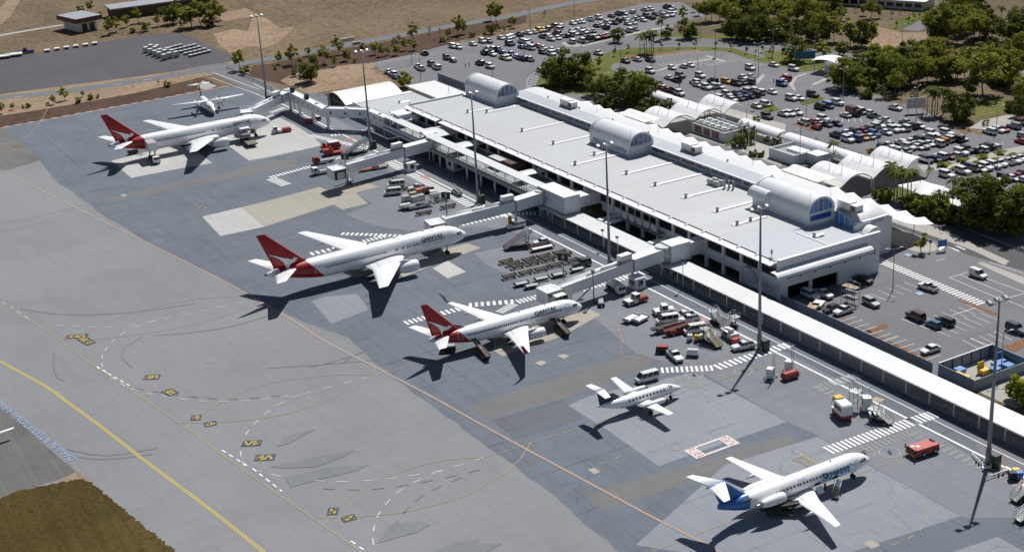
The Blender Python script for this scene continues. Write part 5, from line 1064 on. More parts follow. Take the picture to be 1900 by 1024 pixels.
def smooth_st(st, n=3):
    out = []
    for i in range(len(st) - 1):
        p0, p1, p2, p3 = st[max(i - 1, 0)], st[i], st[i + 1], st[min(i + 2, len(st) - 1)]
        k = n if (p1[0] - p2[0]) < 12 else 1
        for j in range(k):
            t = j / k; out.append(tuple(p1[q] + (p2[q] - p1[q]) * t if (k == 1 or q == 0) else max(.02, .5 * (2 * p1[q] + (p2[q] - p0[q]) * t + (2 * p0[q] - 5 * p1[q] + 4 * p2[q] - p3[q]) * t * t + (3 * p1[q] - p0[q] - 3 * p2[q] + p3[q]) * t ** 3)) for q in range(4)))
    out.append(st[-1]); return out
AF = [(0, 0), (.04, .28), (.15, .45), (.35, .5), (.6, .36), (.85, .14), (1, .02), (1, -.02), (.85, -.1), (.6, -.22), (.35, -.34), (.15, -.32), (.04, -.2)]
def foil(y, le, te, z, t, vertical=False):
    c = le - te
    return [((le - u * c), y, z + v * t) if not vertical else ((le - u * c), v * t, z) for u, v in AF]
class Plane:
    def __init__(s, name, label, loc, heading, st, m_body, cat='airliner', group=None):
        s.root = thing(name, label, cat, (loc[0], loc[1], .04), heading, group); s.st = smooth_st(st); s.N = 28
        mb = MB(); mb.loft([[(x, hw * cos(2 * pi * i / 28), zc + hh * sin(2 * pi * i / 28)) for i in range(28)] for x, zc, hw, hh in s.st], 0)
        s.fus = s.P('fuselage', mb, m_body)
    def P(s, n, mb, m, par=None, **k): return tag(mb.build(n, m, s.root if par is None else par), **k)
    def side(s, x, z, off=.02, sg=-1):
        _, zc, hw, hh = interp(s.st, x); q = max(-.995, min(.995, (z - zc) / hh)); y = hw * sqrt(1 - q * q); n = Vector((y / hw ** 2, (z - zc) / hh ** 2)).normalized()
        return Vector((x, sg * (y + n.x * off), z + n.y * off)), n
    def patch(s, mb, x0, x1, z0, z1, off=.02, sg=-1, mi=0, nz=3):
        for k in range(nz):
            a, b = z0 + (z1 - z0) * k / nz, z0 + (z1 - z0) * (k + 1) / nz
            mb.face([s.side(x, z, off, sg)[0] for x, z in ((x0, a), (x1, a), (x1, b), (x0, b))], mi)
    def windows(s, runs, z, w, h, pitch, m):
        proto = None
        for x0, x1 in runs:
            n = max(1, round((x1 - x0) / pitch)) + 1
            for i in range(n):
                x = x0 + (x1 - x0) * i / max(1, n - 1); mb = MB(); s.patch(mb, x - w / 2, x + w / 2, z - h / 2, z + h / 2, .025, -1, 0, 2); s.P('cabin_window', mb, m, s.fus)
    def text(s, body, x0, L, z0, h, m, bold=.02, shear=0, name='airline_lettering', sides=(-1,), heavy=0):
        vs, fs = text_verts(body, h, bold, shear); wd = max(v[0] for v in vs)
        for sg in sides:
            mb = MB(); P = []
            for u, v in vs:
                x = x0 + u * L / wd if sg < 0 else x0 + L - u * L / wd
                _, zc, hw, hh = interp(s.st, x); th = math.asin(max(-1, min(1, (z0 - zc) / hh))) + v / hh
                e = .03 + h * h / (6 * hh); P.append((x, sg * (hw + e) * cos(th), zc + (hh + e) * sin(th)))
            mb.mesh(P, fs)
            if heavy: mb.mesh([(x + heavy, y, z) for x, y, z in P], fs)
            s.P(name, mb, m, s.fus)
    def wings(s, sec, m, name='wing', fair=(), m2=None, span=1.0):
        for sg in (-1, 1):
            mb = MB(); mb.loft([[(x, y * sg, z) for x, y, z in foil(*q)] for q in sec], 0, True, True, True); w_ = s.P(name, mb, m)
            for (y, xf, xr, z) in fair:
                mb = MB(); mb.loft([[(x, y * sg + r * .5 * cos(t), z + r * sin(t)) for t in [2 * pi * i / 8 for i in range(8)]] for x, r in ((xf, .05), (xf - (xf - xr) * .3, .33), (xf - (xf - xr) * .65, .3), (xr, .04))], 0); s.P('flap_fairing', mb, m, w_)
            # control surface gaps
            mb = MB()
            for (a, b), u0 in (((0, 1), .72), ((1, 2), .74)):
                if b < len(sec):
                    A, B_ = sec[a], sec[b]
                    for t0, t1 in ((.05, .97),):
                        q = []
                        for t in (t0, t1):
                            y = A[0] + (B_[0] - A[0]) * t; le = A[1] + (B_[1] - A[1]) * t; te = A[2] + (B_[2] - A[2]) * t; z = A[3] + (B_[3] - A[3]) * t; tk = A[4] + (B_[4] - A[4]) * t
                            for uu in (u0, u0 + .012): q.append((le - uu * (le - te), y * sg, z + .27 * tk + .03))
                        mb.face([q[0], q[1], q[3], q[2]])
            s.P('control_surface_gap', mb, m_line, w_)
    def fin(s, sec, m, name='tail_fin', thick=.5):
        mb = MB(); mb.loft([foil(0, le, te, z, t, True) for z, le, te, t in sec], 0, True, True, True); return s.P(name, mb, m)
    def nacelle(s, y, z, xf, prof, m, pylon=None, fan=.8, exh=None):
        for sg in (-1, 1):
            mb = MB(); n = 20; ring = lambda x, r: [(x, y * sg + r * cos(2 * pi * i / n), z + r * sin(2 * pi * i / n)) for i in range(n)]
            mb.loft([ring(xf - d, r) for d, r in prof], 0, False, True); e = s.P('engine', mb, m)
            r0 = prof[0][1]; mb = MB(); mb.loft([ring(xf, r0), ring(xf - .06, r0 * .93), ring(xf - .9, r0 * .86)], 0, False, True); s.P('intake', mb, m_dark, e)
            mb = MB(); mb.loft([ring(xf + .02, r0 * .985), ring(xf + .05, r0 * .96), ring(xf - .05, r0 * .9)], 0, False, False); s.P('intake_lip', mb, m_metal, e)
            mb = MB(); mb.loft([ring(xf - .35, .03), ring(xf - .6, r0 * .2), ring(xf - .88, r0 * .3)], 0); s.P('spinner', mb, m_grey, e)
            d, r = prof[-1]; mb = MB(); mb.loft([ring(xf - d + .05, r * .72), ring(xf - d - .8, r * .5), ring(xf - d - 1.4, r * .15)], 0); s.P('exhaust_cone', mb, m_metal, e)
            if pylon: mb = MB(); mb.ext([(p[0], p[1]) for p in pylon], y * sg - .2, y * sg + .2, 0, 'y'); s.P('pylon', mb, m, e)
    def gear(s, nose, mains, r, w=.35, bog=False, strut=1.0):
        for (x, y, z, pairs) in [nose] + mains:
            mb = MB(); mb.tube((x, y, r), (x, y, z), .13 * strut, .16 * strut, 8); mb.tube((x - .1, y, z), (x + .9, y, z - .9), .06, .06, 6)
            g = s.P('landing_gear', mb, m_metal); xs = (-.7, .7) if (bog and y != 0) else (0,)
            rr = r if y != 0 else r * .8
            for dx in xs:
                for dy in (-.34, .34):
                    mb = MB(); mb.tube((x + dx, y + dy * pairs - w / 2, rr), (x + dx, y + dy * pairs + w / 2, rr), rr, rr, 14); s.P('wheel', mb, m_black, g)
    def cockpit(s, q, m=None):
        mb = MB()
        for sg in (-1, 1):
            for x0, x1, z0, z1 in q: 
                mb.face([s.side(x, z, .03, sg)[0] for x, z in ((x0, z0), (x1, z0), (x1 - .12, z1), (x0 - .1, z1))])
        s.P('cockpit_window', mb, m or m_glassd, s.fus)
    def door(s, x0, x1, z0, z1, m=None, t=.06):
        mb = MB()
        for a, b, c, d in ((x0, x0 + t, z0, z1), (x1 - t, x1, z0, z1), (x0, x1, z0, z0 + t), (x0, x1, z1 - t, z1)): s.patch(mb, a, b, c, d, .02, -1, 0, 4)
        s.P('cabin_door', mb, m or m_line, s.fus)
    def decal(s, poly, y, m, name='tail_logo'):
        for sg in (-1, 1):
            mb = MB(); mb.face([(x, sg * y(z) if callable(y) else sg * y, z) for x, z in poly]); s.P(name, mb, m)
def airliner_767(label, loc, hd):
    st = [(-.02, 4.1, .1, .1), (-.35, 4.15, .62, .6), (-1.2, 4.3, 1.22, 1.15), (-2.6, 4.55, 1.8, 1.8), (-4.5, 4.76, 2.25, 2.35), (-7.5, 4.85, 2.5, 2.68), (-37, 4.85, 2.5, 2.7), (-41, 5.0, 2.4, 2.5), (-45, 5.32, 1.95, 2.02), (-49, 5.7, 1.3, 1.4), (-52, 5.95, .72, .8), (-53.6, 6.05, .32, .38)]
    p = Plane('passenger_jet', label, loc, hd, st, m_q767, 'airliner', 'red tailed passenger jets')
    mb = MB(); mb.loft([[(x, w_ * cos(t), 3.0 + h_ * sin(t)) for t in [2 * pi * i / 16 for i in range(16)]] for x, w_, h_ in ((-15.5, .3, .3), (-17.5, 2.2, .95), (-20, 2.7, 1.15), (-29, 2.7, 1.15), (-32, 1.9, .85), (-35, .4, .4))], 0); p.P('wing_fairing', mb, m_wingq)
    p.wings([(2.0, -18.2, -29.6, 3.3, 1.5), (8.6, -22.7, -30.1, 4.1, .95), (23.6, -33.15, -35.6, 5.7, .28), (23.9, -33.9, -35.65, 5.75, .1)], m_wing, fair=((5.2, -25.5, -31.6, 3.4), (11.2, -27.5, -33, 4.0), (15.8, -30, -34.4, 4.5)))
    p.wings([(.7, -45.9, -51.6, 6.2, .7), (9.2, -52.2, -54.55, 7.0, .2), (9.35, -52.8, -54.6, 7.0, .08)], m_wing, 'tailplane')
    f = p.fin([(7.0, -41.5, -51.6, .3), (7.6, -43.6, -51.6, .75), (16.0, -52.75, -54.85, .3), (16.1, -53.2, -54.85, .1)], m_qred)
    p.nacelle(7.8, 2.45, -17.9, [(0, 1.32), (.3, 1.42), (1.2, 1.48), (3.2, 1.42), (4.6, 1.12), (5.2, .95)], m_nac, ((-19, 3.7), (-21.5, 4.6), (-26, 4.2), (-24.5, 3.0), (-21, 3.1)))
    p.gear((-5.6, 0, 2.6, 1), [(-28.2, 4.6, 3.2, 1.6), (-28.2, -4.6, 3.2, 1.6)], .58, .4, True, 1.4)
    p.windows([(-39.4, -23.4), (-20.8, -20.3), (-18.9, -18.8), (-17.6, -17.0), (-16.1, -14.5), (-13.6, -7.5)], 5.35, .28, .44, .56, m_glassd)
    p.cockpit([(-1.75, -2.3, 4.95, 5.55), (-2.4, -2.9, 5.0, 5.65), (-3.0, -3.5, 5.1, 5.65)])
    p.door(-6.2, -5.1, 4.4, 6.3); p.door(-42.1, -41.1, 4.3, 6.0, m_tail_w, .05)
    p.text('QANTAS', -13.75, 6.0, 5.72, .98, m_qblack, .015, .25, heavy=.08); p.text('Spirit of Australia', -13.6, 6.0, 4.35, .42, m_qgrey, -.004, .12)
    roo = [(-52.75, 11.05), (-51.25, 10.45), (-50.0, 9.85), (-48.9, 9.35), (-47.9, 8.95), (-47.2, 8.62), (-46.6, 8.62), (-46.25, 9.0), (-46.05, 8.78), (-45.55, 8.62), (-45.45, 8.42), (-46.0, 7.95), (-46.3, 7.72), (-46.9, 7.7), (-47.75, 7.3), (-47.35, 7.62), (-47.95, 7.1), (-48.15, 6.6), (-47.75, 5.95), (-46.9, 4.6), (-47.2, 4.55), (-48.1, 5.9), (-48.75, 6.9), (-48.85, 7.6), (-49.1, 8.3), (-49.9, 9.2), (-51.2, 10.1)]
    p.decal(roo, lambda z: .42 if z > 7.2 else interp(p.st, -47.6)[2] * sqrt(max(0, 1 - ((z - 5.58) / 1.7) ** 2)) * .98 + .12, m_tail_w)
    mb = MB(); mb.tube((-53.5, 0, 6.05), (-53.95, 0, 6.08), .25, .2, 10); p.P('apu_exhaust', mb, m_dark)
    for x in (-12, -20, -27): mb = MB(); mb.box(x - .3, x + .3, -.03, .03, 7.5, 7.9); p.P('antenna', mb, m_trim)
    return p
airliner_767('farthest of the red tailed jets, parked beside the container loader', (-136.76, -16.7), rad(89.7))
airliner_767('middle red tailed jet, the long white twin jet with its shadow clear on the apron', (1.64, -19.55), rad(90.0))
def airliner_737():
    st = [(-.02, 2.75, .08, .08), (-.3, 2.8, .45, .42), (-1.1, 2.98, .95, .92), (-2.2, 3.2, 1.38, 1.42), (-3.6, 3.38, 1.7, 1.8), (-5.8, 3.45, 1.88, 2.0), (-25, 3.45, 1.88, 2.0), (-28.5, 3.6, 1.78, 1.82), (-32, 3.95, 1.4, 1.4), (-35, 4.28, .95, .95), (-37.2, 4.5, .5, .55), (-38, 4.56, .25, .3)]
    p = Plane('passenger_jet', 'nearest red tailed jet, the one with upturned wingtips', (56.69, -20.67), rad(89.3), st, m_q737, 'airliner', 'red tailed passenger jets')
    mb = MB(); mb.loft([[(x, w_ * cos(t), 2.05 + h_ * sin(t)) for t in [2 * pi * i / 16 for i in range(16)]] for x, w_, h_ in ((-12, .2, .2), (-14, 1.6, .7), (-16, 2.0, .85), (-21.5, 2.0, .85), (-24, 1.3, .6), (-26, .2, .2))], 0); p.P('wing_fairing', mb, m_wingq)
    p.wings([(1.5, -14.6, -21.2, 2.45, 1.05), (5.6, -17.1, -21.7, 2.85, .7), (16.9, -23.35, -24.7, 4.0, .22), (17.1, -23.6, -24.7, 4.05, .12)], m_wing, fair=((3.9, -18.5, -22.6, 2.45), (7.4, -20, -23.4, 2.8), (11, -21.3, -24.3, 3.2)))
    for sg, mm in ((-1, m_qred), (1, m_wletshade)):  # port winglet: shaded look of its inner face put into the colour
        mb = MB(); mb.loft([[(x, sg * (y + v), z) for x, v, z in [((le - u * (le - te)), vv * t, zz_) for u, vv in AF]] for y, le, te, zz_, t in ((17.05, -23.45, -24.75, 4.0, .12), (17.55, -24.0, -25.1, 4.45, .14), (17.85, -24.6, -25.5, 5.2, .12), (18.1, -25.5, -26.15, 6.5, .08))], 0); p.P('winglet', mb, mm)
    p.wings([(.6, -33.4, -37.2, 4.7, .5), (7.1, -37.3, -39.2, 5.4, .15), (7.2, -37.7, -39.25, 5.4, .06)], m_wing, 'tailplane')
    p.fin([(5.3, -28.2, -37.2, .16), (5.75, -31.2, -37.3, .55), (12.6, -37.6, -39.15, .25), (12.8, -38.1, -39.2, .1)], m_qred)
    p.nacelle(4.83, 1.72, -12.85, [(0, .98), (.25, 1.06), (1.0, 1.1), (2.4, 1.02), (3.4, .82), (3.8, .7)], m_nac, ((-13.8, 2.6), (-15.2, 3.1), (-18.5, 3.0), (-17.5, 2.2), (-15, 2.2)))
    p.gear((-4.9, 0, 1.9, .7), [(-20.3, 2.86, 2.2, 1.15), (-20.3, -2.86, 2.2, 1.15)], .52, .36)
    p.windows([(-29.4, -17.6), (-16.8, -15.2), (-14.1, -6.6)], 4.08, .26, .38, .53, m_glassd)
    p.cockpit([(-1.75, -2.15, 3.75, 4.2), (-2.25, -2.7, 3.8, 4.3), (-2.8, -3.2, 3.9, 4.3)])
    p.door(-5.2, -4.2, 3.1, 4.9, m_qgrey, .07); p.door(-31.7, -30.7, 3.4, 5.0, m_tail_w, .06)
    for x0, x1, z0, z1 in ((-9.5, -8.1, 2.1, 2.75), (-28.9, -27.6, 2.5, 3.05)): mb = MB(); p.patch(mb, x0, x1, z0, z1, .03); p.P('cargo_opening', mb, m_dark, p.fus)
    p.text('QANTAS', -13.15, 5.55, 4.42, .82, m_qblack, .015, .25, heavy=.08); p.text('Spirit of Australia', -13.0, 5.8, 2.95, .42, m_qgrey, -.004, .12)
    roo = [(-38.25, 9.1), (-37.05, 8.6), (-35.75, 7.85), (-34.9, 7.3), (-34.3, 6.95), (-33.55, 6.62), (-33.3, 6.95), (-33.05, 6.78), (-32.6, 6.68), (-32.5, 6.4), (-33.0, 6.15), (-33.35, 5.98), (-34.3, 5.92), (-33.9, 6.1), (-34.6, 6.0), (-34.95, 5.4), (-34.2, 4.4), (-33.6, 3.15), (-33.85, 3.1), (-34.5, 4.3), (-35.15, 5.35), (-35.2, 6.2), (-35.8, 7.15), (-36.8, 8.05)]
    p.decal(roo, lambda z: .3 if z > 5.3 else 1.2 * sqrt(max(0, 1 - ((z - 4.1) / 1.25) ** 2)) * .95 + .12, m_tail_w)
    for x in (-9.5, -16): mb = MB(); mb.box(x - .25, x + .25, -.03, .03, 5.4, 5.75); p.P('antenna', mb, m_trim)
airliner_737()
def airliner_tri():
    st = [(-.02, 2.6, .08, .08), (-.35, 2.65, .5, .5), (-1.3, 2.85, 1.0, 1.02), (-2.6, 3.05, 1.38, 1.42), (-4.4, 3.2, 1.62, 1.65), (-24, 3.2, 1.65, 1.67), (-27.5, 3.4, 1.4, 1.45), (-30, 3.75, .95, 1.1), (-32, 4.05, .42, .7), (-32.8, 4.2, .2, .5)]
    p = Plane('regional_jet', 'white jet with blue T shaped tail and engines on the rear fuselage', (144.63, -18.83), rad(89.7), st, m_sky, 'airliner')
    p.wings([(1.2, -13.6, -19.0, 1.75, .9), (5.0, -15.6, -19.1, 2.05, .6), (13.9, -19.0, -20.3, 2.9, .2), (14.05, -19.4, -20.3, 2.92, .08)], m_wing, fair=((4.2, -17, -20.2, 1.7), (7.6, -18, -21.0, 2.1)))
    p.fin([(4.5, -25.6, -32.6, .2), (4.9, -27.3, -32.6, .5), (8.3, -31.3, -34.2, .35), (8.45, -31.6, -34.4, .2)], m_sblue)
    mb = MB(); mb.loft([[(x, r * cos(t), 8.4 + r * sin(t)) for t in [2 * pi * i / 10 for i in range(10)]] for x, r in ((-30.9, .05), (-31.8, .28), (-34, .26), (-35.2, .05))], 0); p.P('tail_bullet', mb, m_sblue)
    p.wings([(.15, -31.4, -34.7, 8.45, .35), (4.9, -34.1, -35.5, 8.35, .12), (5.0, -34.4, -35.55, 8.35, .05)], m_wing, 'tailplane')
    p.nacelle(2.45, 3.35, -21.0, [(0, .78), (.2, .84), (1.2, .88), (3.2, .82), (4.4, .62), (4.8, .52)], m_wing)
    for sg in (-1, 1): mb = MB(); mb.box(-24.6, -21.6, min(1.0 * sg, 2.2 * sg), max(1.0 * sg, 2.2 * sg), 3.2, 3.5); p.P('pylon', mb, m_wing)
    p.gear((-3.6, 0, 1.6, .6), [(-17.6, 2.5, 1.8, 1), (-17.6, -2.5, 1.8, 1)], .46, .32)
    p.windows([(-21.8, -17.2), (-16.7, -15.9), (-15.2, -12.4), (-11.6, -6.3)], 3.75, .25, .36, .72, m_glassd)
    p.cockpit([(-1.7, -2.15, 3.3, 3.8), (-2.25, -2.75, 3.35, 3.9), (-2.85, -3.2, 3.45, 3.85)])
    p.door(-4.5, -3.6, 2.5, 4.2); p.door(-17.0, -16.4, 3.2, 4.4, m_line, .05); p.door(-16.1, -15.5, 3.2, 4.4, m_line, .05)
    p.text('Skywest', -12.15, 6.2, 2.95, 1.2, m_skyt, .012, .05, heavy=.055); mb = MB()
    p.patch(mb, -5.75, -5.5, 3.85, 4.1, .04); p.P('airline_lettering', mb, m_skyt, p.fus)
    mb = MB(); mb.loft([[(x, -1.25 + .12 * cos(t), 4.35 + r * sin(t)) for t in [2 * pi * i / 8 for i in range(8)]] for x, r in ((-26.6, .02), (-27.2, .2), (-28.2, .2), (-28.7, .02))], 0); p.P('auxiliary_exhaust', mb, m_rust)
    mb = MB()
    for x0, x1, y in ((-9.6, -8.4, -1.75), (-13.6, -12.2, -1.75)): mb.mesh([(x0, y, 2.2), (x1, y, 2.2), (x1, y - .75, 1.2), (x0, y - .75, 1.2)], [(0, 1, 2, 3)]); 
    p.P('hold_door', mb, m_wing)
    mb = MB()
    for x0, x1 in ((-9.6, -8.4), (-13.6, -12.2)): p.patch(mb, x0, x1, 2.1, 2.9, .03)
    p.P('hold_opening', mb, m_dark, p.fus)
    mb = MB(); mb.box(-9, -8.6, -.03, .03, 4.8, 5.15); p.P('antenna', mb, m_trim)
airliner_tri()
def prop(p, x, y, z, r, n, a0, par=None):
    mb = MB(); mb.loft([[(x + d, y + q * cos(t), z + q * sin(t)) for t in [2 * pi * i / 10 for i in range(10)]] for d, q in ((.45, .02), (.25, .16), (0, .22), (-.15, .22))], 0); sp = p.P('propeller_hub', mb, m_grey, par)
    for k in range(n):
        a = a0 + 2 * pi * k / n; mb = MB(); R3 = Matrix.Translation((x, y, z)) @ Matrix.Rotation(a, 4, 'X')
        mb.loft([[R3 @ Vector((u * c * .45 , u * c + 0, q)) + Vector((v * .04, 0, 0)) for u, v in ((-.5, 0), (0, 1), (.5, 0), (0, -1))] for q, c in ((.15, .12), (.5, .24), (1.1, .26), (r, .1))], 0); p.P('propeller_blade', mb, m_dark, sp)
def turboprop():
    st = [(-.02, 1.78, .05, .05), (-.6, 1.85, .38, .36), (-1.6, 2.02, .7, .68), (-2.7, 2.2, .92, .95), (-3.9, 2.33, 1.1, 1.13), (-12.5, 2.35, 1.14, 1.14), (-15.5, 2.6, .9, .9), (-18, 2.92, .5, .5), (-19.3, 3.08, .12, .15)]
    p = Plane('turboprop_aircraft', 'small white propeller aircraft with navy T shaped tail', (101.03, -26.54), rad(88.96), st, m_emb, 'propeller aircraft')
    p.wings([(.9, -8.3, -11.0, 1.8, .5), (4, -8.45, -10.8, 2.05, .4), (9.7, -8.75, -10.15, 2.6, .18), (9.85, -9.0, -10.15, 2.62, .08)], m_wing)
    p.fin([(3.3, -12.6, -19, .12), (3.7, -15.4, -19.0, .32), (6.2, -17.6, -19.5, .22), (6.35, -17.9, -19.55, .12)], m_navy)
    p.wings([(.1, -17.7, -19.75, 6.3, .24), (3.4, -18.5, -19.85, 6.3, .1), (3.47, -18.8, -19.85, 6.3, .05)], m_wing, 'tailplane')
    for sg in (-1, 1):
        mb = MB(); mb.loft([[(x, 3.4 * sg + r * .9 * cos(t), z + r * sin(t)) for t in [2 * pi * i / 12 for i in range(12)]] for x, z, r in ((-6.1, 2.25, .2), (-6.5, 2.2, .42), (-8, 2.15, .52), (-10, 2.1, .48), (-11.3, 2.1, .2))], 0); e = p.P('engine', mb, m_wing)
        prop(p, -6.0, 3.4 * sg, 2.25, 1.6, 4, .15, e)
        mb = MB(); mb.tube((-10.2, 3.4 * sg - .5 * sg, 1.85), (-11.6, 3.4 * sg - .6 * sg, 1.7), .16, .14, 8); p.P('exhaust_pipe', mb, m_dark, e)
    p.gear((-2.6, 0, 1.3, .4), [(-9.6, 3.4, 1.8, .6), (-9.6, -3.4, 1.8, .6)], .38, .2)
    p.windows([(-12.8, -4.8)], 2.85, .3, .38, .82, m_glassd)
    p.cockpit([(-2.55, -2.95, 2.75, 3.1), (-3.05, -3.45, 2.85, 3.25)])
turboprop()
def highwing():
    a, b = Vector(G(315, 193, 3.6)), Vector(G(447, 172.7, 3.6)); c = (a + b) / 2; wd = (b - a).normalized(); hd = Vector((wd.y, -wd.x)); nose = Vector(G(397.5, 207, 1.9))
    if hd.dot(nose - c) < 0: hd = -hd
    ang = atan2(hd.y, hd.x); kx = (b - a).length / 25.9
    st = [(-.02, 1.7, .05, .05), (-.6, 1.8, .5, .48), (-1.8, 2.1, .95, .95), (-3.2, 2.35, 1.25, 1.28), (-4.6, 2.5, 1.34, 1.36), (-13, 2.5, 1.34, 1.36), (-16.5, 2.8, 1.05, 1.0), (-20, 3.3, .5, .5), (-21.4, 3.5, .12, .15)]
    wx = -(nose - c).dot(hd)
    p = Plane('turboprop_aircraft', 'white high wing propeller aircraft facing the camera near the gravel bank', tuple(nose), ang, st, m_dash, 'propeller aircraft')
    sp = (b - a).length / 2; x0 = -8.6
    p.wings([(0, x0 + 1.1, x0 - 1.4, 3.85, .5), (4.5, x0 + 1.1, x0 - 1.4, 3.9, .45), (sp, x0 + .6, x0 - .9, 4.15, .2)], m_wing)
    p.fin([(3.5, -15.2, -20.2, .16), (4.2, -17.4, -20.4, .4), (7.3, -19.8, -21.9, .25)], m_navy); p.wings([(.1, -19.6, -21.6, 7.4, .3), (3.9, -20.0, -21.5, 7.4, .12)], m_wing, 'tailplane')
    for sg in (-1, 1):
        mb = MB(); mb.loft([[(x, 3.9 * sg + r * .75 * cos(t), z + r * sin(t)) for t in [2 * pi * i / 12 for i in range(12)]] for x, z, r in ((-5.4, 3.45, .25), (-5.9, 3.35, .55), (-8, 3.3, .7), (-10.5, 3.4, .55), (-13, 3.6, .15))], 0); e = p.P('engine', mb, m_wing); prop(p, -5.3, 3.9 * sg, 3.45, 1.95, 4, .3, e)
    p.gear((-2.4, 0, 1.5, .5), [(-9.6, 3.9, 3.0, .7), (-9.6, -3.9, 3.0, .7)], .45, .25); p.cockpit([(-1.75, -2.2, 2.6, 3.0), (-2.3, -2.8, 2.7, 3.15), (-2.9, -3.3, 2.85, 3.2)])
highwing()
def edge_aircraft():
    t = Vector(G(31, 798, 1.9)); p = Plane('light_aircraft', 'white wingtip and tail tips of an aircraft cut by the left picture edge', (t.x + 2.0, t.y - 7.2), rad(8), [(-.02, 1.1, .1, .1), (-.8, 1.2, .5, .5), (-2.4, 1.4, .65, .75), (-5, 1.5, .3, .35), (-7.4, 1.6, .08, .1)], m_dash, 'aircraft')
    p.wings([(.3, -1.6, -3.0, 1.9, .22), (6.8, -1.9, -2.6, 2.0, .12), (7.4, -2.2, -2.5, 2.02, .04)], m_wing); p.wings([(.1, -4.2, -5.0, 1.7, .12), (5.0, -4.5, -5.0, 1.7, .06), (5.4, -4.7, -4.95, 1.7, .03)], m_wing, 'tailplane'); p.fin([(1.6, -5.6, -7.2, .1), (3.2, -6.8, -7.5, .05)], m_wing); p.gear((-1.5, 0, .9, .1), [(-2.6, 1, 1.2, .1), (-2.6, -1, 1.2, .1)], .22, .12)
edge_aircraft()
# ================================================================== VEHICLES AND GROUND EQUIPMENT
m_paint = car_paint()
m_tyre = m_black
m_hub = mat('wheel_rim', (.35, .35, .36), .4, .5, .1, 2)
m_vwhite = mat('vehicle_white', (.74, .74, .73), .4, 0, .07, .9)
m_vred = mat('vehicle_red', (.36, .03, .022), .45, 0, .14, .9)
m_vorange = mat('vehicle_orange', (.5, .12, .03), .55, 0, .2, .9)
m_vyel = mat('vehicle_yellow', (.6, .4, .03), .5, 0, .15, .9)
m_vblue = mat('vehicle_blue', (.02, .035, .13), .4, 0, .12, .9)
m_brown = mat('rusty_brown_frame', (.13, .075, .05), .75, 0, .35, 1.2)
m_olive = mat('dusty_frame', (.16, .145, .11), .75, 0, .35, 1.5)
m_chas = mat('dark_chassis', (.03, .03, .032), .7, 0, .25, 1.5)
m_alu = mat('aluminium_panel', (.5, .5, .51), .35, .4, .12, 1)
m_belt = mat('rubber_belt', (.07, .065, .06), .8, 0, .2, 2)
m_wood = mat('plywood_board', (.4, .3, .19), .8, 0, .2, 1.5)
m_lens = mat('headlight_glass', (.6, .6, .62), .15); m_tail = mat('tail_light_red', (.3, .01, .01), .3)
m_bluebin = m_skipb; m_gold = m_skipy
def prim(mb, p):
    k = p[0]
    if k == 'b': mb.box(*p[1:7], 0, *(p[7:8] or (1.0,)))
    elif k == 't': mb.tube(p[1], p[2], p[3], p[4] if len(p) > 4 else p[3], 8)
    elif k == 'e': mb.ext(p[1], p[2], p[3], 0, 'y')
    elif k == 's': mb.ball(p[1], p[2], 8)
    elif k == 'f': mb.face(p[1])
def rig(name, label, cat, pos_, ang, parts, group=None):
    h = thing(name, label, cat, (pos_[0], pos_[1], .06), rad(ang), group)
    for pt in parts:
        if pt[0] == 'wheels':
            for x, y, r, w in pt[1]:
                mb = MB(); mb.tube((x, y - w / 2, r), (x, y + w / 2, r), r, r, 14); o = mb.build('wheel', m_tyre, h)
                s_ = 1 if y > 0 else -1; mb = MB(); mb.tube((x, y + s_ * w / 2, r), (x, y + s_ * (w / 2 + .02), r), r * .55, r * .5, 10); mb.build('hubcap', m_hub, o)
            continue
        mb = MB()
        for p in pt[2:]: prim(mb, p)
        mb.build(pt[0], pt[1], h)
    return h
def W4(x0, x1, y, r=.35, w=.25): return ('wheels', [(x, s * y, r, w) for x in (x0, x1) for s in (-1, 1)])
# ------- cars
KIND = dict(
    sedan=dict(L=4.6, w=.88, hood=.82, belt=.92, tail=.95, roof=1.43, base=(-1.75, 1.05), top=(-1.0, .3), xr=(-1.45, 1.4)),
    hatch=dict(L=4.0, w=.84, hood=.85, belt=.95, tail=.95, roof=1.45, base=(-1.9, .95), top=(-1.5, .25), xr=(-1.25, 1.25)),
    wagon=dict(L=4.7, w=.9, hood=.95, belt=1.05, tail=1.05, roof=1.62, base=(-2.2, .95), top=(-2.0, .3), xr=(-1.45, 1.4)),
    suv=dict(L=4.8, w=.95, hood=1.1, belt=1.2, tail=1.2, roof=1.9, base=(-2.3, .85), top=(-2.15, .35), xr=(-1.45, 1.45)),
    van=dict(L=4.9, w=.9, hood=1.05, belt=1.15, tail=1.15, roof=2.0, base=(-2.38, 2.05), top=(-2.3, 1.2), xr=(-1.4, 1.5)),
    panelvan=dict(L=4.3, w=.88, hood=.95, belt=1.05, tail=1.05, roof=1.85, base=(-2.1, 1.15), top=(-2.05, .45), xr=(-1.3, 1.35), blind=1),
    ute=dict(L=5.0, w=.9, hood=1.0, belt=1.1, tail=.72, roof=1.7, base=(-.75, .95), top=(-.5, .35), xr=(-1.55, 1.55), tray=1),
    truck=dict(L=5.6, w=.98, hood=1.0, belt=1.25, tail=.85, roof=2.1, base=(1.2, 2.7), top=(1.3, 2.35), xr=(-1.6, 1.9), boxy=1))
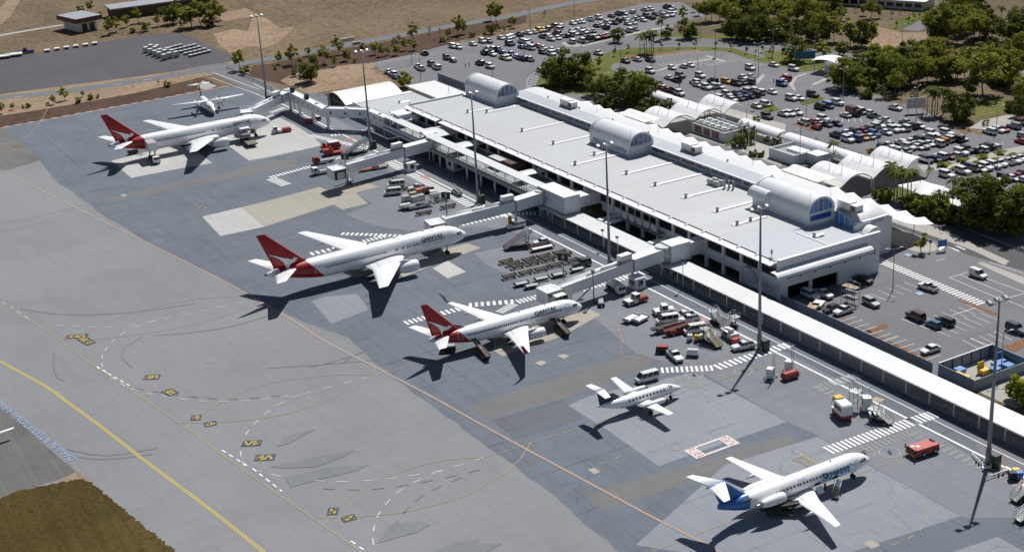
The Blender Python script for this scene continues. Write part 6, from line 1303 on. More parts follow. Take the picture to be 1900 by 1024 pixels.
def car_meshes(k):
    d = KIND[k]; L, w = d['L'] / 2, d['w']; b0, b1 = d['base']; t0, t1 = d['top']; zb = .3
    body = MB(); glass = MB(); light = MB()
    def sec(x, hw, zt, zlo=zb):
        return [(x, -hw * .9, zlo), (x, -hw, zlo + .15), (x, -hw, zt - .2), (x, -hw * .93, zt), (x, hw * .93, zt), (x, hw, zt - .2), (x, hw, zlo + .15), (x, hw * .9, zlo)]
    tz = d['tail'] if not d.get('tray') else d['belt']
    st = [(L, w * .82, d['hood'] - .18), (L - .12, w * .93, d['hood'] - .06), (L - .5, w, d['hood']), (b1, w, d['belt']), (b0, w, d['belt'] if not d.get('tray') else d['belt'])]
    if d.get('tray'): st += [(b0 - .02, w, d['tail'])]; st += [(-L + .1, w, d['tail']), (-L, w * .96, d['tail'] - .05)]
    elif d.get('boxy'): st += [(b0 - .02, w * .6, d['tail']), (-L, w * .6, d['tail'])]
    else: st += [(-L + .35, w * .98, tz), (-L + .08, w * .92, tz - .06), (-L, w * .85, tz - .25)]
    body.loft([sec(*s) for s in st], 0, True, True, False)
    def ring(x0, x1, hw, z): return [(x0, -hw, z), (x1, -hw, z), (x1, hw, z), (x0, hw, z)]
    zr = d['roof']; bb = d['belt'] - .02
    A, B_ = ring(b0, b1, w * .9, bb), ring(t0, t1, w * .74, zr)
    glass.mesh(A + B_, [(0, 1, 5, 4), (1, 2, 6, 5), (2, 3, 7, 6), (3, 0, 4, 7)])
    q = .03
    def slab(a, b, u0, u1, v0, v1, f):
        """painted panel on a cabin side between height fractions"""
        pass
    body.box(t0 - .06, t1 + .06, -w * .77, w * .77, zr - .02, zr + .05, 0)
    body.mesh(ring(t0 - .06, t1 + .06, w * .77, zr - .02) + ring(t0 + .15, t1 - .15, w * .62, zr + .09), [(0, 1, 5, 4), (1, 2, 6, 5), (2, 3, 7, 6), (3, 0, 4, 7), (4, 5, 6, 7)])
    for s in (-1, 1):   # pillars
        for u in ([0, .33, .66, 1] if not d.get('tray') else [0, .5, 1]):
            if d.get('tray') and False: continue
            xa, xb = b0 + (b1 - b0) * u, t0 + (t1 - t0) * u
            body.mesh([(xa - .05, s * (w * .9 + .012), bb), (xa + .06, s * (w * .9 + .012), bb), (xb + .06, s * (w * .74 + .012), zr), (xb - .05, s * (w * .74 + .012), zr)], [(0, 1, 2, 3)])
        if d.get('blind'):
            u0, u1 = 0, .62; body.mesh([(b0 + (b1 - b0) * u0 - .02, s * (w * .9 + .02), bb), (b0 + (b1 - b0) * u1, s * (w * .9 + .02), bb), (t0 + (t1 - t0) * u1, s * (w * .74 + .02), zr), (t0 + (t1 - t0) * u0 - .02, s * (w * .74 + .02), zr)], [(0, 1, 2, 3)])
    if d.get('tray'):
        for s in (-1, 1): body.box(-L + .05, b0 - .05, s * w - .05, s * w + .02 if s > 0 else s * w + .05, d['tail'] - .1, d['belt'], 0)
        body.box(-L - .02, -L + .05, -w, w, d['tail'] - .1, d['belt']); glass.box(-L + .06, b0 - .06, -w + .05, w - .05, d['tail'], d['tail'] + .03)
    if d.get('boxy'): body.box(-L - .1, b0 - .25, -w * 1.08, w * 1.08, .85, 2.9)
    for s in (-1, 1):
        light.box(L - .1, L + .01, s * w * .62 - .16, s * w * .62 + .16, d['hood'] - .3, d['hood'] - .16); light.box(-L - .012, -L + .1, s * w * .7 - .1, s * w * .7 + .1, tz - .45 if not d.get('tray') else d['tail'] - .3, tz - .3 if not d.get('tray') else d['tail'] - .1, 1)
    light.box(L - .02, L + .03, -w * .8, w * .8, .3, .5, 2); light.box(-L - .03, -L + .02, -w * .8, w * .8, .3, .5, 2)
    return body, glass, light, d
WR = {'suv': .38, 'ute': .37, 'truck': .42}
PROTO = {}
def car_full(k):
    body, glass, light, d = car_meshes(k); h = thing('car', 'x', 'car')
    r = WR.get(k, .32)
    body.build('body', m_paint, h); glass.build('windows', m_glassd, h); light.build('lamps_and_bumpers', [m_lens, m_tail, m_chas], h)
    for x in d['xr']:
        for s in (-1, 1):
            mb = MB(); mb.tube((x, s * (d['w'] - .16), r), (x, s * (d['w'] + .03), r), r, r, 14); o = mb.build('wheel', m_tyre, h); mb = MB(); mb.tube((x, s * (d['w'] + .025), r), (x, s * (d['w'] + .045), r), r * .62, r * .58, 10); mb.build('wheel_rim', m_hub, o)
    return h
def car_simple(k):
    body, glass, light, d = car_meshes(k); m = MB(); r = WR.get(k, .32)
    def add(o, mi):
        n = len(m.v); m.v += o.v; m.f += [tuple(i + n for i in f) for f in o.f]; m.m += [mi + (x if mi == 3 else 0) for x in o.m]; m.s += o.s
    add(body, 0); add(glass, 1)
    for x in d['xr']:
        for s in (-1, 1): m.tube((x, s * (d['w'] - .16), r), (x, s * (d['w'] + .03), r), r, r, 8, 2)
    add(light, 3)
    return m.build('car', [m_paint, m_glassd, m_tyre, m_lens, m_tail, m_chas])
PAINT = dict(w=(.76, .76, .75), s=(.42, .43, .44), g=(.16, .17, .18), k=(.02, .02, .022), n=(.018, .028, .075), b=(.03, .1, .32), l=(.2, .38, .6), r=(.38, .02, .02), m=(.12, .018, .025), y=(.65, .42, .02), o=(.55, .2, .04), d=(.03, .045, .035), t=(.03, .12, .17), c=(.6, .55, .42), e=(.1, .07, .05))
CNAME = dict(w='white', s='silver', g='grey', k='black', n='navy', b='blue', l='light blue', r='red', m='maroon', y='yellow', o='orange', d='dark green', t='teal blue', c='cream', e='brown')
KNAME = dict(sedan='sedan', hatch='hatchback', wagon='wagon', suv='SUV', van='van', panelvan='small delivery van', ute='pickup', truck='truck')
def put_car(k, c, x, y, ang, label, group=None, full=True, z=.08):
    key = (k, full)
    if key not in PROTO: PROTO[key] = (car_full if full else car_simple)(k); o = PROTO[key]; o['_u'] = 0
    o = PROTO[key]
    if o.get('_u'): o = copy_tree(o)
    PROTO[key]['_u'] = 1
    col = PAINT[c] + (1,); jit = random.uniform(.9, 1.06); col = tuple(min(1, q * jit) for q in col[:3]) + (1,)
    o.location = (x, y, z); o.rotation_euler = (0, 0, rad(ang)); o.color = col
    for ch in o.children: ch.color = col
    nm = {'van': 'van', 'panelvan': 'van', 'ute': 'pickup_truck', 'truck': 'box_truck'}.get(k, 'car'); o.name = nm
    tag(o, label, {'van': 'van', 'panelvan': 'van', 'ute': 'pickup truck', 'truck': 'truck'}.get(k, 'car'), group)
    if '_u' in o and o != PROTO[key]: del o['_u']
    return o
# staff car park and airside, full detail
ZS = lambda off, x, y, s=S1: G(off[0] + x * s, off[1] + y * s, .3)
R5 = (1500, 480)
for k, c, x, y, a, lab in (('wagon', 's', 540, 390, -5, 'silver station wagon parked alone near the scaffold in the staff car park'), ('ute', 'w', 1030, 258, 185, 'white pickup parked against the long landside zebra crossing'), ('panelvan', 'w', 1465, 150, 0, 'small white delivery van parked beside the sandy median strip'), ('suv', 'm', 925, 510, 178, 'maroon four wheel drive leading the staff car park trio'), ('hatch', 't', 1080, 578, 180, 'teal blue hatchback between the maroon and black cars'), ('wagon', 'k', 1180, 552, 180, 'black station wagon rearmost of the staff car park trio'), ('sedan', 'w', 1055, 795, -92, 'cream white sedan alone beside the metal fence near the compound'), ('ute', 'w', 300, 462, -88, 'white double cab pickup beside the black hatchback at the fence'), ('hatch', 'k', 192, 445, -88, 'black hatchback squeezed beside the white pickup at the fence'), ('suv', 'n', 1795, 625, 0, 'navy four wheel drive at the edge of the picture by the brown garden bed'), ('ute', 'w', 130, 318, 3, 'white tray pickup beside the terminal loading dock'), ('ute', 'k', 470, 192, 5, 'black tray pickup in the shade against the terminal end wall'), ('suv', 'w', 18, 330, 4, 'white four wheel drive half hidden behind the fence at the dock')):
    q = ZS(R5, x, y); put_car(k, c, q[0], q[1], a, lab)
Q5 = (550, 250); Q9 = (900, 420); Q11 = (1120, 540)
AIR = ((Q5, 'van', 'w', 832, 510, -110, 'white van at the near edge of the equipment cluster at stand three'), (Q5, 'van', 'w', 862, 445, -110, 'white and orange van behind the other van at stand three'), (Q5, 'ute', 'w', 1040, 470, -105, 'white covered pickup behind the red crates at stand three'), (Q5, 'ute', 'w', 1165, 490, -15, 'small white pickup beside the zebra crossing at stand three'), (Q11, 'van', 'w', 550, 265, -108, 'white minibus in front of the two parked pickups'), (Q11, 'ute', 'w', 690, 225, -108, 'white pickup farthest back beside the minibus'), (Q11, 'ute', 'w', 732, 258, -108, 'white pickup with blue lower sides beside the minibus'), (Q11, 'van', 'w', 785, 350, -105, 'white minibus beside the red belt loader and aircraft steps'), (Q11, 'ute', 'w', 1205, 490, -104, 'white double cab pickup next to the mast cabinet'), (Q11, 'ute', 'w', 618, 575, -12, 'white and blue pickup facing away beside the red tug'), (Q11, 'van', 'w', 375, 765, -95, 'white van with side door open behind the small propeller aircraft'), ((860, 250), 'ute', 'w', 450, 800, -100, 'white pickup under gate three bridge beside the yellow barrel'), ((860, 250), 'sedan', 'w', 680, 935, -104, 'white sedan by the passenger stairs truck at stand four'), (Q9, 'suv', 'd', 835, 335, -98, 'dark green pickup beside the long dolly trains'))
for off, k, c, x, y, a, lab in AIR:
    q = ZS(off, x, y); put_car(k, c, q[0], q[1], a, lab)
# ------- ground equipment
def tug(pos_, ang, lab, c1, c2, L=5.0, cab='front', group='aircraft tow tractors'):
    h = L / 2; cx = (h - 1.7, h - .3) if cab == 'front' else (-.9, .7)
    return rig('tow_tractor', lab, 'tow tractor', pos_, ang, [('body', c1, ('b', 0, h, -1.15, 1.15, .4, 1.15, .94)), ('rear_body', c2, ('b', -h, -.003, -1.15, 1.15, .4, 1.2, .94), ('b', -h + .3, -.5, -.8, .8, 1.2, 1.35)), ('cab', c1, ('b', cx[0], cx[1], -.95, .95, 1.15, 1.3), ('b', cx[0] + .1, cx[1] - .1, -.85, .85, 2.15, 2.28), ('t', (cx[0] + .1, -.85, 1.2), (cx[0] + .15, -.8, 2.2), .06), ('t', (cx[0] + .1, .85, 1.2), (cx[0] + .15, .8, 2.2), .06), ('t', (cx[1] - .1, -.85, 1.2), (cx[1] - .15, -.8, 2.2), .06), ('t', (cx[1] - .1, .85, 1.2), (cx[1] - .15, .8, 2.2), .06)), ('windows', m_glassd, ('b', cx[0] + .14, cx[1] - .14, -.8, .8, 1.3, 2.15, .95)), ('bumper', m_chas, ('b', h, h + .15, -1.1, 1.1, .4, .75), ('b', -h - .15, -h, -1.1, 1.1, .4, .75)), ('beacon', m_vorange, ('t', (cx[0] + .4, 0, 2.28), (cx[0] + .4, 0, 2.45), .1)), W4(-h * .62, h * .62, 1.02, .52, .36)], group)
tug(G(523, 246), -100, 'white and red tow tractor coupled to the nose of the farthest jet', m_vwhite, m_vred, 6.2)
tug(ZS(Q9, 1300, 650), -88, 'white and red tow tractor parked between the trucks and white cart pair', m_vwhite, m_vred, 5.6, 'mid'); tug(ZS(Q9, 1545, 745), -110, 'all white tow tractor behind the minibus', m_vwhite, m_vwhite, 4.6, 'mid')
rig('aircraft_tug', 'low flat red aircraft tug alone by the near zebra crossing', 'aircraft tug', ZS((1500, 690), 985, 690), -95, [('body', m_vred, ('b', -2.7, 2.7, -1.35, 1.35, .45, 1.65, .96)), ('top_deck', mat('faded_red', (.42, .06, .04), .55, 0, .15, .8), ('b', -2.55, 2.55, -1.25, 1.25, 1.65, 1.71)), ('windscreen', m_glassd, ('b', 2.5, 2.72, -1.1, 1.1, 1.0, 1.6)), ('mirror', m_chas, ('b', 2.6, 2.75, -1.55, -1.38, 1.2, 2.0), ('b', 2.6, 2.75, 1.38, 1.55, 1.2, 2.0)), ('hatch', m_alu, ('b', 1.6, 2.3, -.8, -.1, 1.71, 1.75), ('b', .8, 1.5, -.3, .4, 1.71, 1.75)), ('exhaust', m_chas, ('t', (-2.2, -.6, 1.7), (-2.2, -.6, 1.95), .12), ('b', -2.55, -2.2, -1, .2, 1.71, 1.9)), ('bumper_stripe', m_vyel, ('b', 2.7, 2.78, -1.3, 1.3, .4, .65), ('b', -2.78, -2.7, -1.3, 1.3, .4, .65)), W4(-1.75, .75, 1.2, .58, .38)])
def belt(pos_, ang, lab, c, L=7.2, rise=1.0, group='baggage belt loaders'):
    h = L / 2
    return rig('belt_loader', lab, 'belt loader', pos_, ang, [('chassis', c, ('b', -h * .7, h * .6, -.85, .85, .45, .9), ('b', -h * .7, -h * .3, -.85, -.2, .9, 1.3)), ('conveyor', m_belt, ('e', [(-h, .95), (h, .95 + rise), (h, 1.2 + rise), (-h, 1.2)], -.42, .42)), ('conveyor_frame', c, ('e', [(-h, .85), (h, .85 + rise), (h, 1.3 + rise), (-h, 1.3)], .42, .52), ('e', [(-h, .85), (h, .85 + rise), (h, 1.3 + rise), (-h, 1.3)], -.52, -.42)), ('handrail', m_alu, ('t', (-h * .8, .55, 1.2), (-h * .8, .55, 1.9), .03), ('t', (h * .8, .55, 1.2 + rise * .9), (h * .8, .55, 1.9 + rise * .9), .03), ('t', (-h * .8, .55, 1.9), (h * .8, .55, 1.9 + rise * .9), .03)), ('seat', m_chas, ('b', -h * .2, 0, -.8, -.45, .9, 1.5)), W4(-h * .5, h * .42, .8, .36, .24)], group)
belt(ZS((740, 530), 720, 590), 172, 'brown belt loader at the rear hold of the nearest red tailed jet', m_brown, 7.6, .9); belt(ZS((740, 530), 1405, 392), 172, 'brown belt loader at the front hold of the nearest red tailed jet', m_brown, 7.6, .9)
belt(ZS(Q11, 550, 335), 80, 'brown belt loader lying beside the red one at the equipment park', m_olive, 7.6, .5); belt(ZS(Q11, 655, 350), 82, 'red belt loader with raised belt beside the minibus', m_vred, 7.6, .7)
belt(ZS(Q5, 1060, 625), 84, 'white belt loader on the near side of the stand three equipment', m_vwhite, 9.0, .6); belt(ZS((1250, 800), 900, 690, .21878), 60, 'dark belt loader under the engine of the blue tailed jet', m_chas, 6.4, .9)
belt(ZS(Q5, 1385, 505), 175, 'pale conveyor trailer standing alone on the airside road', m_alu, 6.0, .9)
# container loader at the farthest jet
rig('container_loader', 'high container loader with twin platforms at the farthest jet', 'container loader', ZS((150, 180), 1450, 400), -5, [('chassis', m_chas, ('b', -4.5, 3, -1.7, 1.7, .5, 1.0)), ('main_platform', m_olive, ('b', .6, 5.2, -1.7, 1.7, .9, 1.25), ('b', .6, 5.2, -1.75, -1.65, 1.25, 1.5)), ('bridge_platform', m_alu, ('b', -5.2, -.6, -1.8, 1.8, 2.9, 3.2)), ('canopy', m_vwhite, ('b', -4.6, -2.2, -1.6, 1.6, 4.5, 4.62)), ('lift_arm', m_olive, ('t', (-4.5, -1.4, .9), (-1, -1.4, 3.4), .14), ('t', (-1, -1.4, .9), (-4.5, -1.4, 3.4), .14), ('t', (-4.5, 1.4, .9), (-1, 1.4, 3.4), .14), ('t', (-1, 1.4, .9), (-4.5, 1.4, 3.4), .14)), ('guard_rail', m_lgrey, ('t', (-5.2, -1.8, 3.2), (-5.2, -1.8, 4.3), .06), ('t', (-5.2, 1.8, 3.2), (-5.2, 1.8, 4.3), .06), ('t', (-2.3, -1.6, 3.2), (-2.3, -1.6, 4.5), .06), ('t', (-2.3, 1.6, 3.2), (-2.3, 1.6, 4.5), .06), ('t', (-.6, -1.8, 4.2), (-5.2, -1.8, 4.2), .05)), ('operator_cab', m_chas, ('b', -2.2, -.8, 1.75, 2.6, 2.9, 4.3)), W4(-3.4, 2.0, 1.55, .5, .35)])
rig('cargo_container', 'dark rounded cargo container waiting on the loader platform', 'cargo container', (ZS((150, 180), 1400, 330)[0] , ZS((150, 180), 1400, 330)[1] - 0), -5, [('shell', m_grey, ('b', -.75, .75, -1.0, 1.0, 1.3, 2.9, .92)), ('curtain', m_chas, ('b', -.6, .6, -1.03, -1.0, 1.45, 2.6))])
rig('catering_truck', 'catering truck with white box raised to the rear door of the farthest jet', 'catering truck', ZS((150, 180), 628, 545), 176, [('chassis', m_chas, ('b', -4, 3.2, -.9, .9, .6, 1.0)), ('cab', m_vwhite, ('b', -5.0, -3.4, -1.1, 1.1, .7, 2.4, .9)), ('windscreen', m_glassd, ('b', -5.0, -4.9, -.9, .9, 1.5, 2.2)), ('box', m_vwhite, ('b', -1.9, 3.2, -1.3, 1.3, 3.6, 6.1)), ('box_roof', m_alu, ('b', -2.0, 3.3, -1.35, 1.35, 6.1, 6.2)), ('scissor_lift', m_chas, ('t', (-1.6, -.8, 1), (2.4, -.8, 3.6), .13), ('t', (2.4, -.8, 1), (-1.6, -.8, 3.6), .13), ('t', (-1.6, .8, 1), (2.4, .8, 3.6), .13), ('t', (2.4, .8, 1), (-1.6, .8, 3.6), .13)), ('front_platform', m_alu, ('b', 3.2, 4.8, -1.1, 1.1, 3.6, 3.75), ('t', (4.7, -1.05, 3.7), (4.7, -1.05, 4.8), .05), ('t', (4.7, 1.05, 3.7), (4.7, 1.05, 4.8), .05)), ('stabiliser', m_grey, ('b', 1, 1.3, -1.6, 1.6, .1, .5), ('b', -2.8, -2.5, -1.6, 1.6, .1, .5)), W4(-3.9, 2.0, .95, .48, .3)])
def cart(pos_, ang, lab, body, cargo=None, L=2.6, name='ground_power_unit', cat='power unit', group=None, hgt=1.3):
    h = L / 2; return rig(name, lab, cat, pos_, ang, [('housing', body, ('b', -h, h, -.75, .75, .45, hgt, .94)), ('lid', cargo or body, ('b', -h + .1, h - .1, -.6, .6, hgt, hgt + .25, .9)), ('tow_bar', m_grey, ('t', (h, 0, .5), (h + 1.3, 0, .4), .05)), ('axle_frame', m_chas, ('b', -h + .1, h - .1, -.7, .7, .32, .45)), W4(-h * .6, h * .6, .72, .3, .2)], group)
cart(ZS((150, 180), 450, 485), 90, 'dark service cart under the tail of the farthest jet', m_chas, m_grey, 3.2, 'service_cart', 'service cart'); cart(ZS((740, 530), 425, 560), 60, 'dark service cart under the tail of the nearest red tailed jet', m_chas, m_alu, 3.4, 'service_cart', 'service cart')
cart(ZS(Q11, 770, 550), 45, 'small white power unit trailer beside the white and blue pickup', m_vwhite, m_alu, 2.6); cart(ZS(Q11, 505, 520), 50, 'dark tug with red engine cover beside the white and blue pickup', m_chas, m_vred, 2.6, 'baggage_tug', 'baggage tug'); cart(ZS(Q11, 1610, 745), 88, 'red generator cart beside the second lighting stand', m_vred, m_vred, 3.6, 'generator_cart', 'generator cart'); cart(ZS(Q11, 1140, 445), 85, 'small red cart in front of the white ground unit', m_vred, m_vred, 2.0, 'generator_cart', 'generator cart', None, 1.0)
cart(ZS(Q5, 840, 430), -100, 'small red tug with driver behind the white vans', m_vred, m_chas, 2.6, 'baggage_tug', 'baggage tug'); cart(ZS(Q5, 1190, 545), -95, 'white baggage tug coupled to the crate dollies', m_vwhite, m_alu, 2.8, 'baggage_tug', 'baggage tug'); cart(ZS(Q5, 940, 635), -96, 'low white tug at the near end of the white belt loader', m_vwhite, m_vwhite, 3.4, 'baggage_tug', 'baggage tug')
cart(ZS((500, 130), 340, 455), 60, 'low red cart in the shadow of the elevated passage', m_vred, m_vred, 2.6, 'generator_cart', 'generator cart'); cart(ZS((500, 130), 418, 430), 20, 'small dark and white cart beside the passage leg', m_chas, m_vwhite, 1.8, 'service_cart', 'service cart')
cart(ZS((740, 530), 1745, 150), -30, 'blue framed ramp unit beside the camera pole at gate four', m_vblue, m_grey, 4.4, 'ramp_unit', 'ramp unit', None, .8)
rig('ground_unit', 'large white ground power unit behind the small red cart', 'power unit', ZS(Q11, 1090, 395), -8, [('housing', m_vwhite, ('b', -2.2, 2.2, -1, 1, .5, 1.7)), ('pipe_work', m_alu, ('t', (-1.8, -.6, 1.7), (1.2, .5, 2.1), .18), ('t', (-1, .6, 1.7), (1.6, -.4, 2.0), .15), ('b', .4, 1.4, -.7, .2, 1.7, 2.5)), ('panel', m_chas, ('b', -1, .6, -1.03, -1, .7, 1.5)), W4(-1.4, 1.4, .95, .36, .24)])
# red trucks at stand two
Q50 = (500, 130)
rig('fuel_truck', 'red aircraft tow truck with white roofed cab behind the red flat deck', 'truck', ZS(Q50, 535, 680), 80, [('body', m_vred, ('b', -3.2, 3, -1.2, 1.2, .6, 1.7, .97)), ('cab', m_vred, ('b', -1.0, 2.6, -1.15, 1.15, 1.7, 2.4, .92)), ('roof', m_vwhite, ('b', -.9, 2.5, -1.1, 1.1, 2.4, 2.55)), ('windows', m_glassd, ('b', -.95, 2.62, -1.13, 1.13, 1.8, 2.35, .93)), ('hose_reel', m_chas, ('t', (-2.2, -.8, 2), (-2.2, .8, 2), .4)), W4(-2, 1.8, 1.1, .5, .3)])
rig('flat_deck_loader', 'low red flat deck loader in front of the white roofed red truck', 'loader', ZS(Q50, 580, 718), 80, [('deck', m_vred, ('b', -1.2, 5.2, -1.2, 1.2, .5, .85)), ('engine_housing', m_vred, ('b', -4.2, -1.2, -1.3, 1.3, .5, 2.0, .93)), ('controls', m_chas, ('b', -2.2, -1.5, -.6, .6, 2.0, 2.5)), W4(-3.2, 4.2, 1.1, .4, .3)])
def flatbed(pos_, ang, lab, c, load=None):
    return rig('flatbed_truck', lab, 'truck', pos_, ang, [('cab', c, ('b', 1.9, 3.6, -1.05, 1.05, .55, 2.3, .92)), ('windscreen', m_glassd, ('b', 3.3, 3.63, -.92, .92, 1.35, 2.05)), ('side_window', m_glassd, ('b', 2.3, 3.2, -1.07, 1.07, 1.4, 2.05)), ('tray', load or m_grey, ('b', -3.4, 1.7, -1.1, 1.1, .85, 1.05), ('b', 1.55, 1.7, -1.1, 1.1, 1.05, 1.9)), ('chassis', m_chas, ('b', -3.3, 3.4, -.45, .45, .5, .85)), W4(-2.2, 2.7, .95, .45, .28)])
flatbed(ZS(Q50, 475, 795), -96, 'red cab flatbed truck behind the white cab truck', m_vred); flatbed(ZS(Q50, 470, 885), -96, 'white cab flatbed truck nosing out under gate two bridge', m_vwhite)
for p_, lab in ((ZS(Q9, 1125, 550), 'white tank truck beneath gate four bridge'),):
    rig('tank_truck', lab, 'truck', p_, -5, [('cab', m_vwhite, ('b', 1.7, 3.3, -1.05, 1.05, .55, 2.2, .9)), ('windscreen', m_glassd, ('b', 3.0, 3.32, -.9, .9, 1.3, 2.0)), ('tank', m_vwhite, ('t', (-3, 0, 1.75), (1.4, 0, 1.75), 1.05)), ('chassis', m_chas, ('b', -3.1, 3, -.8, .8, .5, .85)), W4(-2, 2.4, .95, .45, .28)])
def stairs(pos_, ang, lab, c, c2, H=3.2, L=6.0, canopy=False, name='passenger_stairs', group='mobile passenger stairs', openr=False):
    n = 14; a, b = -L / 2, L / 2 - 1.4
    steps = [('b', a + (b - a) * i / n, a + (b - a) * (i + 1.25) / n, -.75, .75, .5 + (H - .5) * i / n, .62 + (H - .5) * i / n) for i in range(n)]
    pts = [('stair_flight', c2, *steps), ('side_panel', c, *[('e', [(a, .35), (b, H - .2), (b, H + .9), (a, 1.3)], s, s + .06) for s in (-.85, .79)]) if not openr else ('hand_rail', c, *[('t', (a, s, z0), (b, s, H - .5 + z0), .05) for s in (-.82, .82) for z0 in (.55, 1.0, 1.5)], *[('t', (a + (b - a) * q / 4, s, .5 + (H - .5) * q / 4), (a + (b - a) * q / 4, s, 1.5 + (H - .5) * q / 4), .04) for s in (-.82, .82) for q in range(5)]), ('platform', m_alu, ('b', b, L / 2, -.95, .95, H - .05, H + .06)), ('platform_rail', c, *([('b', b, L / 2, -.98, -.92, H, H + 1.1), ('b', b, L / 2, .92, .98, H, H + 1.1)] if not openr else [('t', (x, y, H), (x, y, H + 1.1), .045) for x in (b, L / 2) for y in (-.95, .95)] + [('t', (b, y, H + z), (L / 2, y, H + z), .04) for y in (-.95, .95) for z in (.55, 1.1)])), ('support', m_chas, ('t', (b, -.7, .5), (b + .6, -.7, H), .1), ('t', (b, .7, .5), (b + .6, .7, H), .1), ('t', (a + 1, -.7, .5), (b + .4, -.7, H * .7), .08), ('t', (a + 1, .7, .5), (b + .4, .7, H * .7), .08), ('b', a, L / 2 - .4, -.8, .8, .35, .55)), W4(a + .8, L / 2 - .9, .85, .35, .24)]
    return rig(name, lab, 'passenger stairs', pos_, ang, pts, group)
stairs(ZS(Q50, 745, 720), 84, 'white covered passenger stairs parked behind gate two bridge', m_vwhite, m_alu, 3.6, 8.4); stairs(ZS((860, 250), 470, 965), 84, 'white sided stairs truck with red base beside the white sedan', m_vwhite, m_vred, 3.4, 7.6)
m_tread = mat('yellow_edged_tread', (.42, .36, .2), .7, 0, .2, 2)
stairs(ZS(Q11, 930, 450), 178, 'tall aluminium aircraft steps with yellow treads', m_alu, m_tread, 2.9, 5.8, openr=True); stairs(ZS(Q11, 985, 275), 180, 'grey gantry steps behind the yellow tread steps', m_lgrey, m_alu, 2.5, 4.6, openr=True); stairs(ZS(Q11, 1090, 310), 84, 'grey maintenance steps above the white ground unit', m_lgrey, m_alu, 2.4, 4.2, openr=True)
RB = (1640, 800)
stairs(ZS(RB, 1170, 570, .21867), 84, 'white maintenance steps at the picture edge by the wheelie bins', m_vwhite, m_alu, 2.2, 3.8, openr=True); stairs(ZS(RB, 1205, 740, .21867), 84, 'lower white maintenance steps at the picture edge', m_vwhite, m_alu, 1.6, 3.8, openr=True)
# dollies
def dolly(proto, pos_, ang, lab, frame, deck, L=3.4, cargo=None, group='baggage dollies in trains'):
    h = L / 2
    roll = [('t', (-h + .3 + i * (L - .6) / 8, -.6, .62), (-h + .3 + i * (L - .6) / 8, .6, .62), .06) for i in range(9)]
    parts = [('frame', frame, ('b', -h, h, -.78, -.66, .42, .72), ('b', -h, h, .66, .78, .42, .72), ('b', -h, -h + .12, -.7, .7, .42, 1.0), ('b', h - .12, h, -.7, .7, .42, 1.0), ('b', -h, h, -.1, .1, .4, .52))]
    parts.append(('deck', deck, *(roll if cargo is None else [('b', -h + .1, h - .1, -.75, .75, .62, .72)])))
    parts.append(('tow_bar', m_grey, ('t', (h, 0, .45), (h + .9, 0, .35), .05))); parts.append(W4(-h * .6, h * .6, .6, .24, .16))
    return rig('baggage_dolly', lab, 'baggage dolly', pos_, ang, parts, group)
DP = [(180, 308, 1, 'far'), (240, 327, 1, 'second'), (280, 350, 1, 'second'), (375, 292, 1, 'far'), (415, 318, 1, 'second'), (505, 264, 1, 'far'), (550, 288, 1, 'second'), (640, 232, 1, 'far'), (690, 250, 1, 'second'), (210, 437, 1, 'near'), (350, 405, 1, 'near'), (485, 375, 1, 'near'), (605, 340, 1, 'near'), (745, 303, 1, 'near')]
proto = dolly(None, ZS(Q9, 180, 308), 85, '', m_olive, m_olive); cnt = {}
ORD = ['leftmost', 'second from the left', 'third from the left', 'fourth from the left', 'fifth from the left']
for i, (x, y, _, rw) in enumerate(DP):
    q = ZS(Q9, x, y); n = cnt[rw] = cnt.get(rw, -1) + 1; lab = 'rusty roller dolly, %s in the %s dolly train' % (ORD[n], rw)
    if i == 0: proto['label'] = lab; o = proto
    else: o = copy_tree(proto, (q[0], q[1], .1), None, lab)
    o.rotation_euler = (0, 0, rad(85 + random.uniform(-4, 4)))
proto = None
for i, (x, y, lab) in enumerate(((315, 503, 'white flat cart nearest the cab of gate four bridge'), (405, 522, 'white flat cart below the others by gate four bridge'), (490, 460, 'white flat cart in the middle of the staggered four'), (640, 425, 'white flat cart beyond the middle one of the staggered four'), (800, 380, 'white flat cart beside the tunnel and dark pickup'))):
    q = ZS(Q9, x, y); o = dolly(None, q, 82, lab, m_chas, m_alu, 3.6, 1, 'flat white carts at stand four') if proto is None else copy_tree(proto, (q[0], q[1], .1), None, lab); proto = proto or o
for i, (x, y, lab) in enumerate(((1262, 805, 'left one of two white flat carts parked side by side'), (1342, 810, 'right one of two white flat carts parked side by side'))):
    q = ZS(Q9, x, y); o = dolly(None, q, 106, lab, m_lgrey, m_vwhite, 4.0, 1, 'white cart pair'); o.scale = (1, 1.35, 1.15)
for i, (x, y, a, lab) in enumerate(((965, 465, 85, 'brown dolly behind the vans at stand three'), (1100, 680, 80, 'tan dolly at the near edge of stand three beside its sign post'), (1310, 625, 85, 'dark roller dolly under the stand three sign'), (1250, 570, 85, 'long olive dolly between the white tug and belt loader'), (1100, 605, 85, 'tan roller dolly beside the white belt loader'))):
    q = ZS(Q5, x, y); dolly(None, q, a, lab, m_brown if i < 2 else m_olive, m_olive, 4.2, None, 'loose dollies at stand three')
dolly(None, ZS(Q50, 860, 860), 84, 'orange decked long dolly under gate two bridge', m_vorange, m_vorange, 6.0, 1, 'long dollies under gate two bridge'); dolly(None, ZS(Q50, 955, 845), 84, 'tan decked long dolly beyond the orange one under gate two bridge', m_olive, m_wood, 5.0, 1, 'long dollies under gate two bridge'); dolly(None, ZS((860, 250), 680, 985), 84, 'long tow bar trailer below the white sedan', m_brown, m_vwhite, 6.2, 1, 'long dollies at stand four'); dolly(None, ZS((860, 250), 640, 960), 84, 'brown roller trailer next to the white sedan', m_brown, m_brown, 6.0, None, 'long dollies at stand four')
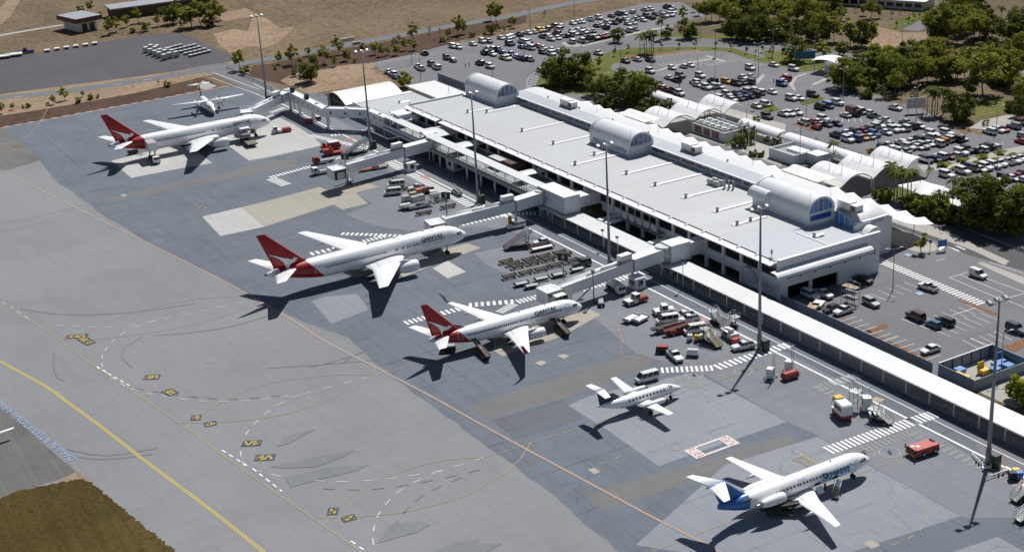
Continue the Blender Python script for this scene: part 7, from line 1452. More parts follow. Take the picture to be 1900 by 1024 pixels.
for i, (x, y, c, lab) in enumerate(((945, 575, m_alu, 'silver cargo crate at the left end of the stand three cluster'), (1010, 545, m_wood, 'tan cargo crate second in the stand three cluster'), (1060, 515, m_vorange, 'orange cargo crate between tan and rust crates'), (1110, 500, m_rust, 'rust coloured cargo crate nearest the zebra crossing'), (1075, 565, m_alu, 'silver framed empty crate in front of the orange one'), (1020, 580, m_alu, 'silver crate in front of the tan one'))):
    q = ZS(Q5, x, y); rig('cargo_crate', lab, 'cargo crate', q, 85, [('shell', c, ('b', -1.0, 1.0, -.8, .8, .5, 1.9, .96)), ('pallet', m_chas, ('b', -1.05, 1.05, -.85, .85, .3, .5)), ('strap', m_lgrey, ('b', -.4, -.3, -.82, .82, .5, 1.93), ('b', .3, .4, -.82, .82, .5, 1.93)), W4(-.7, .7, .75, .2, .15)], 'cargo crates at stand three')
# lighting stands, steps, lav truck
for x, y, lab in ((1440, 745, 'white lighting stand with twin masts standing left'), (1600, 680, 'white lighting stand with twin masts behind the red cart')):
    rig('lighting_stand', lab, 'lighting stand', ZS(Q11, x, y), -60, [('cabinet', m_vwhite, ('b', -.7, .7, -.7, .7, .4, 2.3)), ('door', m_chas, ('b', -.35, .35, -.73, -.7, .8, 2.0)), ('mast', m_lgrey, ('t', (-.5, .7, .4), (-.5, .7, 5.6), .07), ('t', (.5, .7, .4), (.5, .7, 5.6), .07), ('t', (-.5, .7, 5.6), (.5, .7, 5.6), .06)), ('outrigger', m_lgrey, ('t', (-2, -1.2, .2), (2, 1.2, .3), .06), ('t', (-2, 1.2, .2), (2, -1.2, .3), .06)), W4(-.8, .8, .95, .22, .15)], 'lighting stands near the airside road')
L15 = (1500, 690)
rig('lavatory_truck', 'white cabbed service truck with yellow tank and red base', 'service truck', ZS(L15, 290, 375), 165, [('base', m_vred, ('b', -2.0, 2.0, -1.1, 1.1, .5, 1.1)), ('cabin', m_vwhite, ('b', -2.0, 1.2, -1.15, 1.15, 1.1, 3.0)), ('roof', m_vwhite, ('b', -2.1, 1.3, -1.2, 1.2, 3.0, 3.25, .85)), ('windows', m_glassd, ('b', -1.7, .9, -1.17, 1.17, 1.9, 2.7)), ('yellow_tank', m_vyel, ('b', .8, 2.4, -.9, .9, 2.4, 3.5, .85)), ('platform', m_alu, ('b', 1.2, 2.6, -1.1, 1.1, 1.0, 1.2), ('t', (2.5, -1, 1.2), (2.5, -1, 2.2), .05), ('t', (2.5, 1, 1.2), (2.5, 1, 2.2), .05)), W4(-1.3, 1.4, 1.0, .42, .28)])
rig('lattice_work_tower', 'thin lattice work tower behind the yellow tanked truck', 'work tower', ZS(L15, 405, 300), 20, [('frame', m_grey, *[('t', (x, y, .2), (x, y, 4.6), .06) for x in (-.9, .9) for y in (-.9, .9)], *[('t', (-.9, y, z), (.9, y, z + 1.4), .04) for y in (-.9, .9) for z in (.3, 1.7, 3.1)], *[('t', (x, -.9, z), (x, .9, z + 1.4), .04) for x in (-.9, .9) for z in (.3, 1.7, 3.1)]), ('deck', m_lgrey, ('b', -1, 1, -1, 1, 3.5, 3.6)), ('guard_rail', m_grey, ('t', (-.9, -.9, 4.6), (.9, -.9, 4.6), .05), ('t', (.9, -.9, 4.6), (.9, .9, 4.6), .05), ('t', (-.9, .9, 4.6), (.9, .9, 4.6), .05))])
rig('lighting_stand', 'white control stand with mast between the work tower and wheeled steps', 'lighting stand', ZS(L15, 500, 325), -30, [('cabinet', m_vwhite, ('b', -.9, .9, -.8, .8, .4, 3.0)), ('window', m_glassd, ('b', -.5, .5, -.83, -.8, 1.5, 2.5)), ('mast', m_lgrey, ('t', (-.7, .7, .4), (-.7, .7, 4.8), .07)), ('boom', m_vwhite, ('b', .9, 4.0, -.15, .15, .7, 1.0), ('b', .9, 4.0, .7, .95, .7, 1.0)), W4(-.8, .8, .9, .22, .15)], 'lighting stands near the airside road')
stairs(ZS(L15, 620, 420), 195, 'low wheeled work platform with tan board and silver steps', m_alu, m_alu, 2.3, 4.6, False, 'work_platform', 'work platforms', True); rig('plywood_sheet', 'tan board lying on the low wheeled work platform', 'board', ZS(L15, 598, 330), 15, [('sheet', m_wood, ('b', -1.0, 1.0, -.8, .8, 2.42, 2.5)), ('edge', m_brown, ('b', -1.0, 1.0, -.83, -.8, 2.4, 2.52))])
for x, y, a, lab in ((1640, 880, 88, 'white tow bar lying beyond the mast cabinet towards the bins'), (1480, 775, -20, 'white tow bar frame at the foot of the nearest mast')):
    rig('tow_bar', lab, 'tow bar', ZS(L15, x, y), a, [('bar', m_vwhite, ('t', (-3, 0, .45), (2.2, 0, .5), .11)), ('head', m_vwhite, ('b', 2.2, 2.7, -.8, .8, .4, .6), ('t', (1, 0, .5), (2.4, -.7, .5), .06), ('t', (1, 0, .5), (2.4, .7, .5), .06)), W4(-.4, .6, .5, .25, .15)], 'white tow bars by the nearest mast')
for x, y, c, lab in ((1757, 915, m_chas, 'black wheelie bin in the trio beside the road'), (1790, 890, m_gold, 'yellow wheelie bin behind the black and blue ones'), (1818, 912, m_bluebin, 'blue wheelie bin in the trio beside the road')):
    rig('wheelie_bin', lab, 'bin', ZS(L15, x, y), 60, [('bin_body', c, ('b', -.5, .5, -.5, .5, .12, 1.35, 1.12)), ('lid', c, ('b', -.6, .62, -.62, .62, 1.35, 1.48, .9)), ('wheels', [(-.35, .45, .15, .08), (-.35, -.45, .15, .08)])], 'wheelie bins by the road')
for off, x, y, lab in ((L15, 1572, 830, 'left'), (L15, 1650, 835, 'right'), (Q11, 1360, 515, 'left side'), (Q11, 1408, 505, 'right side')):
    rig('safety_bollard', 'yellow safety bollard on the %s of %s mast cabinet' % (lab.split()[0], 'the nearest' if off is L15 else 'the second nearest'), 'bollard', ZS(off, x, y), 0, [('tube', MATS['bollard_yellow'], ('t', (0, 0, 0), (0, 0, 1.2), .12)), ('cap', m_chas, ('s', (0, 0, 1.2), .12))], 'yellow bollards at mast cabinets')
for x, y, c, lab in ((745, 420, m_vwhite, 'white tank trolley left of the yellow drum'), (805, 425, m_vyel, 'yellow drum between the two white tank trolleys'), (850, 418, m_vwhite, 'white tank trolley right of the yellow drum')):
    rig('tank_trolley' if c is m_vwhite else 'oil_drum', lab, 'tank trolley' if c is m_vwhite else 'drum', ZS(Q11, x, y), 15, [('tank', c, ('t', (0, 0, .35), (0, 0, 1.5), .55)), ('base', m_chas, ('b', -.6, .6, -.5, .5, .2, .35)), ('valve', m_grey, ('t', (0, 0, 1.5), (0, 0, 1.75), .12))], 'tanks beside the belt loaders')
rig('oil_drum', 'tall yellow drum at the pier foot of gate three bridge', 'drum', ZS((860, 250), 402, 768), 0, [('tank', m_vyel, ('t', (0, 0, .1), (0, 0, 2.0), .55)), ('lid', m_chas, ('t', (0, 0, 2.0), (0, 0, 2.06), .5))])
rig('baggage_stair', 'small dark steps with white rails beside the blue tailed jet', 'steps', ZS((1250, 800), 1380, 545, .21878), 120, [('step_flight', m_chas, *[('b', -1 + i * .28, -.7 + i * .28, -.5, .5, .3 + i * .2, .4 + i * .2) for i in range(7)]), ('rail', m_trim, ('t', (-1, -.5, 1.1), (1, -.5, 2.6), .04), ('t', (-1, .5, 1.1), (1, .5, 2.6), .04)), W4(-.7, .7, .5, .22, .15)])
# gate number posts
def gate_post(px, py, top, n, lab):
    q = G(px, py); mb = MB(); h = thing('gate_number_post', lab, 'gate sign', (q[0], q[1], 0), 0, 'gate number posts')
    z = 8.6; mb.tube((0, 0, 0), (0, 0, z - .5), .2, .16, 8); mb.box(-.5, .5, -.5, .5, 0, .4); mb.build('pole', m_mast, h); d = Vector((cos(rad(-45)), sin(rad(-45)))); nn = Vector((-d.y, d.x)); mb = MB()
    M3 = Matrix(((d.x, nn.x, 0, 0), (d.y, nn.y, 0, 0), (0, 0, 1, 0), (0, 0, 0, 1))); mb.box(-.15, .15, -1.2, 1.2, z - .9, z + .9, 0, M=M3); b = mb.build('sign_board', m_chas, h)
    vs, fs = text_verts(n, 1.1, .03); wd = max(v[0] for v in vs); mb = MB(); mb.mesh([M3 @ Vector((.17, x - wd / 2, z - .55 + y)) for x, y in vs], fs); mb.build('gate_number', m_trim, b)
gate_post(645, 343, 0, '2', 'dark gate board with numeral two on a grey post'); gate_post(831, 420, 0, '3', 'dark gate board with numeral three on a grey post'); gate_post(1047, 541, 0, '4', 'dark gate board with numeral four on a grey post')
h = thing('camera_pole', 'grey pole with small camera head at gate four', 'camera pole', (*G(1102, 563), 0)); mb = MB(); mb.tube((0, 0, 0), (0, 0, 7.6), .17, .13, 8); mb.build('pole', m_mast, h); mb = MB(); mb.box(-.35, .35, -.3, .3, 7.4, 8.3); mb.build('camera_head', m_mast, h)
for p_, hh, lab in ((ZS(Q9, 1740, 515), 7.0, 'short lamp post on the walkway right of gate four'), (ZS(Q9, 1055, 180), 5.0, 'short lamp post on the walkway left of gate four'), (ZS(Q9, 1183, 240), 5.0, 'short lamp post on the walkway beside the big mast')):
    h = thing('walkway_lamp', lab, 'lamp post', (p_[0], 7.2, 0), 0, 'short lamp posts at the walkway'); mb = MB(); mb.tube((0, 0, 0), (0, 0, hh), .1, .08, 8); mb.build('pole', m_trim, h); mb = MB(); mb.box(-.5, .3, -.25, .25, hh - .15, hh + .2); mb.build('lamp_head', m_chas, h)
# scaffold and stored panels by the dock
rig('scaffold_tower', 'steel scaffold tower between the dock and the silver wagon', 'scaffold', ZS(R5, 360, 375), 10, [('frame', m_steel, *[('t', (x, y, 0), (x, y, 5.0), .06) for x in (-1.8, 0, 1.8) for y in (-.9, .9)], *[('t', (-1.8, y, z), (1.8, y, z), .05) for y in (-.9, .9) for z in (1.2, 2.6, 4.0, 5.0)], *[('t', (-1.8, y, z), (1.8, y, z + 1.3), .035) for y in (-.9, .9) for z in (1.2, 2.6)]), ('deck_board', m_wood, ('b', -1.9, 1.9, -.8, .8, 3.95, 4.03)), ('stored_pipes', m_grey, ('b', -1.6, 1.6, -.7, .7, 1.2, 1.5), ('b', -1.6, 1.6, -.7, .7, 2.6, 2.9))])
for x, y, c, lab in ((85, 400, m_vwhite, 'stack of white panels on a tan crate at the fence'), (40, 425, m_wood, 'tan board crate beside the white panels')):
    rig('panel_stack', lab, 'stack of panels', ZS(R5, x, y), -60, [('panels', c, ('b', -1.6, 1.6, -1.1, 1.1, .35, .85)), ('pallet', m_brown, ('b', -1.5, 1.5, -1.0, 1.0, .05, .35))])
# parked carts and containers on the bitumen lot
proto = None
for i, (x, y) in enumerate(((345, 372), (417, 360), (486, 350), (556, 340), (626, 330), (693, 320))):
    q = G(x * S2, y * S2, .5); lab = 'white flat pallet trailer, %s of the six spaced along the lot edge' % ['first', 'second', 'third', 'fourth', 'fifth', 'last'][i]
    if proto is None: proto = rig('pallet_trailer', lab, 'trailer', q, -12, [('deck', m_vwhite, ('b', -1.3, 1.3, -1.1, 1.1, .6, .95)), ('frame', m_chas, ('b', -1.2, 1.2, -.6, .6, .3, .6)), W4(-.8, .8, .9, .3, .2)], 'pallet trailers along the lot edge')
    else: copy_tree(proto, (q[0], q[1], .1), None, lab)
for x, y, lab in ((105, 405, 'long white trailer coupled to the blue tug'), (15, 420, 'long white trailer at the picture edge behind the blue tug')):
    q = G(x * S2, y * S2, .5); o = copy_tree(proto, (q[0], q[1], .1), None, lab, 'long white trailers'); o.scale = (1.6, 3.0, 1.2)
tug(G(188 * S2, 392 * S2), 75, 'dark blue tow tractor with trailers at the edge of the bitumen lot', m_vblue, m_vblue, 7, 'mid')
proto = None; n = 0; CO = [(1068, 378), (1103, 362), (1100, 392), (1135, 376), (1135, 404), (1170, 392), (1165, 415), (1205, 400), (1200, 432), (1240, 420), (1225, 385), (1258, 398), (1288, 412), (1150, 365)]
for i, (x, y) in enumerate(CO):
    q = G(x * S2, y * S2, .5); lab = 'grey cargo container on the dark lot'
    if proto is None: proto = rig('cargo_container', lab, 'cargo container', q, 8, [('shell', m_alu, ('b', -.95, .95, -1.0, 1.0, .5, 2.3, .95)), ('top_cover', m_vwhite, ('b', -.9, .9, -.9, .9, 2.3, 2.4)), ('base', m_chas, ('b', -.9, .9, -.9, .9, .2, .5))], 'cargo containers clustered on the dark lot')
    else: copy_tree(proto, (q[0], q[1], .1), None, None)
proto = None
for r_ in range(5):
    for c_ in range(5):
        x, y = 1250 + r_ * 38 + c_ * 33 - r_ * 2, 352 + r_ * 14 - c_ * 9 + (r_ * 1)
        if r_ == 0 and c_ > 2: continue
        q = G(x * S2, (y + c_ * 1.0) * S2, .4)
        if proto is None: proto = rig('empty_dolly', 'low white empty dolly in the parked block', 'dolly', q, 8, [('deck', m_vwhite, ('b', -.62, .62, -.8, .8, .6, .95)), ('frame', m_chas, ('b', -.75, .75, -.6, .6, .25, .6)), W4(-.5, .5, .7, .22, .2)], 'empty dollies in a block on the dark lot')
        else: copy_tree(proto, (q[0], q[1], .1), None, None)
# ================================================================== PUBLIC CAR PARK
ORDW = ['leftmost', 'second from the left', 'third from the left', 'fourth from the left', 'fifth from the left', 'sixth from the left', 'seventh from the left', 'eighth from the left', 'ninth from the left', 'tenth from the left', 'eleventh from the left', 'twelfth from the left', 'thirteenth from the left', 'fourteenth from the left', 'fifteenth from the left', 'sixteenth from the left', 'seventeenth from the left', 'eighteenth from the left', 'nineteenth from the left', 'twentieth from the left']
KL = dict(s='sedan', h='hatch', g='wagon', v='suv', n='van', u='ute', t='truck', p='panelvan')
def rows(off, s, where, data, ang=0):
    L = []
    for t in data.split():
        a = t.split(','); k = KL[a[3]] if len(a) > 3 else random.choice(['sedan', 'sedan', 'sedan', 'hatch', 'wagon', 'suv'])
        L.append((float(a[0]), float(a[1]), a[2], k))
    L.sort(key=lambda q: q[0])
    for i, (x, y, c, k) in enumerate(L):
        q = G(off[0] + x * s, off[1] + (y + 7) * s, .4)
        put_car(k, c, q[0], q[1], ang + random.choice((0, 180)) + random.uniform(-4, 4), '%s %s, %s %s' % (CNAME[c], KNAME[k], ORDW[i], where), 'cars in the public car park', False, .04)
f9, f4, f15 = (940, 0), (1420, 0), (1500, 200)
rows(f9, S2, 'in the highest far corner', '1170,50,n,v 1215,57,w 1010,67,w 1055,63,w 915,85,w 765,113,g 820,98,g,v 860,95,w 1090,102,m 1145,90,n 1155,115,w 1200,108,w 1210,88,w')
rows(f9, S2, 'in the far second row', '675,130,w 610,140,w,u 485,168,w 515,160,w 550,155,w 940,133,w 1000,145,w 975,125,n 1025,117,n 1062,130,n 870,138,w 885,170,w 925,163,w 785,165,d,u 815,150,k,v')
rows(f9, S2, 'in rows by the round tree', '660,185,g 690,178,w 725,200,n,v 740,165,w 895,222,w,v 940,212,g 600,275,m,v 650,272,w 685,265,r 710,260,r 735,254,w 475,305,w 545,295,w')
rows(f9, S2, 'in the far packed block', '345,188,g,v 395,188,w 375,212,w,v 400,262,n 440,260,n 470,250,w 500,242,w 540,238,w 570,230,w 600,225,w 630,225,g 520,217,w 480,228,g 560,212,b 365,243,r')
rows(f9, S2, 'along the far planted bank', '265,265,g,u 300,262,w 325,285,w,u 375,275,w 160,238,w 200,232,w 240,222,y 270,218,g 295,210,y 95,252,e,v 35,262,w 10,272,w')
rows(f9, S2, 'in the block beside the curving road', '30,318,n,v 110,300,w 145,312,w,v 165,300,b 110,340,b 150,345,w 180,350,w,n 235,335,r 270,347,w 335,362,w 265,380,n 330,392,w 385,372,w')
rows(f9, S2, 'in the near left corner by the ticket gate', '35,398,b 10,388,w 75,412,w 10,425,w 95,422,b 125,428,m 170,432,w,u')
rows((470, 0), S2, 'at the car park left end', '990,525,w,u 1020,540,w,v 1040,560,b 1205,485,w,u 1225,500,w,u 1305,470,n,v 1340,492,w,v 1250,388,k,u 1415,422,n,v 1460,440,m 1655,460,d,v 1730,485,w 1460,338,w,v 1500,343,w 1605,320,w 1675,300,w 1720,300,g 1810,275,w')
rows((470, 0), S2, 'in the left hand block by the bank', '1710,350,w 1745,358,w,v 1790,365,n 1690,385,k,v 1750,395,w,u 1820,382,n 1850,390,w 1820,418,y 1845,425,w 1880,265,w 1870,320,n,v')
rows(f9, S2, 'in the oval car park top rows', '670,388,c,u 250,512,k 870,445,d,u 955,433,w 1050,437,k,u 1050,520,w,v 1210,493,w 1295,482,w 1340,473,w 1780,497,w,v')
rows(f9, S2, 'in the oval middle rows', '1270,553,g,v 1185,565,w 1240,583,k,u 1415,553,w,v 1725,563,w 1775,555,w 1605,594,y 1505,592,n,v 1680,610,k,v 1720,602,g 1775,598,g,v')
rows(f9, S2, 'in the oval near left rows', '1375,600,w,v 1395,618,w 1460,638,w,v 1508,630,w,v 1555,630,w 1105,605,n 1100,630,r 1150,640,w 1172,652,r 1230,665,g,v 1265,682,w,v 1080,620,w')
rows(f9, S2, 'in the rows above the fabric shelters', '1565,700,n 1610,690,w 1680,680,n 1745,665,w,v 1795,660,w 1850,675,w,v 1818,690,m,v 1775,702,n 1740,710,b 1700,717,g 1650,725,w 1590,730,g 1535,712,w')
rows(f9, S2, 'beside the planted path of the oval car park', '1825,773,w 1870,757,w,v')
rows(f4, S2, 'along the right edge of the oval car park', '62,472,w 207,503,w,v 155,560,w 150,574,r 120,590,w 120,613,b,v 50,670,w')
rows(f4, S2, 'by the exit booth beds', '190,718,w,v 245,715,w 345,692,k,v 400,782,k,n 460,772,l,n 530,752,w,v 0,760,w 135,832,w,u 180,830,w 230,822,w,u 15,852,k,v')
rows(f4, S2, 'near the white notice board', '585,840,w 645,828,m,t 695,815,w,n 750,820,w 790,848,g,u 872,873,w 950,788,w,u 280,893,w,v 345,886,r 375,886,w 425,870,w 450,907,n 520,902,n 375,928,r,h')
rows(f15, S1, 'in the row below the big dark tree', '835,120,s 710,145,w 610,155,w 560,160,w,v 510,180,g,v 460,195,r 895,160,k,v 960,158,w 830,178,w 785,185,w 735,190,w,v 670,212,w')
rows(f15, S1, 'in the row beside the palm trees', '405,207,n 330,216,w 240,235,n 570,230,b,v 525,248,w 470,257,o 410,267,b 340,275,w,v')
rows(f15, S1, 'in the right block upper half', '1195,220,w,v 1065,225,w,v 1040,255,w,v 1110,255,w 935,275,n 870,285,w 800,300,w 1200,272,w,v 1280,272,m 1325,262,s')
rows(f15, S1, 'in the right block lower half', '1155,292,o 1115,310,w 1040,310,w 990,332,s 945,338,w 865,342,w,v 690,322,w 640,335,n 740,372,n,h 790,368,w 835,372,s')
rows(f15, S1, 'in the row against the shrub beds', '1540,337,n,v 1610,337,w 1500,360,w 1440,370,k 1370,367,k,v 1320,387,w,v 1270,407,w 1215,422,m 1140,422,w,v 1100,445,n,h 1015,454,n,v')
rows(f15, S1, 'in the row under big trees', '1825,440,w,u 1775,455,w,u 1720,465,w,u 1655,482,w,u 1600,500,w,v 1530,515,w 1480,530,w 1335,550,w 1415,525,g,n 1195,582,w,v 1655,642,w 1700,612,n,v 1760,608,w 1820,592,r 1855,570,n 1845,618,w')
rows(f15, S1, 'at the far right edge', '1565,207,w 1640,192,w 1690,187,r 1775,160,s 1845,132,m,v 1840,290,r 1855,242,s')
q = G(1781, 363, .5); put_car('panelvan', 'k', q[0], q[1], 5, 'dark car half hidden beneath the white tent sail', None, False, .04)
# ================================================================== TREES AND PLANTS
ml_gum = leaf_mat('gum_leaves', (.19, .21, .03), (.35, .35, .055), (.46, .43, .11))
ml_dark = leaf_mat('dark_leaves', (.085, .11, .018), (.18, .2, .035), (.29, .29, .07))
ml_yel = leaf_mat('yellow_green_leaves', (.24, .27, .02), (.36, .37, .03), (.42, .42, .06))
ml_grey = leaf_mat('grey_green_leaves', (.15, .185, .08), (.24, .27, .12), (.32, .34, .18))
ml_palm = leaf_mat('palm_leaves', (.1, .135, .03), (.18, .21, .06), (.28, .29, .1))
m_bark = mat('bark', (.26, .22, .18), .9, 0, .3, 2); m_palmt = mat('palm_trunk', (.3, .28, .25), .9, 0, .2, 2)
def project_h(px, py, ty):
    x, y = G(px, py); lo, hi = 0.0, 40.0
    for _ in range(40):
        m_ = (lo + hi) / 2; v = Vector((x, y, m_)) - EYE; yy = 512 - FPX * v.dot(U_) / v.dot(F_)
        if yy > ty: lo = m_
        else: hi = m_
    return x, y, lo
def crown_mesh(H, W, clumps, leaves, s, base=.3, seed=0, shape='round'):
    r = random.Random(seed); mb = MB()
    for c in range(clumps):
        while True:
            u, v, w_ = r.uniform(-1, 1), r.uniform(-1, 1), r.uniform(-1, 1); d = u * u + v * v + w_ * w_
            if d < 1 and (d > .22 or r.random() < .25): break
        zz_ = base * H + (H * (1 - base)) * (.5 + .5 * w_); taper = 1.0
        if shape == 'tall': taper = .75 + .4 * (1 - abs(w_))
        ir = r.uniform(.7, 1.12); cx, cy, cz = u * W / 2 * taper * .85 * ir, v * W / 2 * taper * .85 * ir, base * H + (zz_ - base * H) * r.uniform(.88, 1.06) - .04 * H
        cr = W * r.uniform(.08, .19)
        for l in range(leaves):
            a = Vector((r.gauss(0, 1), r.gauss(0, 1), r.gauss(0, 1))).normalized(); q = r.random() ** .4
            p = Vector((cx, cy, cz)) + Vector((a.x, a.y, a.z * .72)) * cr * q
            n = (a * .8 + Vector((r.gauss(0, .5), r.gauss(0, .5), r.gauss(.75, .5)))).normalized(); t = n.orthogonal().normalized(); t = (t * cos(r.uniform(0, 6.28)) + n.cross(t) * sin(r.uniform(0, 6.28))).normalized(); b = n.cross(t)
            e = s * r.uniform(.6, 1.3)
            mb.face([p - t * e - b * e * .45, p + t * e * .2 - b * e * .7, p + t * e + b * e * .3, p - t * e * .2 + b * e * .75], 0)
    return mb
def trunk_mesh(H, r0, base, W, seed, lean=.04, stems=1):
    r = random.Random(seed + 99); mb = MB()
    for st in range(stems):
        x, y = (0, 0) if stems == 1 else (r.uniform(-.6, .6), r.uniform(-.6, .6)); pts = [(x, y, -.1)]
        for k in range(1, 5): pts.append((pts[-1][0] + r.uniform(-lean, lean) * H, pts[-1][1] + r.uniform(-lean, lean) * H, H * (base + .35) * k / 4))
        for k in range(4): mb.tube(pts[k], pts[k + 1], r0 * (1 - .18 * k), r0 * (1 - .18 * (k + 1)), 7)
        for k in range(5):
            p = pts[2 + k % 3]; a = r.uniform(0, 6.28); mb.tube(p, (p[0] + cos(a) * W * .32, p[1] + sin(a) * W * .32, p[2] + H * .22), r0 * .42, r0 * .12, 5)
    return mb
def palm_mesh(H, seed):
    r = random.Random(seed); t = MB(); top = (r.uniform(-.3, .3), r.uniform(-.3, .3), H * .8); t.tube((0, 0, 0), (top[0] * .4, top[1] * .4, H * .4), .2, .15, 7); t.tube((top[0] * .4, top[1] * .4, H * .4), top, .15, .11, 7)
    f = MB(); n = 15; Lf = min(3.4, max(1.6, H * .3))
    for i in range(n):
        a = 2 * pi * i / n + r.uniform(-.2, .2); el = r.uniform(-.1, 1.05); prev = None
        for k in range(6):
            q = k / 5; rr = Lf * q * cos(el * (1 - q * .3)); z = top[2] + Lf * (sin(el) * q - .75 * q * q) ; c = Vector((top[0] + rr * cos(a), top[1] + rr * sin(a), z)); sd_ = Vector((-sin(a), cos(a), 0)) * (.5 * sin(pi * (q * .85 + .12)))
            dn = Vector((0, 0, -.28 * sin(pi * (q * .85 + .12))))
            if prev:
                f.face([prev[0], c, c + sd_ + dn, prev[0] + prev[1] + prev[2]]); f.face([c, prev[0], prev[0] - prev[1] + prev[2], c - sd_ + dn])
            prev = (c, sd_, dn)
    return t, f
TK = dict(
    gum=dict(n=4, cl=27, lv=52, s=.32, W=.7, base=.28, m=ml_gum, r=.16, shape='tall', nm='gum_tree', ad='airy green gum tree'),
    tallgum=dict(n=4, cl=36, lv=58, s=.36, W=.9, base=.36, m=ml_gum, r=.22, shape='tall', nm='gum_tree', ad='tall spreading gum tree'),
    broad=dict(n=4, cl=34, lv=66, s=.34, W=1.12, base=.12, m=ml_dark, r=.25, shape='round', nm='shade_tree', ad='dense dark green shade tree'),
    yellow=dict(n=1, cl=26, lv=60, s=.3, W=1.15, base=.1, m=ml_yel, r=.2, shape='round', nm='round_bush', ad='round yellow green bush'),
    grey=dict(n=1, cl=26, lv=50, s=.3, W=.8, base=.1, m=ml_grey, r=.12, shape='round', nm='wattle_tree', ad='grey green wattle'),
    shrub=dict(n=3, cl=12, lv=46, s=.22, W=1.35, base=.0, m=ml_gum, r=.06, shape='round', nm='shrub', ad='low green shrub'),
    dshrub=dict(n=2, cl=13, lv=46, s=.24, W=1.3, base=.0, m=ml_dark, r=.06, shape='round', nm='shrub', ad='dark leafy shrub'),
    young=dict(n=2, cl=9, lv=34, s=.2, W=.62, base=.32, m=ml_gum, r=.07, shape='tall', nm='young_tree', ad='slender young tree'),
    palm=dict(n=3, nm='palm_tree', ad='palm tree'))
TP = {}; TCOUNT = {}
def tree_proto(kind, i):
    d = TK[kind]; h = thing(d['nm'], 'x', 'palm tree' if kind == 'palm' else ('shrub' if 'shrub' in kind or kind == 'yellow' else 'tree'))
    if kind == 'palm':
        t, f = palm_mesh(10, 5 + i); t.build('trunk', m_palmt, h); f.build('fronds', ml_palm, h)
    else:
        sd_ = i * 17 + len(kind); big = 10.0 if kind in ('gum', 'broad', 'grey') else (13.0 if kind == 'tallgum' else (6.0 if kind == 'yellow' else (2.2 if 'shrub' in kind else 3.6)))
        d['H'] = big; trunk_mesh(big, d['r'], d['base'], big * d['W'], sd_, .04 if 'shrub' not in kind else .01, 1).build('trunk', m_bark, h); crown_mesh(big, big * d['W'], d['cl'], d['lv'], d['s'], d['base'], sd_, d['shape']).build('crown', d['m'], h)
    return h
def plant(kind, x, y, H, label, group=None, wf=1.0):
    d = TK[kind]; n = TCOUNT[kind] = TCOUNT.get(kind, -1) + 1; i = n % d['n']
    if (kind, i) not in TP: TP[kind, i] = tree_proto(kind, i); o = TP[kind, i]
    else: o = copy_tree(TP[kind, i])
    base = 10.0 if kind == 'palm' else d['H']; k = max(.15, H / base); o.location = (x, y, .02); o.rotation_euler = (0, 0, random.uniform(0, 6.28)); kw = k * wf * random.uniform(.92, 1.1); o.scale = (kw, kw, k); tag(o, label, None, group); return o
def grove(off, s, where, data, group):
    L = []
    for t in data.split():
        a = t.split(','); L.append((float(a[0]), float(a[1]), float(a[2]), a[3], float(a[4]) if len(a) > 4 else 1.0))
    L.sort(); cnt = {}
    tot = {}
    for q in L: tot[q[3]] = tot.get(q[3], 0) + 1
    for bx, by, ty, k, wf in L:
        n = cnt[k] = cnt.get(k, -1) + 1; x, y, h_ = project_h(off[0] + bx * s, off[1] + by * s, off[1] + ty * s)
        ordn = (', %s' % ORDW[n].replace(' from the left', ' from left')) if tot[k] > 1 and n < 20 else ''
        plant(k, x, y, h_, '%s%s %s' % (TK[k]['ad'], ordn, where), group, wf)
grove((0, 0), S2, 'around the brown buildings', '665,95,-5,gum 590,92,40,shrub 800,255,125,gum 850,235,120,gum 925,200,100,gum 1005,170,55,gum 735,120,85,shrub 1150,195,100,gum 1250,180,30,broad 1300,165,0,gum 1400,205,20,gum,1.5 1470,190,-10,gum,1.3 1560,185,0,gum,1.3 1610,150,20,gum 1060,230,150,shrub 980,240,190,shrub 1340,200,110,grey 1520,200,100,broad', 'trees around the brown buildings')
grove((0, 0), S2, 'on the dark mulch bank', '475,735,630,gum 395,765,690,gum 605,710,660,gum 655,730,680,shrub 715,720,690,shrub 570,755,710,shrub 1220,640,585,shrub 1160,620,580,young 15,830,735,gum 95,805,750,gum 215,785,745,shrub 970,640,630,shrub 170,790,765,shrub 350,770,745,shrub', 'plants on the dark mulch bank')
grove((0, 0), S2, 'at the guard rail corner', '1750,515,350,gum 1790,545,480,shrub', 'trees at the guard rail')
grove((470, 0), S2, 'below the perimeter road', '190,470,370,gum 280,475,320,gum 400,410,335,gum 520,470,330,gum,1.3 625,400,255,gum 680,445,345,gum,1.3 595,490,405,gum 430,600,400,broad,1.1 305,560,480,grey 740,455,425,shrub 800,360,315,shrub 160,510,480,shrub 310,540,450,young 700,430,400,shrub', 'trees below the perimeter road')
grove((470, 0), S2, 'along the bank above the car park', '890,400,300,gum 940,415,320,gum 985,405,335,gum 1045,405,320,gum,1.2 1030,330,265,grey 1065,310,250,gum 1110,370,275,gum 1165,295,165,gum 1170,370,285,gum,1.3 1385,310,260,shrub 1430,285,200,gum 1500,260,110,gum 1540,250,140,gum 1290,250,195,young 1365,240,200,young 1600,270,225,shrub 1690,265,225,yellow 1740,250,170,broad 1800,230,180,gum 1780,180,0,gum 1740,150,10,gum,.8 1835,240,185,gum 1885,190,120,gum', 'trees along the bank above the car park')
grove((470, 0), S2, 'beside the white shed', '1105,640,525,yellow', None)
grove(f9, S2, 'beside the loop road', '55,205,115,gum 280,125,75,young 810,310,190,broad 1165,285,180,broad 1285,155,40,gum 1320,280,135,broad,1.2 675,500,415,gum', 'trees beside the loop road')
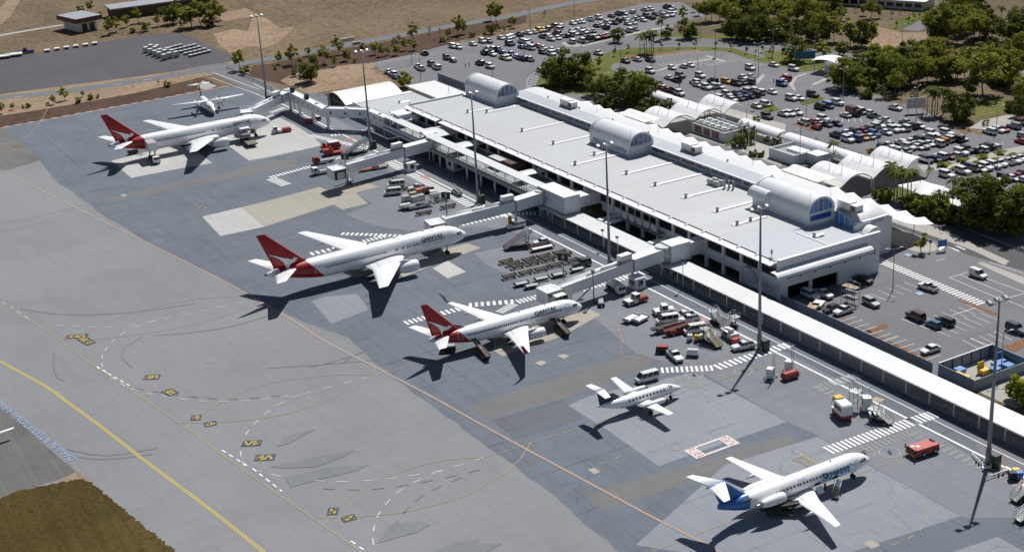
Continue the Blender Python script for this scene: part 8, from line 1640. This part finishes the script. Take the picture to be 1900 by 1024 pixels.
grove(f9, S2, 'in the palm clump of the lawn', '975,405,230,palm 1010,390,240,palm 1025,385,205,palm 1060,390,190,palm 1075,385,215,palm 1130,290,110,palm 1045,385,250,palm', 'palms on the loop lawn')
grove(f9, S2, 'in the grove on the entry lawn', '400,640,400,broad 480,620,350,broad,1.25 560,620,380,broad 340,620,430,broad 640,695,520,broad 720,705,545,broad 600,640,440,gum 870,790,505,broad,1.1 950,760,515,broad,1.1 1020,740,530,broad 800,760,560,broad 1010,835,725,dshrub 1080,830,700,dshrub 1180,810,710,broad 740,790,690,dshrub 680,760,690,dshrub 290,630,460,palm', 'grove on the entry lawn')
grove(f9, S2, 'along the loop lawn edge', '790,410,335,young 890,385,320,young 1000,350,315,young 1130,362,300,young 1262,358,300,young 1378,352,290,young 1527,352,290,young 1638,372,305,young 1752,395,330,young 1820,405,360,young 1870,385,320,young', 'saplings along the loop lawn')
grove(f9, S2, 'in the wood behind the loop road', '1400,115,10,gum 1450,165,-10,tallgum 1500,155,-20,tallgum 1560,155,0,tallgum 1640,280,100,broad 1710,290,110,broad 1770,300,90,broad 1840,300,100,broad 1620,115,20,tallgum 1700,105,0,tallgum 1780,115,-10,tallgum 1860,115,-10,tallgum 1370,90,20,gum', 'wood behind the loop road')
grove(f4, S2, 'in the wood at the top', '60,135,-30,tallgum 120,155,-20,tallgum 200,145,-20,broad 280,145,10,tallgum 350,155,0,broad 420,135,0,tallgum 500,105,0,gum 560,155,30,gum 40,290,140,broad 120,300,150,broad 200,275,130,broad 300,300,140,broad 385,315,100,broad 450,305,120,gum 500,305,80,gum 240,170,10,tallgum 160,170,20,tallgum 350,230,60,broad', 'wood at the top of the picture')
grove(f4, S2, 'on the sandy clearing', '620,345,130,gum,1.2 700,348,140,broad 770,335,140,gum 770,138,0,tallgum 830,135,40,gum 720,115,20,gum 960,205,145,young 1045,170,110,young 1085,150,85,young 1125,132,85,young 1160,118,50,young 1190,105,35,young 925,135,70,young 985,110,65,young 660,90,40,young 910,60,25,young', 'trees around the sandy clearing')
grove(f4, S2, 'beside the exit canopy', '220,445,250,broad 420,435,290,gum,1.3 560,405,290,broad 650,500,370,broad 45,420,330,young 150,470,420,shrub 215,465,430,young 760,440,370,gum', 'trees beside the exit canopy')
grove(f4, S2, 'in the dense belt right of the exit', '500,640,490,grey,1.1 560,660,520,grey 640,670,510,broad 700,680,540,gum 740,720,630,dshrub 800,640,500,tallgum 850,720,600,grey 860,560,430,tallgum 900,500,340,yellow 960,520,340,tallgum 940,700,500,gum 1000,640,470,broad 1060,620,430,tallgum 1120,620,380,tallgum 1180,600,400,tallgum 1250,590,410,tallgum 1300,600,440,broad 1400,595,380,gum 1350,520,420,dshrub 1450,480,340,tallgum 1100,500,400,broad', 'dense tree belt right of the exit')
grove(f4, S2, 'behind the white notice board', '990,770,660,palm 1090,750,640,grey 1180,835,620,palm 1215,845,600,palm 1255,835,605,palm 1300,835,610,palm 1235,850,640,palm 1370,890,650,broad,1.1 1450,880,680,broad 1590,700,360,tallgum,1.1 1640,560,300,tallgum 1500,700,560,broad 1560,480,300,tallgum', 'trees behind the white notice board')
grove(f4, S2, 'in the top right wood', '1210,290,60,tallgum 1270,310,100,tallgum 1340,320,90,tallgum 1400,320,120,tallgum 1330,220,0,tallgum 1420,260,30,tallgum 1500,310,100,tallgum 1560,300,90,tallgum 1610,290,140,tallgum 1090,370,290,broad 1160,390,300,broad 1240,390,310,broad 1660,390,270,broad 1690,275,195,palm 1720,185,20,palm 1500,160,0,broad 1580,120,-10,broad', 'top right wood')
grove(f4, S2, 'along the right picture edge', '1790,310,90,broad 1850,320,80,broad 1890,310,90,broad 1760,590,360,tallgum 1810,620,340,tallgum 1870,560,400,tallgum 1740,420,310,palm 1850,860,690,broad 1800,810,690,dshrub 1885,800,560,tallgum 1610,915,870,shrub 1480,905,860,shrub 1840,200,30,broad 1880,420,330,dshrub', 'trees along the right picture edge')
grove(f15, S1, 'in the forecourt palm group', '215,490,250,palm 715,765,425,palm 765,795,470,palm 810,795,490,palm 850,805,480,palm 885,805,500,palm 740,780,520,palm 1240,790,590,palm 1300,790,560,palm', 'forecourt palms')
grove(f15, S1, 'in the planted bank beside the pickup road', '600,770,680,dshrub 660,800,690,shrub 710,750,690,shrub 900,880,740,dshrub 980,890,720,shrub 1050,930,740,dshrub 1120,910,700,broad 1180,960,780,dshrub 1250,975,820,shrub 1300,1010,830,dshrub 1060,810,700,gum 830,860,780,shrub 1000,800,740,dshrub 560,750,700,shrub 940,930,830,dshrub 1120,985,880,dshrub', 'planted bank beside the pickup road')
grove(f15, S1, 'overhanging the pickup road', '1420,1025,600,broad 1500,1035,590,broad 1590,1060,570,broad,1.1 1720,1010,600,broad 1830,1030,640,broad 1640,1080,690,broad 1780,1100,700,broad', 'big trees overhanging the pickup road')
grove(f15, S1, 'in the garden beds between parked rows', '1150,510,470,shrub,2.2 1330,470,430,shrub,2.6 1490,435,400,shrub,2.6 1650,400,365,shrub,2.4 1760,425,390,shrub,2.6 1600,470,435,shrub,2.4 1455,505,455,shrub,2.2 1280,535,505,shrub,2.2 580,400,320,dshrub 530,390,350,shrub 1040,560,490,young 70,300,255,young 300,370,340,shrub 440,410,380,shrub', 'shrubs between parked rows')
grove((1050, 160), S1, 'around the flagpoles', '1500,520,400,broad 1580,490,330,broad 1620,600,530,shrub 1680,610,550,dshrub 1400,510,470,shrub 1450,520,480,dshrub 1550,540,500,shrub 1830,500,400,broad 1620,215,145,young 1690,225,170,young 1780,205,130,young 1650,310,250,shrub 1740,480,430,shrub 1860,620,560,shrub', 'planting around the flagpoles')
grove((1340, 290), S1, 'on the paved traffic island', '1720,835,660,young,1.5 1380,695,615,shrub', 'plants on the traffic island')
grove((1340, 290), S1, 'behind the low walled building', '680,120,70,shrub 740,110,65,dshrub 820,85,40,shrub 960,60,-10,palm', 'planting by the low walled building')
grove((860, 250), S1, 'in the court beside gate three', '1100,700,535,palm,1.6', None)
grove((1500, 690), S1, 'outside the grey compound', '1800,245,35,yellow,1.1 1880,290,60,yellow', 'bushes outside the compound')

def fill(off, s, poly, n, kinds, h0, h1, where, group, seed):
    r = random.Random(seed); xs, ys = [q[0] for q in poly], [q[1] for q in poly]; P = []; cnt = {}
    def inside(x, y):
        c = False
        for (x0, y0), (x1, y1) in zip(poly, poly[1:] + poly[:1]):
            if (y0 > y) != (y1 > y) and x < (x1 - x0) * (y - y0) / (y1 - y0) + x0: c = not c
        return c
    t = 0
    while len(P) < n and t < 4000:
        t += 1; x, y = r.uniform(min(xs), max(xs)), r.uniform(min(ys), max(ys))
        if inside(x, y) and all(abs(x - a) + 2 * abs(y - b) > 38 for a, b in P): P.append((x, y))
    for x, y in sorted(P):
        k = r.choice(kinds); m = cnt[k] = cnt.get(k, -1) + 1; q = G(off[0] + x * s, off[1] + y * s); plant(k, q[0], q[1], r.uniform(h0, h1), '%s%s %s' % (TK[k]['ad'], ', ' + ORDW[m].replace(' from the left', ' from left') if m < 20 else '', where), group)
fill(f4, S2, [(520, 660), (640, 560), (900, 470), (1150, 460), (1380, 470), (1540, 520), (1560, 640), (1400, 640), (1150, 650), (1000, 680), (800, 690), (660, 690)], 26, ['tallgum', 'tallgum', 'gum', 'broad', 'dshrub'], 7, 12.5, 'in the thick of the exit belt', 'thick of the exit belt', 3)
fill(f4, S2, [(1200, 200), (1300, 60), (1500, 40), (1620, 120), (1640, 260), (1500, 330), (1250, 330)], 12, ['tallgum', 'tallgum', 'broad'], 9, 14, 'filling the top right wood', 'filling of the top right wood', 4)
fill(f4, S2, [(-20, 60), (250, 30), (540, 20), (560, 120), (480, 260), (200, 280), (-20, 270)], 16, ['tallgum', 'broad', 'tallgum', 'gum'], 8, 13.5, 'filling the wood at the top', 'filling of the wood at the top', 5)
fill(f9, S2, [(1360, 120), (1500, 30), (1900, 10), (1900, 270), (1640, 270), (1560, 160)], 13, ['tallgum', 'broad', 'tallgum', 'gum'], 8, 13, 'filling the loop road wood', 'filling of the loop road wood', 6)
fill(f4, S2, [(1620, 480), (1890, 330), (1890, 640), (1760, 680), (1640, 640)], 9, ['tallgum', 'gum', 'dshrub'], 6, 11, 'in the right edge scrub', 'right edge scrub', 7)
# ================================================================== FAR BUILDINGS, POLES, SIGNS, PEOPLE
m_brownroof = mat('brown_fascia', (.12, .065, .045), .7, 0, .15, .8); m_greyroof = corr_mat('grey_flat_roof', (.3, .32, .34), 'X', 1.2, .1, .6, .1); m_bwall = corr_mat('brown_brick_wall', (.11, .07, .05), 'Z', .4, .15, .8, .2)
m_dkdoor = mat('brown_door', (.1, .06, .045), .7)
h = thing('utility_hut', 'white walled hut with wide brown flat roof and twin doors', 'hut', (-367.5, -17.5, 0), rad(13)); 
mb = MB(); mb.box(-6.8, 6.8, -4.6, 4.6, 0, 4.4); mb.build('wall', m_ww, h); mb = MB(); mb.box(-9.2, 9.2, -6.6, 6.6, 4.4, 6.4); r_ = mb.build('roof', m_brownroof, h); mb = MB(); mb.box(-9.0, 9.0, -6.4, 6.4, 6.4, 6.45); mb.build('roof_deck', m_greyroof, r_)
for y in (-1.5, 2.2): mb = MB(); mb.box(6.8, 6.9, y - 1.2, y + 1.2, .1, 3.4); mb.build('door', m_dkdoor, h)
h = thing('long_brown_building', 'long low brown building with grey roof behind the trees', 'building', (-382, 22, 0), rad(-4)); mb = MB(); mb.box(-6, 6, -21, 26, 0, 4.6); mb.build('wall', m_bwall, h); mb = MB(); mb.box(-7, 7, -22, 27, 4.6, 5.2); mb.build('roof', m_greyroof, h)
for k in range(6): mb = MB(); mb.box(6, 6.06, -17 + k * 7, -14 + k * 7, 1.4, 3.0); mb.build('window', m_glassd, h)
h = thing('long_white_building', 'long low white roofed building at the top edge behind trees', 'building', (-146, 268, 0), rad(25)); mb = MB(); mb.box(-32, 17, -6, 7, 0, 3.4); mb.build('wall', m_ww, h); mb = MB(); mb.box(-33, 18, -7.2, 8, 3.4, 3.9); mb.build('roof', m_tin, h)
for k in range(12): mb = MB(); mb.box(-31 + k * 4, -28 + k * 4, -6.08, -6, 1.0, 2.6); mb.build('window', m_glassd, h)
h = thing('exit_canopy', 'white curved fabric canopy over the car park exit booth', 'canopy', (-76, 171, 0), rad(20)); mb = MB(); n = 8
mb.loft([[(-5 + 10 * i / n, y, 4.4 + 1.2 * sin(pi * (i / n * .8 + .1)) - abs(y) * .12) for i in range(n + 1)] for y in (-4, 0, 4)], 0, False, False, True, False); mb.build('membrane', m_fab, h)
for x in (-4.2, 4.2):
    for y in (-3, 3): mb = MB(); mb.tube((x, y, 0), (x, y, 5), .12, .12, 6); mb.build('post', m_lgrey, h)
mb = MB(); mb.box(-1, 1, -1.5, 1.5, 0, 2.6); b = mb.build('ticket_booth', m_ww, h); mb = MB(); mb.box(-1.03, 1.03, -1.2, 1.2, 1.1, 2.1); mb.build('window', m_glassd, b)
m_bill = mat('blue_poster', (.04, .14, .26), .5, 0, .5, .6)
def sign(name, label, p, ang, w_, z0, z1, m, legs=2):
    h = thing(name, label, 'sign', (p[0], p[1], 0), rad(ang)); mb = MB(); mb.box(-w_ / 2, w_ / 2, -.08, .08, z0, z1); b = mb.build('sign_board', m, h); mb = MB(); mb.box(-w_ / 2 - .06, w_ / 2 + .06, .08, .12, z0 - .05, z1 + .05); mb.build('board_back', m_lgrey, b)
    for k in range(legs): x = (k - (legs - 1) / 2) * w_ * .8; mb = MB(); mb.tube((x, .2, 0), (x, .2, z1), .08, .08, 6); mb.build('post', m_lgrey, h)
    return h
sign('billboard', 'blue picture billboard on the lawn near the exit canopy', G(1420 + 290 * S2, 463 * S2), 62, 7.5, 1.6, 4.4, m_bill)
nb = sign('notice_board', 'big white notice board with grey lines below the palms', G(1420 + 1100 * S2, 828 * S2), 62, 6.2, 1.6, 5.0, m_ww)
mb = MB()
for k in range(4):
    for j in range(3): mb.box(-2.8 + j * 1.9, -1.3 + j * 1.9 - (k % 2) * .3, -.1, -.085, 2.0 + k * .72, 2.3 + k * .72)
mb.build('notice_lines', m_lgrey, nb.children[0] if nb.children else nb)
sign('road_sign', 'small blue sign on a post at the forecourt road', G(1748, 466), 70, 2.2, 1.2, 2.9, m_skipb, 2); sign('parking_sign', 'small blue parking sign on the paved traffic island', G(1726, 467), 70, .7, 2.2, 3.0, m_skipb, 1)
# lamp poles of the car parks and forecourt
PL = [(f9, S2, 175, 215, 30, 'at the bank of the far car park'), (f9, S2, 497, 140, -10, 'above the far car park behind the first rows'), (f9, S2, 128, 420, 250, 'by the ticket gate'), (f9, S2, 545, 350, 200, 'in the packed far block'), (f9, S2, 612, 310, 150, 'in the middle far rows'), (f9, S2, 953, 200, 60, 'near the palm clump'), (f9, S2, 835, 520, 345, 'at the left of the oval car park'), (f9, S2, 1060, 520, 260, 'among the oval lawn palms'), (f9, S2, 1398, 580, 405, 'in the middle of the oval car park'), (f9, S2, 1525, 430, 195, 'at the oval median tip'), (f9, S2, 1523, 700, 485, 'above the packed pair of rows'), (f9, S2, 1815, 655, 440, 'at the right of the packed rows'), (f9, S2, 1840, 555, 320, 'at the far right of the oval'), (f9, S2, 888, 810, 555, 'in front of the entry grove'), (f9, S2, 1420, 290, 140, 'by the wood behind the loop road'), (f4, S2, 55, 450, 225, 'on the lawn left of the exit'), (f4, S2, 997, 340, 185, 'in the sandy clearing'), (f4, S2, 567, 745, 505, 'by the exit road'), (f4, S2, 297, 910, 660, 'beside the red cars'), (f4, S2, 1100, 895, 640, 'in front of the notice board'), (f4, S2, 1685, 985, 780, 'at the right hand gravel bank'), (f15, S1, 600, 320, 100, 'in the palm side row'), (f15, S1, 1625, 600, 330, 'at the shrub beds'), ((1420, 0), S2, 258, 1020, 940, 'beyond the tube canopy'), ((1400, 230), .127, 660, 660, 90, 'behind the low walled building'), (f15, S1, 1235, 985, 620, 'at the pickup road kerb'), ((1050, 160), S1, 1340, 470, 170, 'beside the chiller yard'), ((470, 0), S2, 1225, 590, 390, 'at the left end of the car park'), ((470, 0), S2, 1160, 465, 330, 'on the left median of the car park'), ((470, 0), S2, 1750, 555, 440, 'behind the far roof vault'), ((1500, 480), S1, 728, 275, -80, 'in the staff car park'), ((1500, 480), S1, 1660, 1010, 640, 'behind the grey compound')]
for off, s, x, y, ty, w_ in PL:
    X, Yv, H = project_h(off[0] + x * s, off[1] + y * s, off[1] + ty * s); H = min(max(H, 4), 14)
    h = thing('lamp_post', 'slim grey lamp post %s' % w_, 'lamp post', (X, Yv, 0), random.uniform(-.4, .4), 'slim lamp posts of the landside car parks'); mb = MB(); mb.tube((0, 0, 0), (0, 0, H), .13, .07, 7); mb.build('pole', m_mast, h)
    for sg in (-1, 1): mb = MB(); mb.tube((0, 0, H), (0, 1.7 * sg, H + .35), .05, .04, 5); mb.box(-.14, .14, min(1.3 * sg, 2.1 * sg), max(1.3 * sg, 2.1 * sg), H + .3, H + .42); mb.build('lamp_arm', m_lgrey, h)
for k, (x, y, ty) in enumerate(((1525, 520, 290), (1580, 540, 300), (1636, 545, 330))):
    X, Yv, H = project_h(1050 + x * S1, 160 + y * S1, 160 + ty * S1); h = thing('flagpole', ('left white flagpole of the three in the forecourt', 'middle white flagpole of the three in the forecourt', 'right flagpole with dark blue flag in the forecourt')[k], 'flagpole', (X, Yv, 0), 0, 'three forecourt flagpoles'); mb = MB(); mb.tube((0, 0, 0), (0, 0, H), .1, .05, 7); mb.build('pole', m_trim, h); mb = MB(); mb.mesh([(.02, 0, H - .1), (.3, -.9, H - .35), (.1, -1.5, H - .9), (.1, -1.4, H - 1.7), (.2, -.7, H - 1.5), (.02, 0, H - 1.3)], [(0, 1, 4, 5), (1, 2, 3, 4)]); mb.build('flag', m_vblue if k == 2 else m_ww, h)
gp = [G(421, 128), G(436, 135), G(452, 143), G(470, 151), G(486, 158), G(505, 167)]
h = thing('guard_rail', 'grey steel guard rail curving along the service road bend', 'guard rail'); mb = MB()
for a, b in zip(gp, gp[1:]): mb.mesh([(a[0], a[1], .45), (b[0], b[1], .45), (b[0], b[1], .85), (a[0], a[1], .85)], [(0, 1, 2, 3)])
mb.build('rail', m_lgrey, h)
for a in gp: mb = MB(); mb.box(a[0] - .1, a[0] + .1, a[1] - .1, a[1] + .1, 0, .9); mb.build('post', m_grey, h)
for q, lab in ((((640, 305), (735, 290)), 'white concrete culvert wall above the perimeter road'), (((730, 330), (780, 322)), 'small grey culvert wall below the perimeter road')):
    a, b = Z((470, 0), S2, q); d = Vector(b) - Vector(a); h = thing('culvert_wall', lab, 'wall', (a[0], a[1], 0), atan2(d.y, d.x)); mb = MB(); mb.box(0, d.length, -.5, .5, 0, 1.0); mb.build('wall_face', m_conc if 'grey' in lab else m_trim, h); mb = MB(); mb.box(-.2, d.length + .2, -.65, .65, 1.0, 1.15); mb.build('coping', m_conc, h)
# ------------------------------------------------------------------ people: one skinned body, five fingers a hand, clothes as shells
def skin_mesh(name, verts, edges, radii, root=0, lvl=1):
    me = bpy.data.meshes.new('s'); me.from_pydata(verts, edges, []); o = bpy.data.objects.new('s', me); COL.objects.link(o); md = o.modifiers.new('s', 'SKIN'); md.use_smooth_shade = True
    for i, r in enumerate(radii): v = me.skin_vertices[0].data[i]; v.radius = (r, r) if not isinstance(r, tuple) else r; v.use_root = i == root
    sb = o.modifiers.new('u', 'SUBSURF'); sb.levels = sb.render_levels = lvl; bpy.context.view_layer.update(); m2 = bpy.data.meshes.new_from_object(o.evaluated_get(bpy.context.evaluated_depsgraph_get())); m2.name = name; bpy.data.objects.remove(o); bpy.data.meshes.remove(me)
    return m2
BV = [(0, 0, .95), (0, 0, 1.12), (0, 0, 1.32), (0, 0, 1.46), (0.005, 0, 1.54), (.01, 0, 1.62), (.015, 0, 1.74)]; BE_ = [(i, i + 1) for i in range(6)]; BR = [(.13, .16), (.11, .15), (.12, .17), .07, .055, (.085, .075), (.075, .065)]
def addp(p, r, frm): BV.append(p); BR.append(r); BE_.append((frm, len(BV) - 1)); return len(BV) - 1
for s_ in (-1, 1):
    a = addp((0, .09 * s_, .88), .09, 0); a = addp((.03, .11 * s_, .5), .058, a); a = addp((-.01, .12 * s_, .09), .04, a); addp((.15, .13 * s_, .035), .035, a)
    a = addp((0, .19 * s_, 1.42), .06, 2); a = addp((-.02, .25 * s_, 1.14), .043, a); a = addp((.06, .26 * s_, .9), .03, a); pm = addp((.08, .26 * s_, .83), (.018, .034), a)
    for f, (dx, L) in enumerate(((.033, .075), (.011, .085), (-.011, .08), (-.033, .062))): b = addp((.08 + dx, .26 * s_, .79), .009, pm); b = addp((.085 + dx, .255 * s_, .79 - L * .55), .008, b); addp((.08 + dx, .235 * s_, .79 - L), .007, b)
    b = addp((.115, .25 * s_, .83), .01, a); addp((.135, .24 * s_, .78), .008, b)
addp((.1, 0, 1.655), .016, 5)
for s_ in (-1, 1): addp((.0, .085 * s_, 1.66), .016, 5)
body_me = skin_mesh('body', BV, BE_, BR); m_skin = mat('skin', (.42, .26, .18), .6); body_me.materials.append(m_skin)
shirt_me = skin_mesh('shirt', [(0, 0, .92), (0, 0, 1.12), (0, 0, 1.32), (0, 0, 1.47), (0, .2, 1.42), (-.02, .25, 1.2), (0, -.2, 1.42), (-.02, -.25, 1.2)], [(0, 1), (1, 2), (2, 3), (2, 4), (4, 5), (2, 6), (6, 7)], [(.15, .18), (.135, .17), (.14, .19), .085, .075, .06, .075, .06])
trous_me = skin_mesh('trousers', [(0, 0, .98), (0, .09, .86), (.03, .11, .5), (-.01, .12, .1), (0, -.09, .86), (.03, -.11, .5), (-.01, -.12, .1)], [(0, 1), (1, 2), (2, 3), (0, 4), (4, 5), (5, 6)], [(.15, .175), .105, .075, .06, .105, .075, .06])
hair_me = skin_mesh('hair', [(-.02, 0, 1.66), (-.01, 0, 1.75), (.03, 0, 1.79)], [(0, 1), (1, 2)], [.085, .085, .06])
m_hair = mat('hair_dark', (.03, .022, .018), .7)
def person(p, ang, lab, shirt, trous, z=.1):
    h = bpy.data.objects.new('person', body_me); COL.objects.link(h); h.location = (p[0], p[1], z); h.rotation_euler = (0, 0, rad(ang)); tag(h, lab, 'person')
    for n, me, c in (('shirt', shirt_me, shirt), ('trousers', trous_me, trous), ('hair', hair_me, m_hair)):
        me2 = me.copy(); me2.materials.clear(); me2.materials.append(c); o = bpy.data.objects.new(n, me2); COL.objects.link(o); o.parent = h
m_hivis = mat('hi_vis_yellow', (.5, .75, .05), .6); m_hio = mat('hi_vis_orange', (.75, .16, .02), .6); m_cdark = mat('dark_cloth', (.03, .03, .04), .8); m_cblue = mat('blue_cloth', (.05, .09, .2), .8); m_clight = mat('pale_cloth', (.5, .48, .44), .8)
person((G(1746, 766)[0], 8.6), -60, 'person in yellow safety vest standing at the walkway gate', m_hivis, m_cdark); person((G(1089, 440)[0] + 2, 9.2), 0, 'person in yellow safety vest walking behind the walkway fence', m_hivis, m_cdark); person(Z((1250, 800), .21878, [(1283, 512)])[0], 100, 'person in orange vest under the blue lettered jet', m_hio, m_cdark)
for p_, a, lab, c, t in ((Z((470, 0), S2, [(1552, 497)])[0], 30, 'left of two people walking across the far car park', m_cdark, m_cdark), (Z((470, 0), S2, [(1577, 490)])[0], 30, 'right of two people walking across the far car park', m_cblue, m_cdark), (Z(f9, S2, [(1263, 635)])[0], 90, 'person standing alone on the oval car park asphalt', m_cdark, m_cblue), (Z(f9, S2, [(1448, 868)])[0], 200, 'leftmost of three people under the far fabric shelters', m_cdark, m_cdark), (Z(f9, S2, [(1468, 866)])[0], 180, 'middle of three people under the far fabric shelters', m_clight, m_cdark), (Z(f9, S2, [(1485, 860)])[0], 160, 'rightmost of three people under the far fabric shelters', m_cdark, m_cblue), (Z(f4, S2, [(60, 612)])[0], 20, 'person standing beside the blue four wheel drive', m_cdark, m_cdark)):
    person(p_, a, lab, c, t, .06)
person((ZS(Q5, 836, 425)[0], ZS(Q5, 836, 425)[1]), 30, 'person in yellow vest standing on the small red tug', m_hivis, m_cdark, .9)
